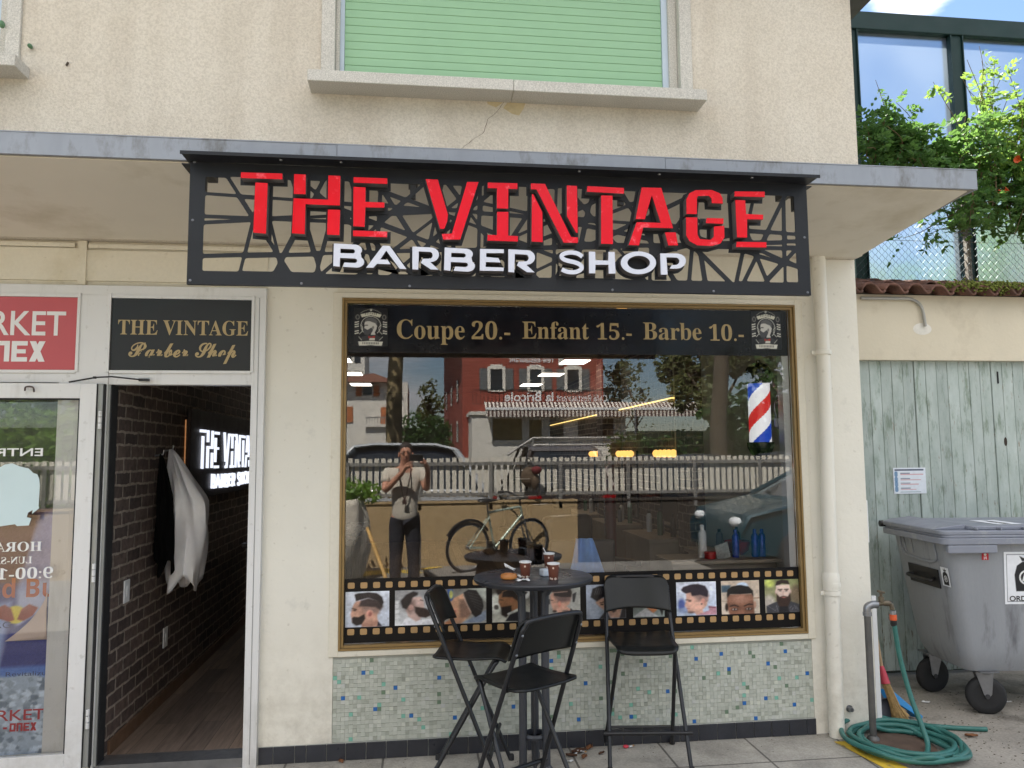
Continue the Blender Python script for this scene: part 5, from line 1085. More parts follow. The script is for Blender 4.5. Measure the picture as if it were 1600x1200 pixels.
m = MB(); m.box(3.1, 6.2, DY+.02, DY+.04, .02, gz_top+.02); m.build('door_core', M('door_gap_dark', C(70, 76, 70), .9), ga, smooth=0)
def leafdoor(x0, x1):
    m = MB(); m.c = []; x = x0
    while x < x1-.01:
        w = min(.0875+random.uniform(-.002, .002), x1-x); g = .0028; s = random.uniform(.90, 1.06); dz = random.uniform(-.0012, .0012)
        vs = [(x+g*.3, DY+.02), (x+g*.3, DY+.005), (x+g, DY+dz), (x+w-g, DY+dz), (x+w-g*.3, DY+.005), (x+w-g*.3, DY+.02)]
        nb = len(m.f); m.prism(vs, .03+random.uniform(0, .012), gz_top+.015, 'xy'); m.c += [(s, s, s)]*(len(m.f)-nb); x += w
    return m.build('plank_door', M_OLDP, ga, smooth=0)
xj = P(1440, 800, DY).x; xk = P(1562, 800, DY).x
d1 = leafdoor(3.13, xj-.002); d2 = leafdoor(xj+.004, xk-.002); d3 = leafdoor(xk+.004, 6.2)
m = MB(); p = P(1571, 690, DY); m.lathe([(.0, .003), (.012, .001), (.013, -.003), (.0, -.003)], p, 10, ax='y', rot=Matrix.Scale(2.6, 3, Vector((0, 0, 1)))); m.build('keyhole', M('rotten_wood', C(58, 48, 40), .95, var=.5, vs=90), d3)
for y_ in (590, 820):
    p = P(1558.5, y_, DY); MB().lathe([(.006, -.045), (.006, .045)], (p.x, DY-.004, p.z), 8).build('hinge', M_RUBBER, d2)
# clay tiles along the edge
M_TILE = M('clay_tile', C(108, 76, 64), .9, var=.3, vs=7, fine=.2, fs=60, bump=.5, bs=60, col2=C(84, 60, 48), c2s=6, c2lo=.45, c2hi=.65)
m = MB(); n_t = 24; TW = .178; x0 = BX1+.004; ze = gz_l+.055
def tile(i, y0, y1, z0, z1, m):
    xx = x0+i*TW; jz = random.uniform(-.004, .004); jx = random.uniform(-.004, .004)
    def fn(u, v):
        x = xx+jx+(u-.0)*TW*1.04; h = .033*math.sin(2*math.pi*(u-.12))+.008*math.sin(4*math.pi*u)
        return (x, y0+(y1-y0)*v, z0+(z1-z0)*v+h+jz)
    m.grid(fn, 15, 3)
for r in range(5):
    y0 = GY-.13+r*.33
    for i in range(n_t): tile(i, y0, y0+.38, ze+r*.085+.014*(r > 0), ze+(r+1)*.085+.01-.012, m)
m.build('roof_tiles', M_TILE, ga, smooth=60, solid=.016)
m = MB(); rm = random.Random(3)
for cx, nn in ((1500, 150), (1535, 260), (1560, 320), (1585, 200)):
    for k in range(nn):
        p = P(cx+rm.gauss(0, 14), 460+rm.uniform(-4, 12), GY-.12); m.ell((p.x, GY-.11+rm.uniform(-.035, .1), ze+.03+rm.gauss(0, .018)), (.010, .008, .007), 5, 4)
o_ = m.build('moss', M('moss', C(104, 112, 44), .95, var=.35, vs=40), ga)
MB().box(BX1+.02, 7.4, GY+.03, GY+.22, gz_l+.031, gz_l+.05).build('tile_gap_strip', M_DIM, ga, smooth=0)  # dark strip stands in for shade in the gaps under the tiles
m = MB(); q = [P(1345, 466, GY-.02), P(1400, 466.5, GY-.02), P(1425, 468, GY-.02), P(1440, 480, GY-.02), P(1446, 510, GY-.02)]; m.tube(bez(q, 6), .011, 10); m.build('conduit', M('grey_conduit', C(168, 166, 160), .5), ga)
m = MB(); p = P(1441, 514, GY); m.lathe([(.0, -.004), (.05, -.003), (.075, -.0005)], (p.x, GY-.0005, p.z), 14, ax='y', rot=Matrix.Scale(.6, 3, Vector((0, 0, 1)))); m.build('plaster_dab', M('white_plaster', C(226, 222, 212), .9, var=.06, vs=30), ga)
# notice pinned to the garage door
c = Canvas(0, 0, 100, 76, 64, 50, (226, 232, 240)); c.line([(6, 6), (92, 6)], 4.5, (60, 70, 96), 1)
for k, y in enumerate((18, 34, 47, 62)): c.line([(8, y-3), (8, y+4)], 10, (90, 130, 170), 1, .8); c.line([(22, y-2), (50, y-2)], 2.2, (70, 80, 100), 1, .8); c.line([(22, y+1.5), (92-k*8, y+1.5)], 1.8, (196, 96, 96), 1, .8)
c.line([(20, 71), (82, 71)], 1.6, (90, 120, 130), 1, .7)
a, b_ = P(1395, 731, DY-.004), P(1448, 771, DY-.004); nt_ = thing('paper_notice', 'white printed notice pinned on the green plank door', 'notice', (a.x, DY, b_.z))
MB().box(a.x, b_.x, DY-.0045, DY-.0035, b_.z, a.z).build('sheet', M('paper_white', C(228, 232, 238), .7), nt_, smooth=0); print_mesh('print', c, rect_corner(a.x+.001, b_.x-.001, b_.z+.001, a.z-.001, DY-.0052), M_PAPER, nt_)
# ------------------------------------------------------------------ noise screen, chain link fence
M_DGREEN = M('dark_green_paint', C(20, 46, 44), .5, spec=.25, var=.12, vs=3)
def _frost(nt, n, l, b):
    n.remove(b); o = n['Material Output']; t = n.new('ShaderNodeBsdfTransparent'); t.inputs[0].default_value = (.66, .72, .78, 1)
    d = n.new('ShaderNodeBsdfTranslucent'); d.inputs[0].default_value = (.5, .54, .58, 1); g = n.new('ShaderNodeBsdfRefraction'); g.inputs['Roughness'].default_value = .42; g.inputs['IOR'].default_value = 1.12; g.inputs[0].default_value = (.66, .73, .79, 1)
    tc = n.new('ShaderNodeTexCoord'); z = n.new('ShaderNodeTexNoise'); z.inputs['Scale'].default_value = .6; l.new(tc.outputs['Object'], z.inputs[0])
    m1 = n.new('ShaderNodeMixShader'); m1.inputs[0].default_value = .7; l.new(t.outputs[0], m1.inputs[1]); l.new(g.outputs[0], m1.inputs[2])
    mr = n.new('ShaderNodeMapRange'); mr.inputs[1].default_value = .4; mr.inputs[2].default_value = .65; mr.inputs[3].default_value = .06; mr.inputs[4].default_value = .2; l.new(z.outputs['Fac'], mr.inputs[0])
    m2 = n.new('ShaderNodeMixShader'); l.new(mr.outputs[0], m2.inputs[0]); l.new(m1.outputs[0], m2.inputs[1]); l.new(d.outputs[0], m2.inputs[2]); l.new(m2.outputs[0], o.inputs[0])
M_FROST = node_mat('cloudy_acrylic', _frost)
NY = 3.0
ns = thing('noise_screen', 'tall clear acrylic screen in dark green steel frames behind the garage', 'barrier', (5.5, NY, 0))
topz = P(1480, 46, NY).z; bw = .15
xa, xb = P(1346, 300, NY).x, P(1503, 300, NY).x; xs_ = [xa-.07, xb, xb+(xb-xa), xb+2*(xb-xa)]
for x in xs_:
    m = MB(); m.box(x-bw*.5, x-bw*.42, NY-.07, NY+.07, 0, topz-.1); m.box(x+bw*.42, x+bw*.5, NY-.07, NY+.07, 0, topz-.1); m.box(x-bw*.42, x+bw*.42, NY-.05, NY-.04, 0, topz-.1); m.build('post', M_DGREEN, ns, smooth=0)
m = MB(); m.box(xs_[0]-.1, xs_[-1]+.1, NY-.075, NY+.075, topz-.1+.001, topz+.1); m.build('top_rail', M_DGREEN, ns, smooth=0, bevel=.01)
for i in range(3): MB().box(xs_[i]+bw*.5, xs_[i+1]-bw*.5, NY-.004, NY+.004, 0.3, topz-.1).build('panel', M_FROST, ns, smooth=0)
FY = 1.55
fe = thing('chain_link_fence', 'grey chain link fence above the tiled garage edge', 'fence', (4.2, FY, 2.7))
fz0, fz1 = 2.75, 3.66
m = MB(); d = .030; rW = .0019
x_lo, x_hi = 2.7, 6.4; nW = int((x_hi-x_lo)/d); rows = int((fz1-fz0)/d*1.0)
for i in range(nW):
    for s in (0, 1):
        pts = [(x_lo+i*d+(d/2 if (j+i) % 2 else -d/2)*1.0, FY+(.004 if (j+i) % 2 else -.004), fz0+j*d) for j in range(int((fz1-fz0)/d)+1)]
        if s == 0: m.tube(pts, rW, 3, caps=False)
m2_ = [(x_lo+i*d, 0) for i in range(nW)]
m.build('wire_mesh', M('galvanised_wire', C(92, 98, 100), .5, .5), fe, smooth=0)
m = MB()
for z in (fz0+.02, P(1480, 378, FY).z, fz1): m.tube([(x_lo, FY-.006, z), (x_hi, FY-.006, z)], .002, 5)
m.build('tension_wire', M_STEEL, fe)
for px in (1516, 1700): x = P(px, 400, FY).x; MB().box(x-.018, x+.018, FY+.01, FY+.05, 2.5, fz1+.05).build('post', M('grey_post', C(130, 126, 118), .6), fe, smooth=0)
# greenery behind the screen that tints its lower part
def leaf_cloud(m, blobs, n, size, rnd, squash=1., cup=.25):
    tot = sum(b[1][0]*b[1][1]*b[1][2] for b in blobs)
    for c, r in blobs:
        k = max(3, int(n*r[0]*r[1]*r[2]/tot))
        for q in range(k):
            d = Vector((rnd.gauss(0, 1), rnd.gauss(0, 1), rnd.gauss(0, 1))).normalized()*(rnd.random()**.45)
            p = Vector((c[0]+d.x*r[0], c[1]+d.y*r[1], c[2]+d.z*r[2])); s = size*rnd.uniform(.6, 1.3)
            u = Vector((rnd.gauss(0, 1), rnd.gauss(0, 1), rnd.gauss(0, .6))).normalized(); w_ = u.cross(Vector((rnd.gauss(0, 1), rnd.gauss(0, 1), rnd.gauss(0, 1)))).normalized(); nn = u.cross(w_)
            m.add([p-u*s*.5, p-w_*s*.3+nn*s*cup*.3, p+u*s*.55, p+w_*s*.3+nn*s*cup*.3], [(0, 1, 2, 3)])
    return m
M_LEAFD = LEAF('leaf_dark', (.035, .075, .022), (.06, .12, .03)); M_LEAFL = LEAF('leaf_light', (.10, .20, .03), (.16, .28, .05)); M_LEAFY = LEAF('leaf_olive', (.07, .09, .03), (.12, .13, .045)); M_BARK = M('bark', C(84, 74, 60), .9, var=.3, vs=6, bump=.6, bs=20, bd=.02)
rb = random.Random(8)
def bush(name, lb, c, r, n, size, mat, cat='bush', grp=None, stem=True):
    t = thing(name, lb, cat, (c[0], c[1], 0), grp); bl = []
    for k in range(9): bl.append(((c[0]+rb.uniform(-.6, .6)*r[0], c[1]+rb.uniform(-.6, .6)*r[1], c[2]+rb.uniform(-.5, .6)*r[2]), (r[0]*rb.uniform(.35, .6), r[1]*rb.uniform(.35, .6), r[2]*rb.uniform(.35, .6))))
    m = MB(); leaf_cloud(m, bl, n, size, rb); m.build('foliage', mat, t, smooth=0)
    if stem:
        m = MB()
        for k in range(5): m.tube([(c[0]+.1*(k-2), c[1], 0), (c[0]+.25*(k-2)*r[0], c[1]+rb.uniform(-.2, .2), c[2])], [.03, .012], 6)
        m.build('stem', M_BARK, t)
    return t
bush('bush', 'blurred green bush behind the left acrylic panel', (6.5, 5.6, 2.6), (1.6, 1.0, 2.4), 3600, .16, M_LEAFL)
bush('bush', 'yellow green bush behind the right acrylic panel', (9.0, 5.8, 3.0), (1.8, 1.0, 2.7), 4200, .16, M_LEAFL)
# ------------------------------------------------------------------ trumpet vine: pinnate leaves along arching stems
rv = random.Random(17)
vn = thing('trumpet_vine', 'leafy trumpet vine with orange flowers climbing over the fence by the canopy', 'vine', (4.2, 1.3, 2.8))
stems = MB(); lf = MB(); lf2 = MB()
def leaflet(m, p, u, s):
    w_ = u.cross(Vector((rv.gauss(0, .7), rv.gauss(0, .7), 1))).normalized(); nn = u.cross(w_); k = .32
    m.add([p, p+u*s*.35-w_*s*k-nn*s*.05, p+u*s*.7-w_*s*k*.75, p+u*s*1.05-nn*s*.12, p+u*s*.7+w_*s*k*.75, p+u*s*.35+w_*s*k-nn*s*.05], [(0, 1, 2, 3), (0, 3, 4, 5)])
def pinnate(p, d, L, m, s):
    d = d.normalized(); side = d.cross(Vector((rv.gauss(0, .5), rv.gauss(0, .5), 1))).normalized(); prev = p
    n = rv.choice((3, 4, 4, 5))
    for i in range(n):
        q = p+d*L*(i+1)/n+Vector((0, 0, -.25*L*((i+1)/n)**2))
        for sg in (1, -1): leaflet(m, q, (side*sg+d*.55+Vector((0, 0, rv.uniform(-.5, .1)))).normalized(), s*rv.uniform(.8, 1.15))
        prev = q
    leaflet(m, prev, (d+Vector((0, 0, -.4))).normalized(), s*1.15)
def cane(pts, n, m, s=.056, r=.005, L=.16):
    c = bez(pts, 8); stems.tube(c, [r*(1-.6*i/len(c)) for i in range(len(c))], 5)
    for k in range(n):
        t = rv.uniform(.05, 1); i = min(int(t*(len(c)-1)), len(c)-2); p = c[i].lerp(c[i+1], rv.random()); d = Vector((rv.gauss(0, 1), rv.gauss(-.4, .8), rv.gauss(.1, .7)))
        pinnate(p, d, L*rv.uniform(.7, 1.2), m, s)
def V3(x, y, Y): return P(x, y, Y)
# dense mass over the fence, and upper shoots coloured lighter as if sunlit
for k in range(118):
    x0 = rv.uniform(1345, 1740); y0 = rv.uniform(230, 330) if x0 > 1440 else rv.uniform(215, 262); Y = rv.uniform(1.15, 1.75); top = (178 if x0 < 1440 else 215 if x0 < 1500 else 165)
    x1 = x0+rv.gauss(0, 32); y1 = rv.uniform(top+8, y0); x1 = max(1352, x1)
    cane([V3(x0, y0+20, Y+.15), V3((x0+x1)/2+rv.gauss(0, 8), (y0+y1)/2, Y), V3(x1, y1, Y-.1)], 8, lf if x1 < 1535 or y1 > 235 else lf2)
for k in range(30):
    x0 = rv.uniform(1515, 1740); Y = rv.uniform(1.3, 1.8); cane([V3(x0, 250, Y), V3(x0+rv.gauss(5, 12), 190, Y), V3(x0+rv.gauss(8, 20), rv.uniform(78, 160), Y-.1)], 8, lf2, .05)
for k in range(34):
    x0 = rv.uniform(1500, 1740); Y = rv.uniform(1.1, 1.6); y1 = rv.uniform(300, 372); cane([V3(x0, 270, Y), V3(x0-rv.uniform(0, 20), 310, Y-.1), V3(x0-rv.uniform(0, 40), y1, Y-.15)], 8, lf)
for pts in ([(1500, 330), (1470, 345), (1440, 362), (1412, 372)], [(1520, 335), (1495, 352), (1470, 358), (1452, 366)], [(1540, 340), (1515, 356), (1490, 366)], [(1575, 330), (1590, 355), (1598, 372)]):
    cane([V3(x, y, 1.25) for x, y in pts], 9, lf, .046)
for pts in ([(1392, 205), (1380, 160), (1368, 125)], [(1440, 210), (1420, 180), (1400, 160)], [(1510, 215), (1480, 165), (1458, 128)], [(1530, 180), (1536, 110), (1530, 72)], [(1560, 200), (1545, 150), (1534, 95)]):
    cane([V3(x, y, 1.35) for x, y in pts], 7, lf2 if pts[0][0] > 1500 else lf, .04, .004, .12)
stems.build('stem', M('vine_stem', C(104, 84, 56), .8), vn); 
lf.build('foliage', LEAF('vine_leaf', (.042, .105, .026), (.075, .165, .036), .34), vn, smooth=0); lf2.build('sunlit_foliage', LEAF('vine_leaf_sunlit', (.085, .17, .03), (.13, .22, .04), .4), vn, smooth=0)  # sunlight on the upper shoots is put into the lighter leaf colour
m = MB()
for x, y in ((1556, 300), (1564, 303), (1560, 297), (1590, 248), (1596, 251)):
    p = V3(x, y, 1.12); d = Vector((rv.gauss(0, .6), -.5, rv.gauss(0, .4))).normalized(); qr = d.to_track_quat('Z', 'Y').to_matrix(); m = MB(); m.lathe([(.004, 0), (.008, .03), (.013, .045), (.026, .055), (.012, .046), (.0, .03)], p, 8, rot=qr)
    m.build('flower', M('orange_petal', C(216, 92, 40), .6), vn)
# ------------------------------------------------------------------ large wheeled bin
M_BIN = M('grey_bin_plastic', C(152, 155, 160), .42, var=.04, vs=3, fine=.03, fs=60, bump=.06, bs=60, col2=C(108, 109, 114), c2s=5, c2lo=.56, c2hi=.72, stretch=(1.5, 1.5, .35))
M_BINL = M('grey_bin_lid', C(140, 144, 156), .45, var=.05, vs=4, col2=C(170, 172, 174), c2s=5, c2lo=.56, c2hi=.7)
bn = thing('wheeled_bin', 'large grey four wheeled rubbish bin with a flat lid before the green doors', 'bin', (3.135, .05, 0), local=True); bn.rotation_euler = (0, 0, R(-6))
BWd, BDp, bz0_, bz1_ = 1.3, .76, .262, 1.035
def rbox(x0, x1, y0, y1, r): return [(x, y) for cx, cy, a in ((x1-r, y1-r, 0), (x0+r, y1-r, 90), (x0+r, y0+r, 180), (x1-r, y0+r, 270)) for x, y in arc(cx, cy, r, r, a, a+90, 6)]
m = MB(); secs = []
for k in range(13):
    t = k/12; z = bz0_+(bz1_-bz0_)*t; ins = .10*(1-t)**1.0; insf = .045*(1-t); fl = .03*max(0, 1-t*9)
    secs.append([(x, y, z) for x, y in rbox(.055+ins*.95+fl, BWd-.055-ins+0-fl, .055+insf+fl, BDp-.03-ins*.9-fl, .075)])
n = len(secs[0]); vs = [p for s in secs for p in s]; fs = [(k*n+i, k*n+(i+1) % n, (k+1)*n+(i+1) % n, (k+1)*n+i) for k in range(12) for i in range(n)]+[tuple(range(n-1, -1, -1))]+[tuple(12*n+i for i in range(n))]
m.add(vs, fs)
bo = m.build('body', M_BIN, bn, smooth=50)
m = MB()                                   # rim all round and ribs on the side
for o_, z0, z1 in ((0, 1.036, 1.075), (.012, 1.0755, 1.092)): pr = rbox(o_, BWd-o_, o_, BDp-o_, .05); m.prism(pr, z0, z1, 'xy')
m.build('rim', M_BINL, bn, smooth=40, bevel=.004)
m = MB(); m.box(.03, .33, .0, .03, .985, 1.034); m.build('rim_lug', M_BINL, bn, smooth=0, bevel=.006)
lid = MB(); pr = rbox(.0, BWd, .012, BDp+.02, .05); lid.prism(pr, 1.0925, 1.118, 'xy'); lid.prism(rbox(.2, BWd-.05, .06, BDp-.1, .06), 1.1182, 1.142, 'xy'); lid.prism([(.0, 1.1184), (.2, 1.1184), (.2, 1.15), (.05, 1.132)], .1, BDp-.02, 'xz')
for k in range(7): lid.box(.22+k*.15, .23+k*.15, .02, .06, 1.1183, 1.135)
lo_ = lid.build('lid', M_BINL, bn, smooth=40, bevel=.006)
m = MB(); m.tube([(-.012, BDp-.02, 1.10), (.03, BDp-.02, 1.10)], .022, 14); m.build('lid_hinge', M_BLACK, bn)
def side_pt(y, z, off=0): t = (z-bz0_)/(bz1_-bz0_); return Vector((.055+.10*.95*(1-t)-off, y, z))
m = MB(); a, b_ = side_pt(.22, .80), side_pt(.50, .80)
m.add([side_pt(y, z, o_) for o_ in (.003, .012) for y, z in ((.20, .745), (.54, .745), (.54, .86), (.20, .86))], [(3, 2, 1, 0), (4, 5, 6, 7), (0, 1, 5, 4), (1, 2, 6, 5), (2, 3, 7, 6), (3, 0, 4, 7)])
m.tube(bez([side_pt(.25, .80, .01), side_pt(.25, .79, .05), side_pt(.49, .79, .05), side_pt(.49, .80, .01)], 6), .011, 8); m.build('side_handle', M_BLACK, bn, smooth=40)
m = MB()
m.tube(bez([side_pt(.60, 1.03, .004), side_pt(.60, .95, .006), side_pt(.52, .91, .007), side_pt(.22, .91, .007), side_pt(.2, 1.03, .004)], 8), .008, 8)
for y in (.56, .47): m.tube([side_pt(y, 1.03, .004), side_pt(y-.01, .93, .004)], .005, 6)
m.build('moulded_rib', M_BIN, bn)
def caster(x, y, fx, r=.095):
    t = R(fx); rot = Matrix.Rotation(t, 3, 'Z'); c = Vector((x, y, r))
    ff = MB(); top = bz0_+.002
    ff.box(x-.06, x+.06, y-.055, y+.055, top-.008, top)
    for s in (-1, 1):
        q = [rot @ Vector((dx_, s*.031, 0)) for dx_ in (-.0, .0)]
        pl = [(-.045, top-.01-r), (.05, top-.01-r), (.012+.03, .0-.012), (.03, -.014), (.016, .0)]
        vs = [c + rot @ Vector((px_-.03, s*.031+e, pz_)) for e in (-.002, .002) for px_, pz_ in ((-.03, top-.012-r), (.07, top-.012-r), (.055, .012), (.03, -.016), (.012, .008))]
        ff.add(vs, [(4, 3, 2, 1, 0), (5, 6, 7, 8, 9)]+[(i, (i+1) % 5, 5+(i+1) % 5, 5+i) for i in range(5)])
    ff.lathe([(.04, top-.022), (.045, top-.008)], (x, y, 0), 14)
    fo = ff.build('caster_fork', M_STEEL, bn, smooth=40)
    wr = rot; m = MB(); cc = c
    m.lathe([(r*.62, -.022), (r*.9, -.024), (r, -.014), (r, .014), (r*.9, .024), (r*.62, .022)], cc, 28, ax='y', rot=wr); w_ = m.build('wheel', M_RUBBER, bn, smooth=50)
    m = MB(); m.lathe([(r*.1, -.016), (r*.62, -.012), (r*.62, .012), (r*.1, .016)], cc, 20, ax='y', rot=wr); m.lathe([(.0, -.036), (.014, -.036), (.014, .036), (.0, .036)], cc, 12, ax='y', rot=wr); m.build('hub', M('dark_hub', C(60, 60, 64), .5), w_)
    for k in range(5):
        a = k*2*math.pi/5; m = MB(); m.obox(cc+wr @ Vector((math.cos(a)*r*.36, -.0165, math.sin(a)*r*.36)), (r*.5, .004, .012), wr @ Matrix.Rotation(-a, 3, 'Y')); m.build('spoke', M('dark_hub', C(60, 60, 64), .5), w_, smooth=0)
caster(.30, .16, -14, .112); caster(.22, .60, 188, .112); caster(1.1, .16, 20); caster(1.1, .60, 150)
def sticker(name, w, h, canvas, corner):
    return print_mesh(name, canvas, corner, M_PAPER, bn, 1.0)
def bag(c, cx, cy, s):
    K = (26, 26, 28)
    c.poly([(cx-.32*s, cy+.5*s), (cx-.36*s, cy), (cx-.28*s, cy-.28*s), (cx-.1*s, cy-.4*s), (cx+.1*s, cy-.4*s), (cx+.28*s, cy-.28*s), (cx+.36*s, cy), (cx+.32*s, cy+.5*s)], K, .02*s)
    c.poly([(cx-.2*s, cy-.58*s), (cx-.05*s, cy-.5*s), (cx+.02*s, cy-.66*s), (cx+.08*s, cy-.5*s), (cx+.24*s, cy-.56*s), (cx+.12*s, cy-.42*s), (cx-.12*s, cy-.42*s)], K, .02*s)
    c.ell(cx, cy+.08*s, .22*s, .22*s, (230, 230, 230)); c.ell(cx, cy+.08*s, .17*s, .17*s, K); c.line([(cx-.1*s, cy+.18*s), (cx-.03*s, cy-.04*s), (cx+.02*s, cy+.12*s)], .05*s, (230, 230, 230)); c.line([(cx+.02*s, cy+.18*s), (cx+.1*s, cy-.02*s)], .05*s, (230, 230, 230))
c1 = Canvas(0, 0, 74, 92, 40, 50, (226, 228, 232)); bag(c1, 37, 50, 72)
def fp(x, z, off=.0): t = (z-bz0_)/(bz1_-bz0_); return Vector((x, .055+.045*(1-t)-off, z))
sticker('small_sticker', 1, 1, c1, lambda u, v: side_pt(.145-.001-.085*u+.03, 1.0-.055-.115*v-.06, .0025))
c2 = Canvas(0, 0, 100, 118, 84, 96, (228, 230, 234)); c2.line([(6, 6), (94, 6), (94, 112), (6, 112), (6, 6)], 1.6, (90, 92, 98)); bag(c2, 50, 52, 74)
fx0 = .40
sticker('large_sticker', 1, 1, c2, lambda u, v: fp(fx0+.27*u, .985-.315*v, .003))
m = MB(); add_text(m, 'ORDURES', 0, 1, 0, 1, 0, None, False, .02, frame=lambda a, b: fp(fx0+.028+.215*a, .985-.315+.018+.032*b, .0045)); m.build('lettering', M_BLACK, bn, smooth=0)
c3 = Canvas(0, 0, 40, 44, 26, 28, (190, 36, 44)); c3.ell(20, 14, 8, 7, (230, 226, 210)); c3.line([(14, 26), (14, 40)], 4, (240, 240, 240)); c3.line([(24, 24), (20, 34), (28, 34)], 3, (240, 240, 240)); c3.line([(26, 26), (26, 40)], 3, (240, 240, 240))
sticker('red_sticker', 1, 1, c3, lambda u, v: fp(.265+.042*u, .985-.047*v, .003))
c4 = Canvas(0, 0, 100, 60, 34, 22, (226, 228, 232)); bag(c4, 50, 30, 44)
sticker('lid_sticker', 1, 1, c4, lambda u, v: Vector((.42+.17*u, .42-.3*v, 1.1445)))
# ------------------------------------------------------------------ standpipe, hose, broom, dustpans
sp = thing('standpipe', 'grey steel standpipe with a tap at the building corner', 'tap', (2.512, -.137, 0)); tx_, ty_ = 2.512, -.137
zt_ = P(1350, 948, ty_).z
MG = M('worn_grey_pipe', C(104, 102, 100), .55, .4, var=.2, vs=12); MBR = M('tarnished_brass', C(110, 100, 84), .45, .6, var=.2, vs=30)
m = MB(); m.tube([(tx_, ty_, .004), (tx_, ty_, zt_-.02)], .0185, 16); m.lathe([(.034, .004), (.032, .018), (.02, .03)], (tx_, ty_, 0), 16); m.build('pipe', MG, sp)
m = MB(); m.tube(bez([(tx_, ty_, zt_-.03), (tx_+.004, ty_, zt_-.002), (tx_+.03, ty_-.003, zt_+.01), (tx_+.06, ty_-.004, zt_+.01)], 6), .021, 16); m.lathe([(.024, zt_-.05), (.024, zt_-.03)], (tx_, ty_, 0), 14); m.build('elbow', M_STEEL, sp)
tq = P(1371, 946, ty_); tz = zt_+.012
m = MB(); m.tube(bez([(tx_+.05, ty_-.004, tz), (tx_+.1, ty_-.008, tz+.006), (tx_+.135, ty_-.014, tz), (tx_+.142, ty_-.016, tz-.03)], 6), [.013]*6+[.016]*6+[.013]*7, 14); m.lathe([(.016, 0), (.016, .03), (.008, .034), (.008, .055)], (tx_+.085, ty_-.006, tz+.01), 12); m.build('tap', MBR, sp)
m = MB(); m.obox((tx_+.085, ty_-.006, tz+.068), (.02, .05, .012)); m.build('tap_handle', MBR, sp, smooth=0, bevel=.003)
jx, jy, jz_ = tx_+.144, ty_-.018, tz-.035
hs = thing('garden_hose', 'green garden hose coiled on the ground round the standpipe', 'hose', (2.6, -.2, 0)); MH = M('green_hose_rubber', C(52, 112, 104), .42, var=.12, vs=14, fine=.06, fs=80)
m = MB(); m.lathe([(.016, -.0), (.017, -.02)], (jx, jy, jz_), 14); m.build('ferrule', M_STEEL, hs)
m = MB(); m.lathe([(.019, -.021), (.0195, -.05), (.017, -.053)], (jx, jy, jz_), 14); m.build('connector', M('orange_plastic', C(216, 92, 48), .4), hs); m = MB(); m.lathe([(.0175, -.0535), (.018, -.075), (.013, -.085)], (jx, jy, jz_), 14); m.build('collar', M_BLACK, hs)
hr = .0135; cx_, cy_ = 2.555, -.20
pth = [(jx+.003, jy-.002, jz_-.08), (jx+.02, jy-.01, jz_-.25), (jx+.045, jy-.05, jz_-.45), (jx+.06, jy-.11, .12), (jx+.05, jy-.17, .03)]
rh = random.Random(4); loops_n = 6; a0 = R(-62)
for k in range(loops_n*14):
    a = a0-2*math.pi*k/14; lp = k//14; r1 = .205+.016*lp+rh.uniform(-.008, .008)+.018*math.sin(lp*2.1+a); st_ = 1.06
    ca, sa = math.cos(a), math.sin(a)
    u, v = r1*st_*ca, r1*sa
    th = R(-38); pth.append((cx_+.06+u*math.cos(th)-v*math.sin(th), cy_-.06+u*math.sin(th)+v*math.cos(th), hr+.005+.014*((lp*5+int(k/3)) % 3)+.004*lp*(1 if 0 < lp else 0)))
e_ = pth[-1]; pth += [(e_[0]+.09, e_[1]+.14, hr+.02), (2.78, .03, hr+.006), (2.95, -.02, hr+.005), (3.08, -.07, hr+.005), (3.22, -.11, hr+.005)]
m = MB(); m.tube(bez(pth, 5), hr, 10); m.build('tube', MH, hs)
t = setp(MB().lathe([(.0, .009), (.17, .009), (.175, .0045)], (2.62, -.22, 0), 28).build('drain_cover', M('rusty_iron', C(96, 78, 66), .85, .1, var=.25, vs=12, bump=.5, bs=40), None, loc=(2.62, -.22, 0)), 'brown iron drain cover inside the coil of hose', 'drain cover')
br = thing('broom', 'straw broom with a red collar leaning on the corner of the pier', 'broom', (2.8, .05, 0))
ptop, pc0, pc1, pend = P(1366, 975, .14), P(1378, 1043, .11), P(1384, 1068, .09), Vector((2.80, .035, .012))
MB().tube([ptop, pc0], .009, 8).build('handle', M('pale_wood', C(178, 150, 116), .6), br); MB().tube([pc0+(pc0-pc1)*.1, pc0.lerp(pc1, .3), pc1], [.012, .018, .026], 12).build('collar', M('pink_red_collar', C(196, 62, 80), .5), br)
m = MB(); rbm = random.Random(2)
for k in range(240):
    a, r1 = rbm.uniform(0, 6.28), rbm.random()**.5; o1 = Vector((math.cos(a)*.022*r1, math.sin(a)*.018*r1, 0)); o2 = Vector((math.cos(a)*.05*r1+rbm.gauss(0, .004), math.sin(a)*.03*r1, rbm.uniform(-.008, .05))); L = rbm.uniform(.85, 1)
    mid = (pc1+pend)/2+o1*1.4+Vector((.005, 0, -.01)); m.tube([pc1+o1, mid, pc1.lerp(pend, L)+o2], .0016, 3, caps=False)
m.build('bristles', M('straw', C(176, 146, 96), .8, var=.25, vs=60), br)
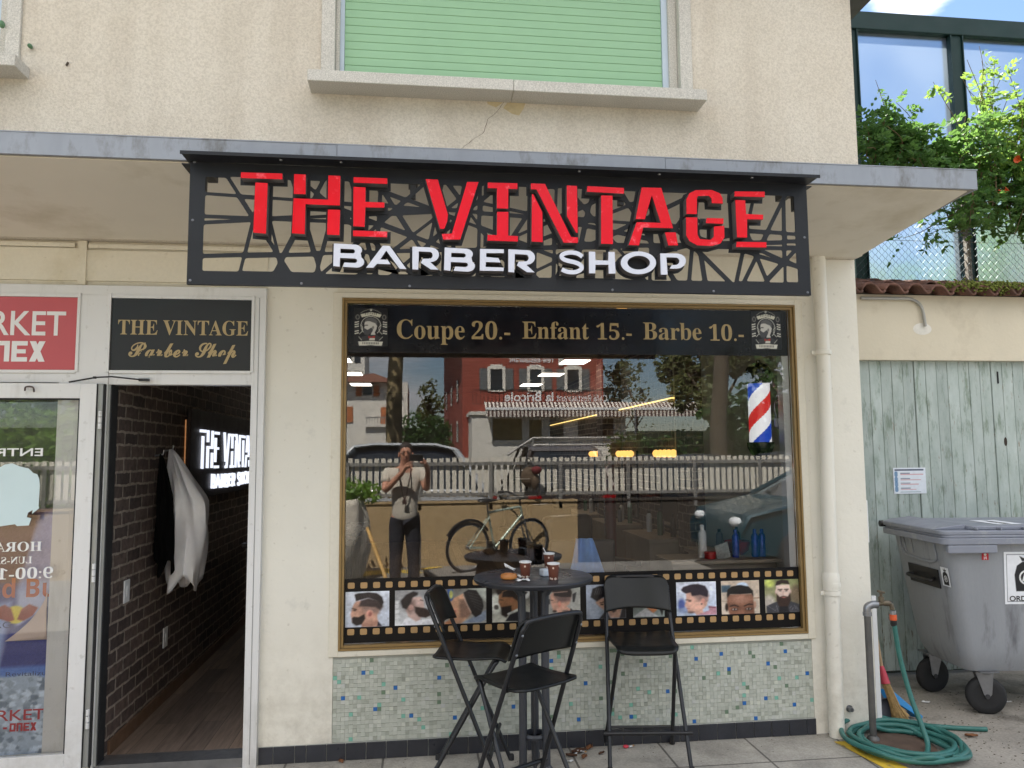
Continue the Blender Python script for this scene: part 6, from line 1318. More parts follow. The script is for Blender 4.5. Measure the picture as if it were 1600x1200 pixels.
def dustpan(name, lb, pts_, mat, base):
    t = thing(name, lb, 'dustpan', base); a, b_, c, d = [Vector(p) for p in pts_]; m = MB(); n_ = (b_-a).cross(d-a).normalized()
    m.grid(lambda u, v: a.lerp(b_, u).lerp(d.lerp(c, u), v)-n_*.0*u, 6, 5); m.build('pan', mat, t, smooth=0, solid=.004)
    h = n_*.05 if n_.z > -.1 else -n_*.05
    m = MB(); 
    for p, q in ((a, d), (d, c), (c, b_)): m.add([p, q, q+h, p+h*.3 if p is a else p+h], [(0, 1, 2, 3)]) if not (q is b_) else m.add([p, q, q+h*.3, p+h], [(0, 1, 2, 3)])
    m.build('side', mat, t, smooth=0, solid=.004)
    mid = (d+c)/2; dr_ = ((d+c)/2-(a+b_)/2).normalized(); MB().tube([mid, mid+dr_*.1+h*.3], [.014, .011], 8).build('handle', mat, t); return t
dustpan('dustpan', 'bright blue plastic dustpan behind the broom', [(2.99, .13, .01), (2.86, .30, .01), (2.72, .26, .13), (2.80, .12, .13)], M('bright_blue_plastic', C(30, 128, 190), .35), (2.8, .2, 0))
dustpan('dustpan', 'dark grey dustpan lying behind the hose', [(2.86, .05, .01), (2.70, .10, .01), (2.68, .14, .13), (2.80, .12, .14)], M('slate_plastic', C(84, 86, 98), .5), (2.7, .1, 0))
# dead leaves, butts and scraps on the ground
rl = random.Random(9)
ML = [M('dead_leaf', C(128, 84, 52), .9, var=.3, vs=40), M('dead_leaf_dark', C(84, 54, 36), .9, var=.3, vs=40)]
def dead_leaf(x, y, s, lb, k=0):
    m = MB(); a = rl.uniform(0, 6.28)
    def fn(u, v): return (x+s*((u-.5)*math.cos(a)-(v-.5)*.6*math.sin(a)*(1-.8*abs(u-.5)*2)), y+s*((u-.5)*math.sin(a)+(v-.5)*.6*math.cos(a)*(1-.8*abs(u-.5)*2)), .008+s*.25*(abs(v-.5)*1.2+.4*abs(u-.5))*rl.uniform(.8, 1.1))
    m.grid(fn, 7, 5); o = m.build('dead_leaf', ML[k], None, smooth=60, loc=(x, y, 0), solid=.0008); return setp(o, lb, 'leaf', 'dead leaves on the ground')
p = G(1518, 1153); dead_leaf(p.x, p.y-.0, .07, 'brown crumpled leaf beside the end of the hose')
for px, py, s, lb in ((905, 1178, .09, 'large brown leaf beneath the table near the wall'), (921, 1172, .07, 'curled brown leaf by the right stool foot'), (893, 1184, .06, 'small brown leaf nearest the table base'), (940, 1180, .045, 'pale brown leaf right of the leaf heap'), (913, 1186, .06, 'dark leaf at the front of the leaf heap'), (1418, 1139, .05, 'brown leaf under the broom bristles'), (533, 1193, .05, 'yellow brown leaf by the base tiles on the left')):
    p = G(px, py); dead_leaf(p.x, p.y, s, lb, rl.randint(0, 1))
def butt(px, py, a, lb):
    p = G(px, py, .012); d = Vector((math.cos(a), math.sin(a), 0)); t = thing('cigarette_butt', lb, 'cigarette butt', (p.x, p.y, 0), 'cigarette butts on the pavement'); MB().tube([p-d*.014, p+d*.008], .004, 8).build('paper', M_WHITE, t); MB().tube([p+d*.0081, p+d*.02], .004, 8).build('filter', M('filter_tan', C(196, 150, 104), .8), t)
butt(903, 1173, .3, 'cigarette butt lying on the leaf heap'); butt(911, 1174, -.4, 'cigarette butt right of the leaf heap centre'); butt(900, 1177, .9, 'cigarette butt in front of the leaf heap'); butt(986, 1166, .5, 'cigarette butt beside the pink scrap')
p = G(978, 1168, .008); t = setp(MB().ell((p.x, p.y, .014), (.017, .012, .009), 10, 6).build('pink_scrap', M('pink_plastic', C(220, 66, 84), .4), None, loc=(p.x, p.y, 0)), 'small pink scrap on the pavement by the wall', 'litter')
def scrap(px, py, s, lb):
    p = G(px, py, .008); m = MB(); a = rl.uniform(0, 3); m.grid(lambda u, v: (p.x+s*((u-.5)*math.cos(a)-(v-.5)*math.sin(a)), p.y+s*.7*((u-.5)*math.sin(a)+(v-.5)*math.cos(a)), .008+.18*s*math.sin(u*5)*math.cos(v*4)**2+.004), 5, 5); setp(m.build('paper_scrap', M_WHITE, None, smooth=60, loc=(p.x, p.y, 0), solid=.0006), lb, 'litter')
scrap(1447, 1097, .05, 'white paper scrap on the concrete before the bin wheel'); scrap(890, 1190, .03, 'white paper scrap by the table foot'); scrap(1575, 1097, .035, 'white scrap in the shade under the bin')
m = MB()
for k in range(260):
    p = G(rl.uniform(1390, 1600), rl.uniform(1078, 1196), .006); s = rl.uniform(.002, .007); m.ell((p.x, p.y, .006), (s, s*.8, s*.4), 5, 3)
for k in range(118):
    x, y = rl.uniform(-.8, 2.3), -abs(rl.gauss(0, .12))-.005; s = rl.uniform(.001, .004); m.ell((x, y, .006), (s, s*.8, s*.4), 5, 3)
setp(m.build('grit', M('grit', C(120, 110, 96), .9, var=.4, vs=90), None), kind='stuff')
# ------------------------------------------------------------------ high table and three folding bar stools
M_TABLE = M('anthracite_metal', C(64, 66, 72), .42, .1, var=.06, vs=6, fine=.05, fs=70)
M_TOP = M('anthracite_table_top', C(48, 49, 54), .32, spec=.4, var=.06, vs=4, fine=.05, fs=50)
TX, TY, TZ = .575, -.39, .992
tb = thing('bar_table', 'round dark grey metal bar table before the shop window', 'table', (TX, TY, 0))
m = MB(); m.lathe([(.0, TZ-.012), (.27, TZ-.012), (.283, TZ-.026), (.292, TZ-.026), (.298, TZ-.018), (.300, TZ-.008), (.296, TZ-.002), (.288, TZ), (.0, TZ)], (TX, TY, 0), 72); m.build('tabletop', M_TOP, tb, smooth=40)
for k in range(3):
    a = R(200)+k*2*math.pi/3; d = Vector((math.cos(a), math.sin(a), 0)); c = Vector((TX, TY, 0)); s = .066
    pts = [c+d*.20+Vector((0, 0, TZ-.03)), c+d*.13+Vector((0, 0, TZ-.035)), c+d*(s+.012)+Vector((0, 0, TZ-.075)), c+d*s+Vector((0, 0, TZ-.16)), c+d*s+Vector((0, 0, .16)), c+d*(s+.012)+Vector((0, 0, .075)), c+d*.15+Vector((0, 0, .035)), c+d*.30+Vector((0, 0, .016))]
    MB().tube(bez(pts, 6), .0195, 12).build('leg', M_TABLE, tb); MB().lathe([(.018, .0045), (.018, .02), (.012, .024)], c+d*.295, 12).build('foot_cap', M_BLACK, tb)
m = MB(); m.tube([(TX, TY, .06), (TX, TY, TZ-.02)], .009, 10)
for z in (.70, .22): m.lathe([(.055, z-.012), (.06, z), (.055, z+.012), (.045, z+.012), (.045, z-.012), (.055, z-.012)], (TX, TY, 0), 20)
m.build('centre_rod', M_TABLE, tb)
M_STOOL = M('black_tube', C(32, 33, 37), .38, .1, var=.06, vs=8); M_SEAT = M('black_plywood', C(22, 24, 24), .36, spec=.35, var=.06, vs=4); M_PLY = M('bare_ply_edge', C(150, 118, 84), .6)
st0 = thing('folding_stool', '', 'stool', (0, 0, 0), 'folding bar stools at the table', local=True)
tr = .0105
# back frame: inverted U behind the backrest, running down to the front feet
bt, bw, ft = (-.205, .92), .165, (.185, .0)
def backpt(z, s, w=None): t = 1-z/bt[1]; x = bt[0]+(ft[0]-bt[0])*t; ww = bw+(.205-bw)*t; return Vector((x, s*(ww if w is None else w), z))
pts = [backpt(.006, -1), backpt(.5, -1), backpt(.82, -1), backpt(.885, -1, .158), backpt(.91, -1, .12), backpt(.91, 1, .12), backpt(.885, 1, .158), backpt(.82, 1), backpt(.5, 1), backpt(.006, 1)]
m = MB(); m.tube(bez(pts, 6), tr, 10); m.build('back_frame', M_STOOL, st0)
sf_, sr_ = (.145, .595), (-.20, .0)
def seatpt(z, s, w=None): t = 1-z/sf_[1]; x = sf_[0]+(sr_[0]-sf_[0])*t; ww = .145+(.185-.145)*t; return Vector((x, s*(ww if w is None else w), z))
m = MB(); pts = [seatpt(.006, -1), seatpt(.3, -1), seatpt(.55, -1), Vector((.150, -.135, .592)), Vector((.150, -.10, .598)), Vector((.150, .10, .598)), Vector((.150, .135, .592)), seatpt(.55, 1), seatpt(.3, 1), seatpt(.006, 1)]
m.tube(bez(pts, 6), tr, 10); m.build('seat_frame', M_STOOL, st0)
m = MB(); z = .175; a, b_ = backpt(z, -1), backpt(z, 1); e = Vector((.006, .022, 0)); m.tube([a-Vector((-.012, .03, 0)), b_+Vector((.012, .03, 0))], .0105, 10); m.build('footrest', M_STOOL, st0)
m = MB(); a, b_ = seatpt(.12, -1), seatpt(.12, 1); m.tube([a, b_], .008, 8); m.build('rear_stretcher', M_STOOL, st0)
m = MB(); a, b_ = backpt(.60, -1), backpt(.60, 1); m.tube([a, b_], .007, 8); m.build('seat_rail', M_STOOL, st0)
m = MB()
def seatfn(u, v):
    x = -.165+.36*u; k = max(0, (u-.84)/.16); z = .612-.02*math.sin(u*math.pi)*.5-.030*k*k; w = .178-.02*u; r_ = .03
    cu = min(u, 1-u)*.36; w2 = w-(max(0, r_-cu)**2/r_*.8)
    return (x, (v-.5)*2*w2, z+.008*abs((v-.5)*2)**3)
m.grid(seatfn, 24, 13); so = m.build('seat', M_SEAT, st0, smooth=60, solid=.011)
m = MB(); hb = .18
def backfn(u, v):
    y = (u-.5)*.36; cu = .03*(1-(2*(u-.5))**2); z0 = .735; top = z0+hb; zz = z0+hb*v; ed = .18-abs(y)
    r_ = .045
    if v > .5 and ed < r_: zz = z0+hb*.5+(zz-z0-hb*.5)*((hb*.5-r_+math.sqrt(max(0, r_*r_-(r_-ed)**2)))/(hb*.5))
    if v < .5: zz = z0+hb*v+(.5-v)*2*(.018*(1-(2*(u-.5))**2)-.0*ed)
    p = backpt(min(zz, .95), 1); return (p.x+.014-cu+.011, y, zz)
m.grid(backfn, 33, 15); m.build('backrest', M_SEAT, st0, smooth=60, solid=.010)
m = MB()
for s in (-1, 1):
    for z in (.765, .85): p = backpt(z, s); m.lathe([(.0, -.004), (.005, -.003), (.006, 0)], p+Vector((-.0108, 0, 0)), 8, ax='x')
m.build('bolt', M_STEEL, st0)
for f, s in ((backpt, -1), (backpt, 1), (seatpt, -1), (seatpt, 1)): p = f(.0, s); MB().lathe([(.0145, .0045), (.0145, .03), (.011, .034)], (p.x, p.y, 0), 10).build('foot_cap', M_RUBBER, st0)
for x, y, a, lb, o in ((1.185, -.205, -97, 'black folding bar stool facing out in front of the window right of the table', st0), (.265, -.285, -12, 'black folding bar stool left of the table seen from its side', None), (.475, -.80, 122, 'black folding bar stool nearest the viewer turned away in front of the table', None)):
    o = o or tree_copy(st0); o.location = (x, y, .0); o.rotation_euler = (0, 0, R(a)); o['label'] = lb
# cups, ashtray, tissues
def _cup(nt, n, l, b):
    tc = n.new('ShaderNodeTexCoord'); v = n.new('ShaderNodeTexVoronoi'); v.inputs['Scale'].default_value = 46; l.new(tc.outputs['Object'], v.inputs[0]); q = n.new('ShaderNodeValToRGB'); q.color_ramp.elements[0].color = C(226, 206, 190)+(1,); q.color_ramp.elements[1].color = C(104, 58, 44)+(1,); q.color_ramp.elements[0].position = .26; q.color_ramp.elements[1].position = .34; l.new(v.outputs['Distance'], q.inputs[0]); l.new(q.outputs[0], b.inputs['Base Color']); b.inputs['Roughness'].default_value = .45
M_CUP = node_mat('printed_cup', _cup)
for px, py, lb, spoon in ((821, 903, 'brown paper coffee cup at the left of the three on the table', 0), (858, 888, 'brown paper coffee cup at the back with a white stirrer', 1), (865, 906, 'brown paper coffee cup nearest the table front edge', 0)):
    p = G(px, py, TZ); t = thing('paper_cup', lb, 'cup', (p.x, p.y, TZ), 'paper coffee cups on the table'); c = (p.x, p.y, TZ)
    MB().lathe([(.0205, .0005), (.022, .004), (.029, .074)], c, 22).build('sleeve', M_CUP, t); MB().lathe([(.0292, .074), (.031, .076), (.031, .081), (.0285, .082), (.0275, .076), (.021, .01), (.0, .009)], c, 22).build('rim', M_WHITE, t)
    MB().lathe([(.0, .060), (.0262, .060)], c, 18).build('coffee', M('coffee', C(60, 36, 24), .15), t)
    if spoon: MB().tube([p+Vector((.012, 0, .03)), p+Vector((-.03, .01, .108))], .0022, 6).build('stirrer', M_WHITE, t)
p = G(795, 905, TZ); t = thing('ashtray', 'orange brown round ashtray with a white tissue in it', 'ashtray', (p.x, p.y, TZ)); MB().lathe([(.034, .0005), (.040, .006), (.041, .018), (.036, .026), (.03, .026), (.027, .01), (.0, .008)], p, 24).build('bowl', M('amber_wood', C(186, 120, 56), .4, var=.15, vs=20), t)
def crumple(name, lb, px, py, s, h, grp=None):
    p = G(px, py, TZ); r0 = random.Random(px); m = MB()
    ph = [r0.uniform(0, 6) for _ in range(6)]
    m.grid(lambda u, v: (p.x+s*(u-.5)*(1+.3*math.sin(v*7+ph[0])), p.y+s*.7*(v-.5)*(1+.3*math.sin(u*8+ph[1])), p.z+.003+h*(.5+.5*math.sin(u*9+ph[2])*math.cos(v*8+ph[3]))), 12, 12)
    return setp(m.build('tissue', M_WHITE, None, smooth=35, loc=p, solid=.0006), lb, 'tissue')
q = G(800, 898, TZ); m = MB(); m.grid(lambda u, v: (q.x-.03+.05*u-.01*v, q.y+.01*math.sin(u*6), TZ+.026+.028*(1-u)*(.4+.6*v)+.006*math.sin(v*8)), 8, 6); setp(m.build('tissue', M_WHITE, None, smooth=40, loc=q, solid=.0006), 'white tissue tucked into the ashtray', 'tissue')
crumple('tissue', 'crumpled tissue behind the left coffee cup base', 818, 903, .06, .014); crumple('tissue', 'flat crumpled tissue to the right of the ashtray', 816, 908, .055, .008)
p = G(852, 900, TZ); t = setp(MB().obox((p.x, p.y, TZ+.018), (.045, .05, .035), Matrix.Rotation(.3, 3, 'Z')).build('sugar_pack', M('pale_pack', C(206, 214, 226), .5, var=.1, vs=50), None, smooth=0, bevel=.006, loc=p), 'small white packet between the right cups', 'packet')
# ------------------------------------------------------------------ the street behind the camera, mirrored in the glass
WY = -6.98
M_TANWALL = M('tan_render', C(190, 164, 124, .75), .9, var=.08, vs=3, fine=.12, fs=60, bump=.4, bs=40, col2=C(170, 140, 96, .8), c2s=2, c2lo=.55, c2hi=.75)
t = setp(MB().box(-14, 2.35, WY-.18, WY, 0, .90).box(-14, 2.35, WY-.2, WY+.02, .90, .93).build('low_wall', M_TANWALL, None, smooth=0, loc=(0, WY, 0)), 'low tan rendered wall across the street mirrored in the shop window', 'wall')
t = setp(MB().box(2.352, 14, WY-.18, WY-.01, 0, .90).box(2.352, 14, WY-.2, WY+.01, .90, .93).build('low_wall', M('shade_toned_render', C(62, 56, 50), .9, var=.2, vs=3, bump=.4, bs=40), None, smooth=0, loc=(8, WY, 0)), 'low wall coloured dark as shade, continuing right of the tan wall', 'wall')  # shade on this stretch is put into the dark wall colour
M_PICKET = M('white_picket_paint', C(226, 220, 206), .6, var=.06, vs=6); M_RAIL = M('galvanised_rail', C(150, 148, 144), .5, .3, var=.1)
fn_ = thing('picket_fence', 'white slatted fence on grey rails on top of the tan wall', 'fence', (0, WY-.08, .93))
m = MB(); x = -9.0
while x < 9.5: m.box(x, x+.062, WY-.075, WY-.055, .985+random.uniform(-.006, .006), 1.555+random.uniform(-.01, .01)); x += .094
m.build('slat', M_PICKET, fn_, smooth=0)
m = MB(); m.box(-9, 9.5, WY-.055, WY-.015, 1.445, 1.495); m.box(-9, 9.5, WY-.055, WY-.015, 1.0, 1.045); m.build('rail', M_RAIL, fn_, smooth=0)
for k in range(17): x = -8.3+1.04*k; MB().box(x-.025, x+.025, WY-.014, WY+.0, .8, 1.5).build('post', M_RAIL, fn_, smooth=0)
for k, pl in enumerate(([(-1.45, -6.2), (-.95, -6.05), (-.15, -6.62), (-.65, -6.7)], [(-.55, -6.88), (-.4, -6.8), (.1, -6.35), (-.12, -6.3)], [(.3, -6.9), (.36, -6.8), (-.2, -6.5), (-.3, -6.56)])): sheet('yellow_marking', pl if newell(pl) > 0 else pl[::-1], .004+.003*k, M_YELLOW)
t = thing('bollard', 'short grey post at the foot of the tan wall', 'post', (.0, -6.6, 0)); m = MB(); m.tube([(.02, -6.62, 0), (.02, -6.62, .5)], .022, 10); m.tube([(-.09, -6.62, .42), (.02, -6.62, .42)], .012, 8); m.build('tube', M_STEEL, t)
# bicycle
bk = thing('bicycle', 'grey green city bicycle leaning on the tan wall', 'bicycle', (1.1, -6.55, 0), local=True)
bk.location = (1.12, -6.60, 0); bk.rotation_euler = (R(-6), 0, R(-28))
M_BIKE = M('sage_bike_paint', C(176, 190, 176), .35, .3); M_BKB = M_BLACK
def wheel(x, nm):
    r = .335; w = MB(); w.tube([(x+r*math.cos(a), 0, r+r*math.sin(a)) for a in [k*2*math.pi/40 for k in range(40)]], .017, 8, closed=True); o = w.build(nm, M_RUBBER, bk)
    w = MB(); w.tube([(x+(r-.024)*math.cos(a), 0, r+(r-.024)*math.sin(a)) for a in [k*2*math.pi/40 for k in range(40)]], .010, 6, closed=True); w.build('rim', M_STEEL, o)
    w = MB(); w.tube([(x, -.04, r), (x, .04, r)], .018, 10)
    for k in range(18): a = k*2*math.pi/18; w.tube([(x+.018*math.cos(a+.5), .02*(1 if k % 2 else -1), r+.018*math.sin(a+.5)), (x+(r-.026)*math.cos(a), 0, r+(r-.026)*math.sin(a))], .0014, 4, caps=False)
    w.build('spokes', M_STEEL, o); return o
wheel(-.52, 'wheel'); wheel(.52, 'wheel')
m = MB(); BB, ST, HT, HB = (-.08, 0, .29), (-.22, 0, .80), (.33, 0, .86), (.365, 0, .74)
for a, b_, r in ((BB, ST, .016), (ST, HT, .017), (BB, HB, .019), (HT, HB, .019)): m.tube([a, b_], r, 10)
for s in (-.045, .045): m.tube([(BB[0], s*.6, BB[2]), (-.52, s, .335)], .009, 8); m.tube([(ST[0]+.02, s*.4, ST[2]-.06), (-.52, s, .335)], .008, 8)
m.build('frame', M_BIKE, bk)
m = MB(); m.tube([HB, (.39, 0, .68)], .018, 8)
for s in (-.05, .05): m.tube(bez([(.388, s*.7, .69), (.40, s, .6), (.45, s, .45), (.52, s, .335)], 5), .013, 8)
m.build('fork', M_STEEL, bk)
m = MB(); m.tube([HT, (.31, 0, .98)], .013, 8); m.tube(bez([(.18, -.30, 1.03), (.26, -.22, 1.04), (.33, -.08, .99), (.33, .08, .99), (.26, .22, 1.04), (.18, .30, 1.03)], 6), .011, 8); m.build('handlebar', M_BKB, bk)
for s in (-1, 1): MB().tube([(.14, s*.31, 1.03), (.22, s*.27, 1.037)], .017, 8).build('grip', M_RUBBER, bk)
m = MB(); m.ell((-.27, 0, .97), (.13, .075, .03), 14, 8); m.ell((-.17, 0, .972), (.10, .03, .022), 12, 8); m.build('saddle', M_BKB, bk); MB().tube([ST, (-.25, 0, .955)], .013, 8).build('seat_post', M_STEEL, bk)
m = MB(); m.tube([(-.52+.375*math.cos(a), 0, .335+.375*math.sin(a)) for a in [R(35+9*k) for k in range(14)]], [.02]*14, 6); m.build('mudguard', M_BKB, bk)
m = MB(); m.lathe([(.09, -.006), (.09, .006)], (BB[0], -.05, BB[2]), 24, ax='y'); m.tube([(BB[0], -.06, BB[2]), (BB[0]+.12, -.07, BB[2]-.12)], .009, 8); m.tube([(BB[0], .06, BB[2]), (BB[0]-.12, .07, BB[2]+.12)], .009, 8); m.tube([(BB[0], -.05, BB[2]+.088), (-.52, -.045, .335+.035)], .005, 5); m.tube([(BB[0], -.05, BB[2]-.088), (-.52, -.045, .335-.035)], .005, 5); m.build('crank', M_BKB, bk)
for s in (-1, 1): MB().obox((BB[0]-s*.12*-1, s*.11, BB[2]+s*.12), (.09, .08, .02)).build('pedal', M_BKB, bk, smooth=0)
# bag and helmet hung on the fence
t = thing('hanging_bag', 'brown bag hung from the white fence above the bicycle', 'bag', (1.62, WY+.06, 1.2)); m = MB(); m.ell((1.62, WY+.09, 1.27), (.13, .07, .15), 14, 10); m.ell((1.70, WY+.11, 1.20), (.07, .06, .12), 12, 8); m.build('bag', M('brown_bag_cloth', C(92, 76, 60), .9, var=.3, vs=14), t); MB().tube(bez([(1.56, WY+.07, 1.4), (1.58, WY+.03, 1.52), (1.64, WY+.03, 1.53), (1.68, WY+.07, 1.4)], 5), .008, 6).build('strap', M_BKB, t)
m = MB(); m.ell((1.72, WY+.14, 1.37), (.08, .07, .06), 12, 8); m.build('red_flap', M('maroon_cloth', C(110, 34, 40), .9), t)
# planter sack with shrubs, wooden pole
t = thing('planter_sack', 'white fabric planter sack with a green shrub by the left of the reflection', 'planter', (-1.15, -5.9, 0)); m = MB()
m.grid(lambda u, v: (-1.2+(.46+.10*math.sin(v*3.1)+.035*math.sin(u*37+v*4))*math.cos(u*2*math.pi), -5.95+(.40+.08*math.sin(v*3.1)+.03*math.sin(u*31))*math.sin(u*2*math.pi), .02+1.0*v+.03*math.sin(u*19)*v), 48, 14, cu=True); m.build('sack', M('white_sack_fabric', C(206, 198, 184), .9, var=.08, vs=9, bump=.5, bs=12, bd=.02), t, solid=.004)
m = MB(); leaf_cloud(m, [((-1.2, -5.95, 1.1), (.5, .42, .2)), ((-.8, -6.1, 1.12), (.35, .3, .2))], 700, .10, rb); m.build('foliage', M_LEAFL, t, smooth=0); MB().lathe([(.0, .9), (.44, .94)], (-1.2, -5.95, 0), 16).build('soil', M_BARK, t)
t = setp(MB().tube([(-.28, -4.55, 0.01), (-.62, -5.3, .72)], .022, 8).build('wooden_pole', M('yellow_wood', C(196, 156, 92), .6), None, loc=(-.3, -4.55, 0)), 'pale wooden pole leaning by the planter sack', 'pole')
# the photographer, reflected in the glass
def skinned(name, nodes, edges, mat, parent, sub=2, root=0):
    me = bpy.data.meshes.new(name); b = BASE[parent.name]; me.from_pydata([Vector(p[:3])-b for p in nodes], edges, []); me.materials.append(mat)
    o = link(name, me, parent); k = o.modifiers.new('skin', 'SKIN'); k.use_smooth_shade = True; k = o.modifiers.new('sub', 'SUBSURF'); k.levels = sub; k.render_levels = sub
    sv = me.skin_vertices[0].data
    for i, p in enumerate(nodes): r = p[3] if len(p) < 5 else p[3]; sv[i].radius = (r, p[4] if len(p) > 4 else r); sv[i].use_root = (i == root)
    return o
pc = Vector((-.155, -4.72, 0))
pe = thing('person', 'person in pale shirt and dark trousers holding up a phone, mirrored in the window', 'person', tuple(pc))
M_SKIN = M('skin', C(206, 150, 124, .8), .5, var=.05)
px_, py_ = pc.x, pc.y
wl, wr_ = (-.105, -4.40, 1.53), (.075, -4.40, 1.57)
nodes = [(px_, py_, .96, .10, .08), (px_, py_, 1.18, .11, .08), (px_, py_, 1.36, .12, .085), (px_, py_+.01, 1.45, .07, .06), (px_+.005, py_+.03, 1.53, .055, .058), (px_+.01, py_+.045, 1.59, .072, .085), (px_+.01, py_+.035, 1.665, .075, .09), (px_+.01, py_+.02, 1.715, .05, .06),
 (px_-.19, py_, 1.40, .055), (px_-.23, py_+.12, 1.19, .044), (-.19, -4.50, 1.40, .032), (wl[0]-.02, wl[1]-.03, 1.49, .028, .02),
 (px_+.19, py_, 1.40, .055), (px_+.25, py_+.12, 1.20, .044), (.11, -4.50, 1.42, .032), (wr_[0]+.005, wr_[1]-.02, 1.52, .028, .02),
 (px_-.09, py_, .90, .085, .09), (px_-.10, py_, .50, .058), (px_-.11, py_-.02, .09, .04), (px_-.125, py_+.10, .035, .04, .03),
 (px_+.09, py_, .90, .085, .09), (px_+.10, py_, .50, .058), (px_+.11, py_-.02, .09, .04), (px_+.125, py_+.10, .035, .04, .03)]
edges = [(0, 1), (1, 2), (2, 3), (3, 4), (4, 5), (5, 6), (6, 7), (2, 8), (8, 9), (9, 10), (10, 11), (2, 12), (12, 13), (13, 14), (14, 15), (0, 16), (16, 17), (17, 18), (18, 19), (0, 20), (20, 21), (21, 22), (22, 23)]
for hand, base, sgn in ((11, Vector(nodes[11][:3]), 1), (15, Vector(nodes[15][:3]), -1)):
    for f in range(4):
        a = base+Vector((sgn*.012, .028, .018-.016*f+.012)); b_ = a+Vector((sgn*.03, .018+.002*(f in (1, 2)), .006)); c_ = b_+Vector((sgn*.022, -.014, .002)); i = len(nodes)
        nodes += [(*a, .0085), (*b_, .0075), (*c_, .0062)]; edges += [(hand, i), (i, i+1), (i+1, i+2)]
    a = base+Vector((sgn*.022, -.006, -.02)); b_ = a+Vector((sgn*.03, -.004, .012)); i = len(nodes); nodes += [(*a, .010), (*b_, .008)]; edges += [(hand, i), (i, i+1)]
skinned('body', nodes, edges, M_SKIN, pe)
M_SHIRT = M('pale_linen_shirt', C(206, 198, 184, .85), .85, var=.06, vs=9, bump=.4, bs=22, bd=.01)
nodes = [(px_, py_, .80, .165, .12), (px_, py_, 1.10, .158, .115), (px_, py_, 1.34, .18, .12), (px_, py_+.005, 1.44, .085, .075), (px_-.20, py_, 1.40, .075), (px_-.225, py_+.075, 1.27, .066), (px_+.20, py_, 1.40, .075), (px_+.24, py_+.075, 1.28, .066)]
skinned('shirt', nodes, [(0, 1), (1, 2), (2, 3), (2, 4), (4, 5), (2, 6), (6, 7)], M_SHIRT, pe)
nodes = [(px_, py_, .98, .15, .11), (px_-.085, py_, .84, .10, .11), (px_-.10, py_, .48, .08), (px_-.11, py_-.02, .10, .068), (px_+.085, py_, .86, .10, .11), (px_+.10, py_, .48, .08), (px_+.11, py_-.02, .10, .068)]
skinned('trousers', nodes, [(0, 1), (1, 2), (2, 3), (0, 4), (4, 5), (5, 6)], M('dark_trousers', C(36, 38, 48), .85), pe)
m = MB()
def hairfn(u, v): a = 2*math.pi*u; r = math.sin(v*1.75)*(1+.04*math.sin(a*9)); return (px_+.01+.083*r*math.cos(a), py_+.012+.102*r*math.sin(a)-.012, 1.665+.088*math.cos(v*1.75)-(.02 if math.sin(a) > .3 else -.0)*v*-1)
m.grid(hairfn, 28, 10, cu=True); m.build('hair', M('dark_hair', C(46, 38, 34), .7), pe)
for s in (-1, 1):
    MB().ell((px_+.01+s*.03, py_+.124, 1.625), (.013, .007, .007), 10, 6).build('eye', M('eye_dark', C(60, 50, 44), .3), pe); MB().ell((px_+.01+s*.078, py_+.03, 1.605), (.012, .024, .033), 8, 8).build('ear', M_SKIN, pe)
    MB().box(px_+.01+s*.03-.02, px_+.01+s*.03+.02, py_+.115, py_+.127, 1.645, 1.650).build('eyebrow', M_BLACK, pe, smooth=0)
m = MB(); m.ell((px_+.01, py_+.13, 1.595), (.014, .02, .024), 10, 8); m.build('nose', M_SKIN, pe); MB().ell((px_+.01, py_+.122, 1.555), (.024, .01, .007), 10, 6).build('mouth', M('lips', C(150, 90, 84), .5), pe)
for s in (-1, 1): m = MB(); m.ell((px_+s*.125, py_+.07, .045), (.05, .135, .045), 14, 8); m.build('shoe', M_BLACK, pe)
m = MB(); m.tube(bez([(px_-.07, py_+.06, 1.45), (px_-.05, py_+.145, 1.30), (px_+.0, py_+.155, 1.10), (px_+.05, py_+.145, 1.30), (px_+.07, py_+.06, 1.45)], 8), .007, 6); m.obox((px_, py_+.158, 1.07), (.05, .008, .06)); m.build('lanyard', M('dark_lanyard', C(70, 50, 46), .7), pe)
ph = thing('phone', 'dark phone held up sideways in the raised hands of the mirrored person', 'phone', (-.015, -4.315, 1.57)); MB().box(-.10, .055, -4.322, -4.312, 1.535, 1.61).build('body', M_BLACK, ph, smooth=0, bevel=.004); m = MB()
for q in ((.035, 1.595), (.035, 1.57), (.018, 1.583)): m.lathe([(.007, -.000), (.007, .002), (.0, .002)], (q[0], -4.3119, q[1]), 12, ax='y')
m.build('lens', M('lens_black', (.01, .01, .012), .1), ph)
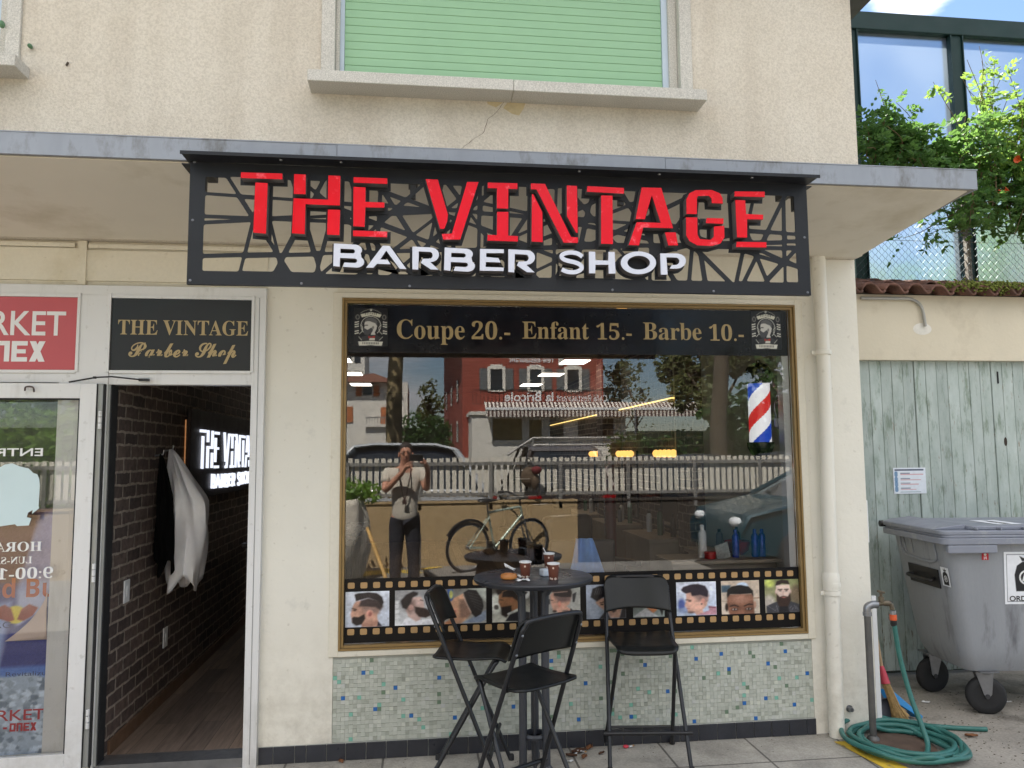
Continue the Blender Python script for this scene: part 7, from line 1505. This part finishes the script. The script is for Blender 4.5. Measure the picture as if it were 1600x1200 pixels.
# cars behind the fence and one by the kerb
def car(name_lb, x, y, rz, col, van=0.):
    t = thing('parked_car', name_lb, 'car', (x, y, 0), local=True); t.rotation_euler = (0, 0, rz); pm = M('car_paint_%d_%d_%d' % col, C(*col), .3, .2, var=.02, coat=.4); gl = M('car_glass', (.02, .025, .03), .05, spec=.8)
    L = 4.2; prof = [(-2.1, .32), (-2.12, .62), (-2.0, .82), (-1.55, .92), (-1.15, 1.0), (1.55, 1.0), (1.95, .93), (2.08, .6), (2.05, .32)]
    def body(u, v):
        s = u*(len(prof)-1); i = min(int(s), len(prof)-2); f = s-i; p = (prof[i][0]*(1-f)+prof[i+1][0]*f, prof[i][1]*(1-f)+prof[i+1][1]*f); return p
    m = MB(); ys = [(-.84, .90), (-.88, .96), (-.86, 1.0), (0, 1.02), (.86, 1.0), (.88, .96), (.84, .90)]
    n = len(prof); vs = []
    for yy, k in ys: vs += [(px*(.985 if abs(yy) > .87 else 1), yy, .30+(pz-.30)*k) for px, pz in prof]
    fs = [(j*n+i, j*n+i+1, (j+1)*n+i+1, (j+1)*n+i) for j in range(len(ys)-1) for i in range(n-1)]+[tuple(range(n-1, -1, -1)), tuple((len(ys)-1)*n+i for i in range(n))]
    m.add(vs, fs); bd_ = m.build('body', pm, t, smooth=35)
    rz_ = 1.46+van; cab = [(-1.2, .98), (-.45, rz_-.06), (-.1, rz_), (1.0, rz_-.02), (1.35, rz_-.12), (1.85, .99)]
    m = MB(); n = len(cab); ys = [(-.80, 0), (-.62, 1), (.62, 1), (.80, 0)]
    vs = [(px, -.82+(.20*(pz-.98)/.5), pz) for px, pz in cab]+[(px, .82-(.20*(pz-.98)/.5), pz) for px, pz in cab]
    m.add(vs, [tuple(range(n)), tuple(range(2*n-1, n-1, -1))]+[(i, n+i, n+i+1, i+1) for i in range(n-1)]); m.build('window_glass', gl, t, smooth=0)
    m = MB(); m.add([(x_, y_, z_+.012) for x_, y_, z_ in ((-.45, -.62, rz_-.05), (-.1, -.615, rz_), (1.0, -.615, rz_-.015), (1.35, -.64, rz_-.11), (1.35, .64, rz_-.11), (1.0, .615, rz_-.015), (-.1, .615, rz_), (-.45, .62, rz_-.05))], [(0, 1, 6, 7), (1, 2, 5, 6), (2, 3, 4, 5)])
    for s in (-1, 1):
        m.tube([(-1.2, s*.815, 1.0), (-.45, s*.635, rz_-.05)], .035, 6); m.tube([(1.85, s*.815, 1.0), (1.35, s*.655, rz_-.11)], .05, 6); m.tube([(.45, s*.81, 1.0), (.45, s*.63, rz_-.01)], .035, 6); m.tube([(-.45, s*.63, rz_-.04), (-.1, s*.62, rz_), (1.0, s*.62, rz_-.015), (1.35, s*.65, rz_-.1)], .03, 6)
    m.build('roof', pm, t, smooth=40)
    for sx in (-1.3, 1.3):
        for s in (-1, 1): w = MB(); w.lathe([(.2, -.1), (.3, -.1), (.32, -.06), (.32, .06), (.3, .1), (.2, .1)], (sx, s*.78, .32), 24, ax='y'); wo = w.build('wheel', M_RUBBER, t); MB().lathe([(.0, -.105), (.12, -.1), (.2, -.09), (.2, .09), (.12, .1), (.0, .105)], (sx, s*.78, .32), 16, ax='y').build('rim', M_STEEL, wo)
    for s in (-1, 1): MB().ell((-2.05, s*.62, .72), (.08, .16, .07), 10, 6).build('headlight', M('headlamp', C(220, 224, 228), .1), t); MB().box(2.04, 2.09, s*.68-.12, s*.68+.12, .72, .86).build('taillight', M('red_lamp', C(150, 20, 24), .2), t, smooth=0)
    m = MB(); [m.ell((-.75, s*.93, 1.02), (.07, .1, .06), 10, 6) for s in (-1, 1)]; m.build('mirror', pm, t); return t
car('silver estate car behind the fence at the left of the reflection', -.65, -10.2, R(4), (200, 204, 208), .34)
car('dark brown car behind the fence in the middle of the reflection', 2.75, -11.4, R(90), (54, 44, 36), .3)
car('black car behind the fence below the balcony steps', 4.6, -9.9, R(82), (26, 28, 32), .1)
car('dark grey car behind the fence before the big tree', 7.2, -9.8, R(5), (60, 64, 70), .12)
car('teal car parked near the kerb at the right of the reflection', 6.05, -5.7, R(0), (8, 58, 72), 0.)
# houses across the street
def facing(Y): return lambda a, b: (-a, Y, b)       # front seen from the shop: text and openings run right to left
M_REDW = M('red_facade', C(150, 72, 58, .8), .85, var=.06, vs=1); M_WHW = M('white_facade', C(226, 222, 212, .8), .85, var=.05, vs=1); M_GLS = M('dark_window', (.02, .024, .03), .08, spec=.7); M_SHUT = M('grey_shutter', C(92, 96, 98), .7); M_OR = M('orange_shutter', C(178, 108, 66), .7)
RY = -35.7; sc = 40.0/1195
def RX(px): return (px-653.8)*sc
def RZ(py): return 1.6+(711.3-py)*sc
red = thing('restaurant', 'dark red restaurant with a balcony and striped awning mirrored in the window', 'building', (5, RY, 0))
x0, x1 = RX(722), RX(948); m = MB(); pl = [(x0, RY), (x1, RY), (x1, RY-13), (RX(693)*1.33-.0, RY-13)]
m.prism(pl, 0, 8.6, 'xy'); m.build('wall', M_REDW, red, smooth=0)
m = MB(); m.prism([(pl[0][0]-1.0, RY+.9), (x1+.9, RY+.9), (x1+.9, RY-14), (pl[3][0]-1, RY-14)], 8.62, 8.75, 'xy'); cxm, cym = 5, RY-6; m.add([(pl[0][0]-1, RY+.9, 8.76), (x1+.9, RY+.9, 8.76), (x1+.9, RY-14, 8.76), (pl[3][0]-1, RY-14, 8.76), (cxm-1, cym, 11), (cxm+1, cym, 11)], [(0, 1, 5, 4), (1, 2, 5), (2, 3, 4, 5), (3, 0, 4)]); m.build('roof', M_ROOF, red, smooth=0)
def win(par, px0, px1, py0, py1, Y, fr=.12, sh=0, shm=None, glass=M_GLS):
    a, b_ = RX(px0), RX(px1); z0, z1 = RZ(py1), RZ(py0); m = MB()
    for q in ((a-fr, a, z0-fr*.6, z1+fr), (b_, b_+fr, z0-fr*.6, z1+fr), (a, b_, z1, z1+fr*1.6), (a, b_, z0-fr*.8, z0)): m.box(q[0], q[1], Y+.0, Y+.07, q[2], q[3])
    w = m.build('window', M_WHW, par, smooth=0); m = MB(); m.box(a, b_, Y+.004, Y+.02, z0, z1); m.build('pane', glass, w, smooth=0)
    if sh:
        m = MB(); m.box(a-fr-sh, a-fr-.02, Y+.003, Y+.06, z0-.02, z1+.04); m.box(b_+fr+.02, b_+fr+sh, Y+.003, Y+.06, z0-.02, z1+.04); m.build('shutter', shm, w, smooth=0)
for a, b_ in ((766, 785), (829, 847), (889, 908)): win(red, a, b_, 577, 609, RY, .16, .42, M_SHUT)
for k, (a, b_) in enumerate(((697, 699), (705, 708), (714, 718))):      # openings of the side wall
    for z0, z1 in ((RZ(623), RZ(588)), (RZ(690), RZ(655))):
        f = (.80, .5, .2)[k]; c0 = Vector((pl[0][0]+(pl[3][0]-pl[0][0])*f, RY-13*f, 0)); d = Vector((pl[3][0]-pl[0][0], -13, 0)).normalized(); n_ = Vector((-1, 0, 0)); m = MB()
        q0, q1 = c0-d*.5, c0+d*.5; m.add([Vector((q.x, q.y, z))+n_*.04 for q, z in ((q0, z0), (q1, z0), (q1, z1), (q0, z1))], [(0, 1, 2, 3)]); w = m.build('window', M_WHW, red, smooth=0)
        m = MB(); q0, q1 = c0-d*.28, c0+d*.28; m.add([Vector((q.x, q.y, z))+n_*.06 for q, z in ((q0, z0+.2), (q1, z0+.2), (q1, z1-.2), (q0, z1-.2))], [(0, 1, 2, 3)]); m.build('pane', M_GLS, w, smooth=0)
# front extension with balcony
ex0, ex1, EY = RX(737), RX(985), RY+2.6
m = MB(); m.box(ex0*.93, ex1*.93, RY+.001, EY, 0, 3.55); m.box(ex0*.93-.1, ex1*.93+.1, RY+.001, EY+.1, 3.551, 3.72); m.build('extension', M_WHW, red, smooth=0)
ES = (DIST+-EY)/40.0
def EX(px): return (px-653.8)*sc*(DIST-EY)/(DIST-RY)
def EZ(py): return 1.6+(711.3-py)*sc*(DIST-EY)/(DIST-RY)
M_OCHRE = M('ochre_blind', C(126, 110, 70), .7)
for a, b_, c, d, mt in ((769, 816, 655, 689, M_OCHRE), (827, 847, 657, 690, M_OCHRE), (860, 882, 657, 687, M_GLS), (905, 963, 656, 688, M_GLS)):
    m = MB()
    for q in ((EX(a)-.08, EX(a), EZ(d)-.08, EZ(c)+.08), (EX(b_), EX(b_)+.08, EZ(d)-.08, EZ(c)+.08), (EX(a), EX(b_), EZ(c), EZ(c)+.08), (EX(a), EX(b_), EZ(d)-.08, EZ(d))): m.box(q[0], q[1], EY+.001, EY+.06, q[2], q[3])
    w = m.build('window', M_WHW, red, smooth=0); MB().box(EX(a), EX(b_), EY+.002, EY+.02, EZ(d), EZ(c)).build('pane', mt, w, smooth=0)
def _stripe(nt, n, l, b):
    tc = n.new('ShaderNodeTexCoord'); sp = n.new('ShaderNodeSeparateXYZ'); l.new(tc.outputs['Object'], sp.inputs[0]); mu = n.new('ShaderNodeMath'); mu.operation = 'MULTIPLY'; mu.inputs[1].default_value = 5.2; l.new(sp.outputs[0], mu.inputs[0]); fr = n.new('ShaderNodeMath'); fr.operation = 'FRACT'; l.new(mu.outputs[0], fr.inputs[0]); gt = n.new('ShaderNodeMath'); gt.operation = 'GREATER_THAN'; gt.inputs[1].default_value = .5; l.new(fr.outputs[0], gt.inputs[0]); mx = n.new('ShaderNodeMix'); mx.data_type = 'RGBA'; mx.inputs[6].default_value = C(214, 206, 196)+(1,); mx.inputs[7].default_value = C(92, 70, 66)+(1,); l.new(gt.outputs[0], mx.inputs[0]); l.new(mx.outputs[2], b.inputs['Base Color']); b.inputs['Roughness'].default_value = .9
M_STRIPE = node_mat('striped_awning', _stripe)
for a, b_, off in ((756, 986, 0.), (989, 1128, .35)):
    aw = thing('awning', 'long striped awning over the restaurant front' if off == 0 else 'shorter striped awning right of the restaurant', 'awning', (EX(a), EY+1, 3)); m = MB(); yy = EY+.8
    m.add([(EX(a), EY+.11-(.0 if off == 0 else 0), EZ(634)+.15), (EX(b_), EY+.11, EZ(634)+.15), (EX(b_), yy, EZ(643)), (EX(a), yy, EZ(643))], [(0, 1, 2, 3)]); m.build('canopy', M_STRIPE, aw, smooth=0, solid=.02)
    m = MB(); m.grid(lambda u, v: (EX(a)+(EX(b_)-EX(a))*u, yy+.02, EZ(643)-.3*v-.03*v*abs(math.sin(u*60))), 60, 3); m.build('valance', M_STRIPE, aw, smooth=0, solid=.01); MB().box(EX(a), EX(b_), yy-.02, yy+.05, EZ(643)+.01, EZ(639)).build('front_bar', M_WHITE, aw, smooth=0)
    if off: m = MB(); [m.tube([(EX(q), yy, 0), (EX(q), yy, EZ(643))], .04, 8) for q in (992, 1124)]; m.build('support', M_STEEL, aw)
rl_ = thing('balcony_railing', 'dark balcony railing carrying white lettering on the red restaurant', 'railing', (5, EY, 3.7)); m = MB(); m.box(EX(737), EX(982), EY-.03, EY+.03, EZ(609)-.04, EZ(609)); m.box(EX(737), EX(982), EY-.03, EY+.03, EZ(632), EZ(631)); x = EX(738)
while x < EX(982): m.box(x-.012, x+.012, EY-.012, EY+.012, EZ(632), EZ(609)-.041); x += .19
m.build('bars', M_DGREEN, rl_, smooth=0); m = MB()
fb = lambda a, b: (a, EY+.08, b)
add_text(m, 'la Bricole', EX(788), EX(866), EZ(628), EZ(613), 0, None, True, .02, frame=fb); add_text(m, 'Caf\u00e9 Restaurant', EX(871), EX(953), EZ(628), EZ(617), 0, SANS, True, .01, frame=fb); m.build('lettering', M_WHITE, rl_, smooth=0)
ts = thing('wall_lettering', 'white lettering high on the red facade across the street', 'sign', (4, RY, 6.4)); m = MB(); add_text(m, 'Tele-Restaurant', RX(796), RX(868), RZ(566), RZ(557), 0, SANS_B, True, frame=lambda a, b: (a, RY+.05, b)); m.build('lettering', M_WHITE, ts, smooth=0); m = MB(); m.box(RX(875), RX(883), RY+.03, RY+.06, RZ(571), RZ(559)); m.build('crest', M_WHW, ts, smooth=0); m = MB(); add_text(m, 'TR', RX(876.4), RX(881.8), RZ(569), RZ(563), 0, SANS_B, True, frame=lambda a, b: (a, RY+.07, b)); m.build('crest_lettering', M_BLACK, ts, smooth=0)
m = MB(); hr_ = thing('stair_railing', 'grey handrail of the steps before the restaurant', 'railing', (6, EY+4, 0)); hy_ = EY+4
def HX(px): return (px-653.8)/1195*(DIST-hy_)
def HZ(py): return 1.6+(711.3-py)/1195*(DIST-hy_)
for pts in ([(792, 712), (833, 686), (985, 686)], [(800, 722), (836, 697), (985, 697)]): m.tube([(HX(a), hy_, HZ(b_)) for a, b_ in pts], .06, 8)
for q in (833, 897, 960): m.tube([(HX(q), hy_, 0), (HX(q), hy_, HZ(686))], .05, 8)
m.build('rail', M_RAIL, hr_)
# white house and tower block on the left
wh = thing('white_house', 'white house with a brown hipped roof and orange shutters mirrored at the left', 'house', (-3, -42, 0)); HY = -40.5; sc2 = (DIST-HY)/1195
def X2(px): return (px-653.8)*sc2
def Z2(py): return 1.6+(711.3-py)*sc2
MB().box(X2(505), X2(637), HY-8, HY, 0, Z2(598)).build('wall', M_WHW, wh, smooth=0)
m = MB(); a0, a1, zz = X2(500), X2(642), Z2(599); m.add([(a0, HY+.6, zz), (a1-.7, HY+.6, zz), (a1-.7, HY-9, zz), (a0, HY-9, zz), (X2(578), HY-3.5, Z2(574)), (X2(570), HY-5, Z2(574))], [(0, 1, 4), (1, 2, 5, 4), (2, 3, 5), (3, 0, 4, 5), (3, 2, 1, 0)]); m.build('roof', M_ROOF, wh, smooth=0)
for a, b_, c, d, s in ((567, 584, 604, 620, .35), (528, 540, 636, 660, .5), (604, 609, 637, 668, .3)):
    m = MB(); m.box(X2(a), X2(b_), HY+.002, HY+.05, Z2(d), Z2(c)); w = m.build('window', M_WHW, wh, smooth=0); MB().box(X2(a)+.06, X2(b_)-.06, HY+.051, HY+.06, Z2(d)+.06, Z2(c)-.06).build('pane', M_GLS, w, smooth=0); m = MB(); m.box(X2(a)-s, X2(a)-.01, HY+.003, HY+.06, Z2(d), Z2(c)); m.box(X2(b_)+.01, X2(b_)+s, HY+.003, HY+.06, Z2(d), Z2(c)); m.build('shutter', M_OR, w, smooth=0)
m = MB(); m.box(X2(576), X2(632), HY+.001, HY+1.6, 0, Z2(669)); m.box(X2(574), X2(634), HY, HY+1.8, Z2(669)+.001, Z2(665)); m.build('porch', M_WHW, wh, smooth=0); m = MB(); m.box(X2(576), X2(634), HY+1.7, HY+1.76, Z2(656), Z2(654)); [m.box(X2(q), X2(q)+.04, HY+1.7, HY+1.76, Z2(665), Z2(656)) for q in range(577, 634, 4)]; m.build('porch_railing', M_RAIL, wh, smooth=0)
tw = thing('tower_block', 'tall pale tower block far behind the white house', 'building', (-12, -130, 0)); TYy = -130; s3 = (DIST-TYy)/1195; m = MB(); m.box((480-653.8)*s3, (571-653.8)*s3, TYy-12, TYy, 0, 26); m.build('wall', M_WHW, tw, smooth=0)
for k in range(6): z = 26-1.6-k*2.7; m = MB(); [m.box((485+q*14-653.8)*s3, (494+q*14-653.8)*s3, TYy+.02, TYy+.1, z-1.3, z) for q in range(6)]; m.build('window_row', M_GLS, tw, smooth=0)
# trees and hedges of the far side
def tree(lb, x, y, h, trunk_r, crown, n, size, mat, grp=None, th=None):
    t = thing('tree', lb, 'tree', (x, y, 0), grp); m = MB(); th = th or h*.7; jj = [Vector((x+rb.uniform(-.12, .12)*k, y, th*k/5)) for k in range(6)]; m.tube(bez(jj, 4), [trunk_r*(1.15-.55*i/20) for i in range(21)], 12)
    for k in range(7): a = rb.uniform(0, 6.28); b_ = jj[3+k % 3]; m.tube([b_, b_+Vector((math.cos(a)*crown[0]*.5, math.sin(a)*crown[1]*.5, crown[2]*.55))], [trunk_r*.4, trunk_r*.12], 7)
    m.build('trunk', mat[1], t); bl = []
    for k in range(16): bl.append(((x+rb.uniform(-.75, .75)*crown[0], y+rb.uniform(-.75, .75)*crown[1], h-crown[2]+rb.uniform(-.8, .8)*crown[2]), (crown[0]*rb.uniform(.22, .45), crown[1]*rb.uniform(.22, .45), crown[2]*rb.uniform(.2, .4))))
    m = MB(); leaf_cloud(m, bl, n, size, rb); m.build('crown', mat[0], t, smooth=0); return t
M_PLANE = M('plane_tree_bark', C(150, 132, 96, .8), .85, var=.25, vs=2.2, col2=C(92, 80, 58, .8), c2s=3, c2lo=.45, c2hi=.55, stretch=(1, 1, .5))
tree('mottled plane tree trunk standing behind the fence at the left of the reflection', -.42, -11.4, 10.5, .165, (3.2, 3.2, 3.0), 3200, .22, (M_LEAFY, M_PLANE), 'plane trees in the car park', 9)
tree('brown plane tree trunk behind the fence at the right of the reflection', 7.2, -13.2, 11, .19, (3.4, 3.2, 3.0), 3000, .22, (M_LEAFY, M_BARK), 'plane trees in the car park', 9.5)
tree('dense dark green tree at the far right of the reflection', 12.6, -19, 9.5, .3, (4.2, 3.5, 4.2), 6500, .3, (M_LEAFD, M_BARK))
tree('olive green broad tree between the awning and the dark tree', 12.9, -27, 7.6, .3, (2.5, 2.6, 3.3), 5200, .32, (M_LEAFY, M_BARK))
tree('thin small tree beside the restaurant roof line', 11.3, -38, 6.8, .12, (1.3, 1.2, 1.6), 380, .3, (M_LEAFY, M_BARK), 'thin trees beyond the restaurant'); tree('sparse small tree right of the thin tree', 13.0, -40, 7.4, .12, (1.4, 1.2, 1.9), 420, .3, (M_LEAFY, M_BARK), 'thin trees beyond the restaurant')
tree('feathery pale tree behind the dark hedge', .75, -44, 6.5, .14, (1.0, 1.0, 1.6), 800, .26, (M_LEAFY, M_BARK))
tree('green tree left of the white house', -9.5, -24, 8.5, .25, (3, 3, 3.4), 3200, .3, (M_LEAFD, M_BARK)); tree('bushy green tree facing the market door', -6.4, -17, 7, .2, (2.6, 2.2, 3), 3800, .25, (M_LEAFL, M_BARK))
def hedge(lb, x0, x1, y, z1, d, n, mat, z0=0):
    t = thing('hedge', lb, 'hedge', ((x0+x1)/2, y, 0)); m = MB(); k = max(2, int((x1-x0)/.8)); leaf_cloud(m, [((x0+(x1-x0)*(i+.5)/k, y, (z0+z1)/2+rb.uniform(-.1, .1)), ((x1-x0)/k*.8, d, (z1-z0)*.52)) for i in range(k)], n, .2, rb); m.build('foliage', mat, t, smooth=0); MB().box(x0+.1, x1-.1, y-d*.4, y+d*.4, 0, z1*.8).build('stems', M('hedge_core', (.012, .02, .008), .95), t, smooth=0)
hedge('clipped dark hedge left of the red restaurant', -.7, 1.35, -31, 3.55, .6, 2600, M_LEAFD); hedge('low dark shrubs under the short awning', 8.2, 13.5, -28, 2.6, .7, 2600, M_LEAFD); hedge('leafy hedge facing the market door', -9, -2.6, -9.5, 1.5, .5, 2600, M_LEAFL)
hedge('dark hedge right of the mirrored car', 11.2, 16, -15, 2.4, .8, 2200, M_LEAFD); hedge('distant green hedge closing the street', -40, -6, -50, 4.5, 1.2, 2600, M_LEAFD); hedge('distant green hedge right of the restaurant', 9.5, 40, -55, 4.2, 1.2, 3000, M_LEAFY)
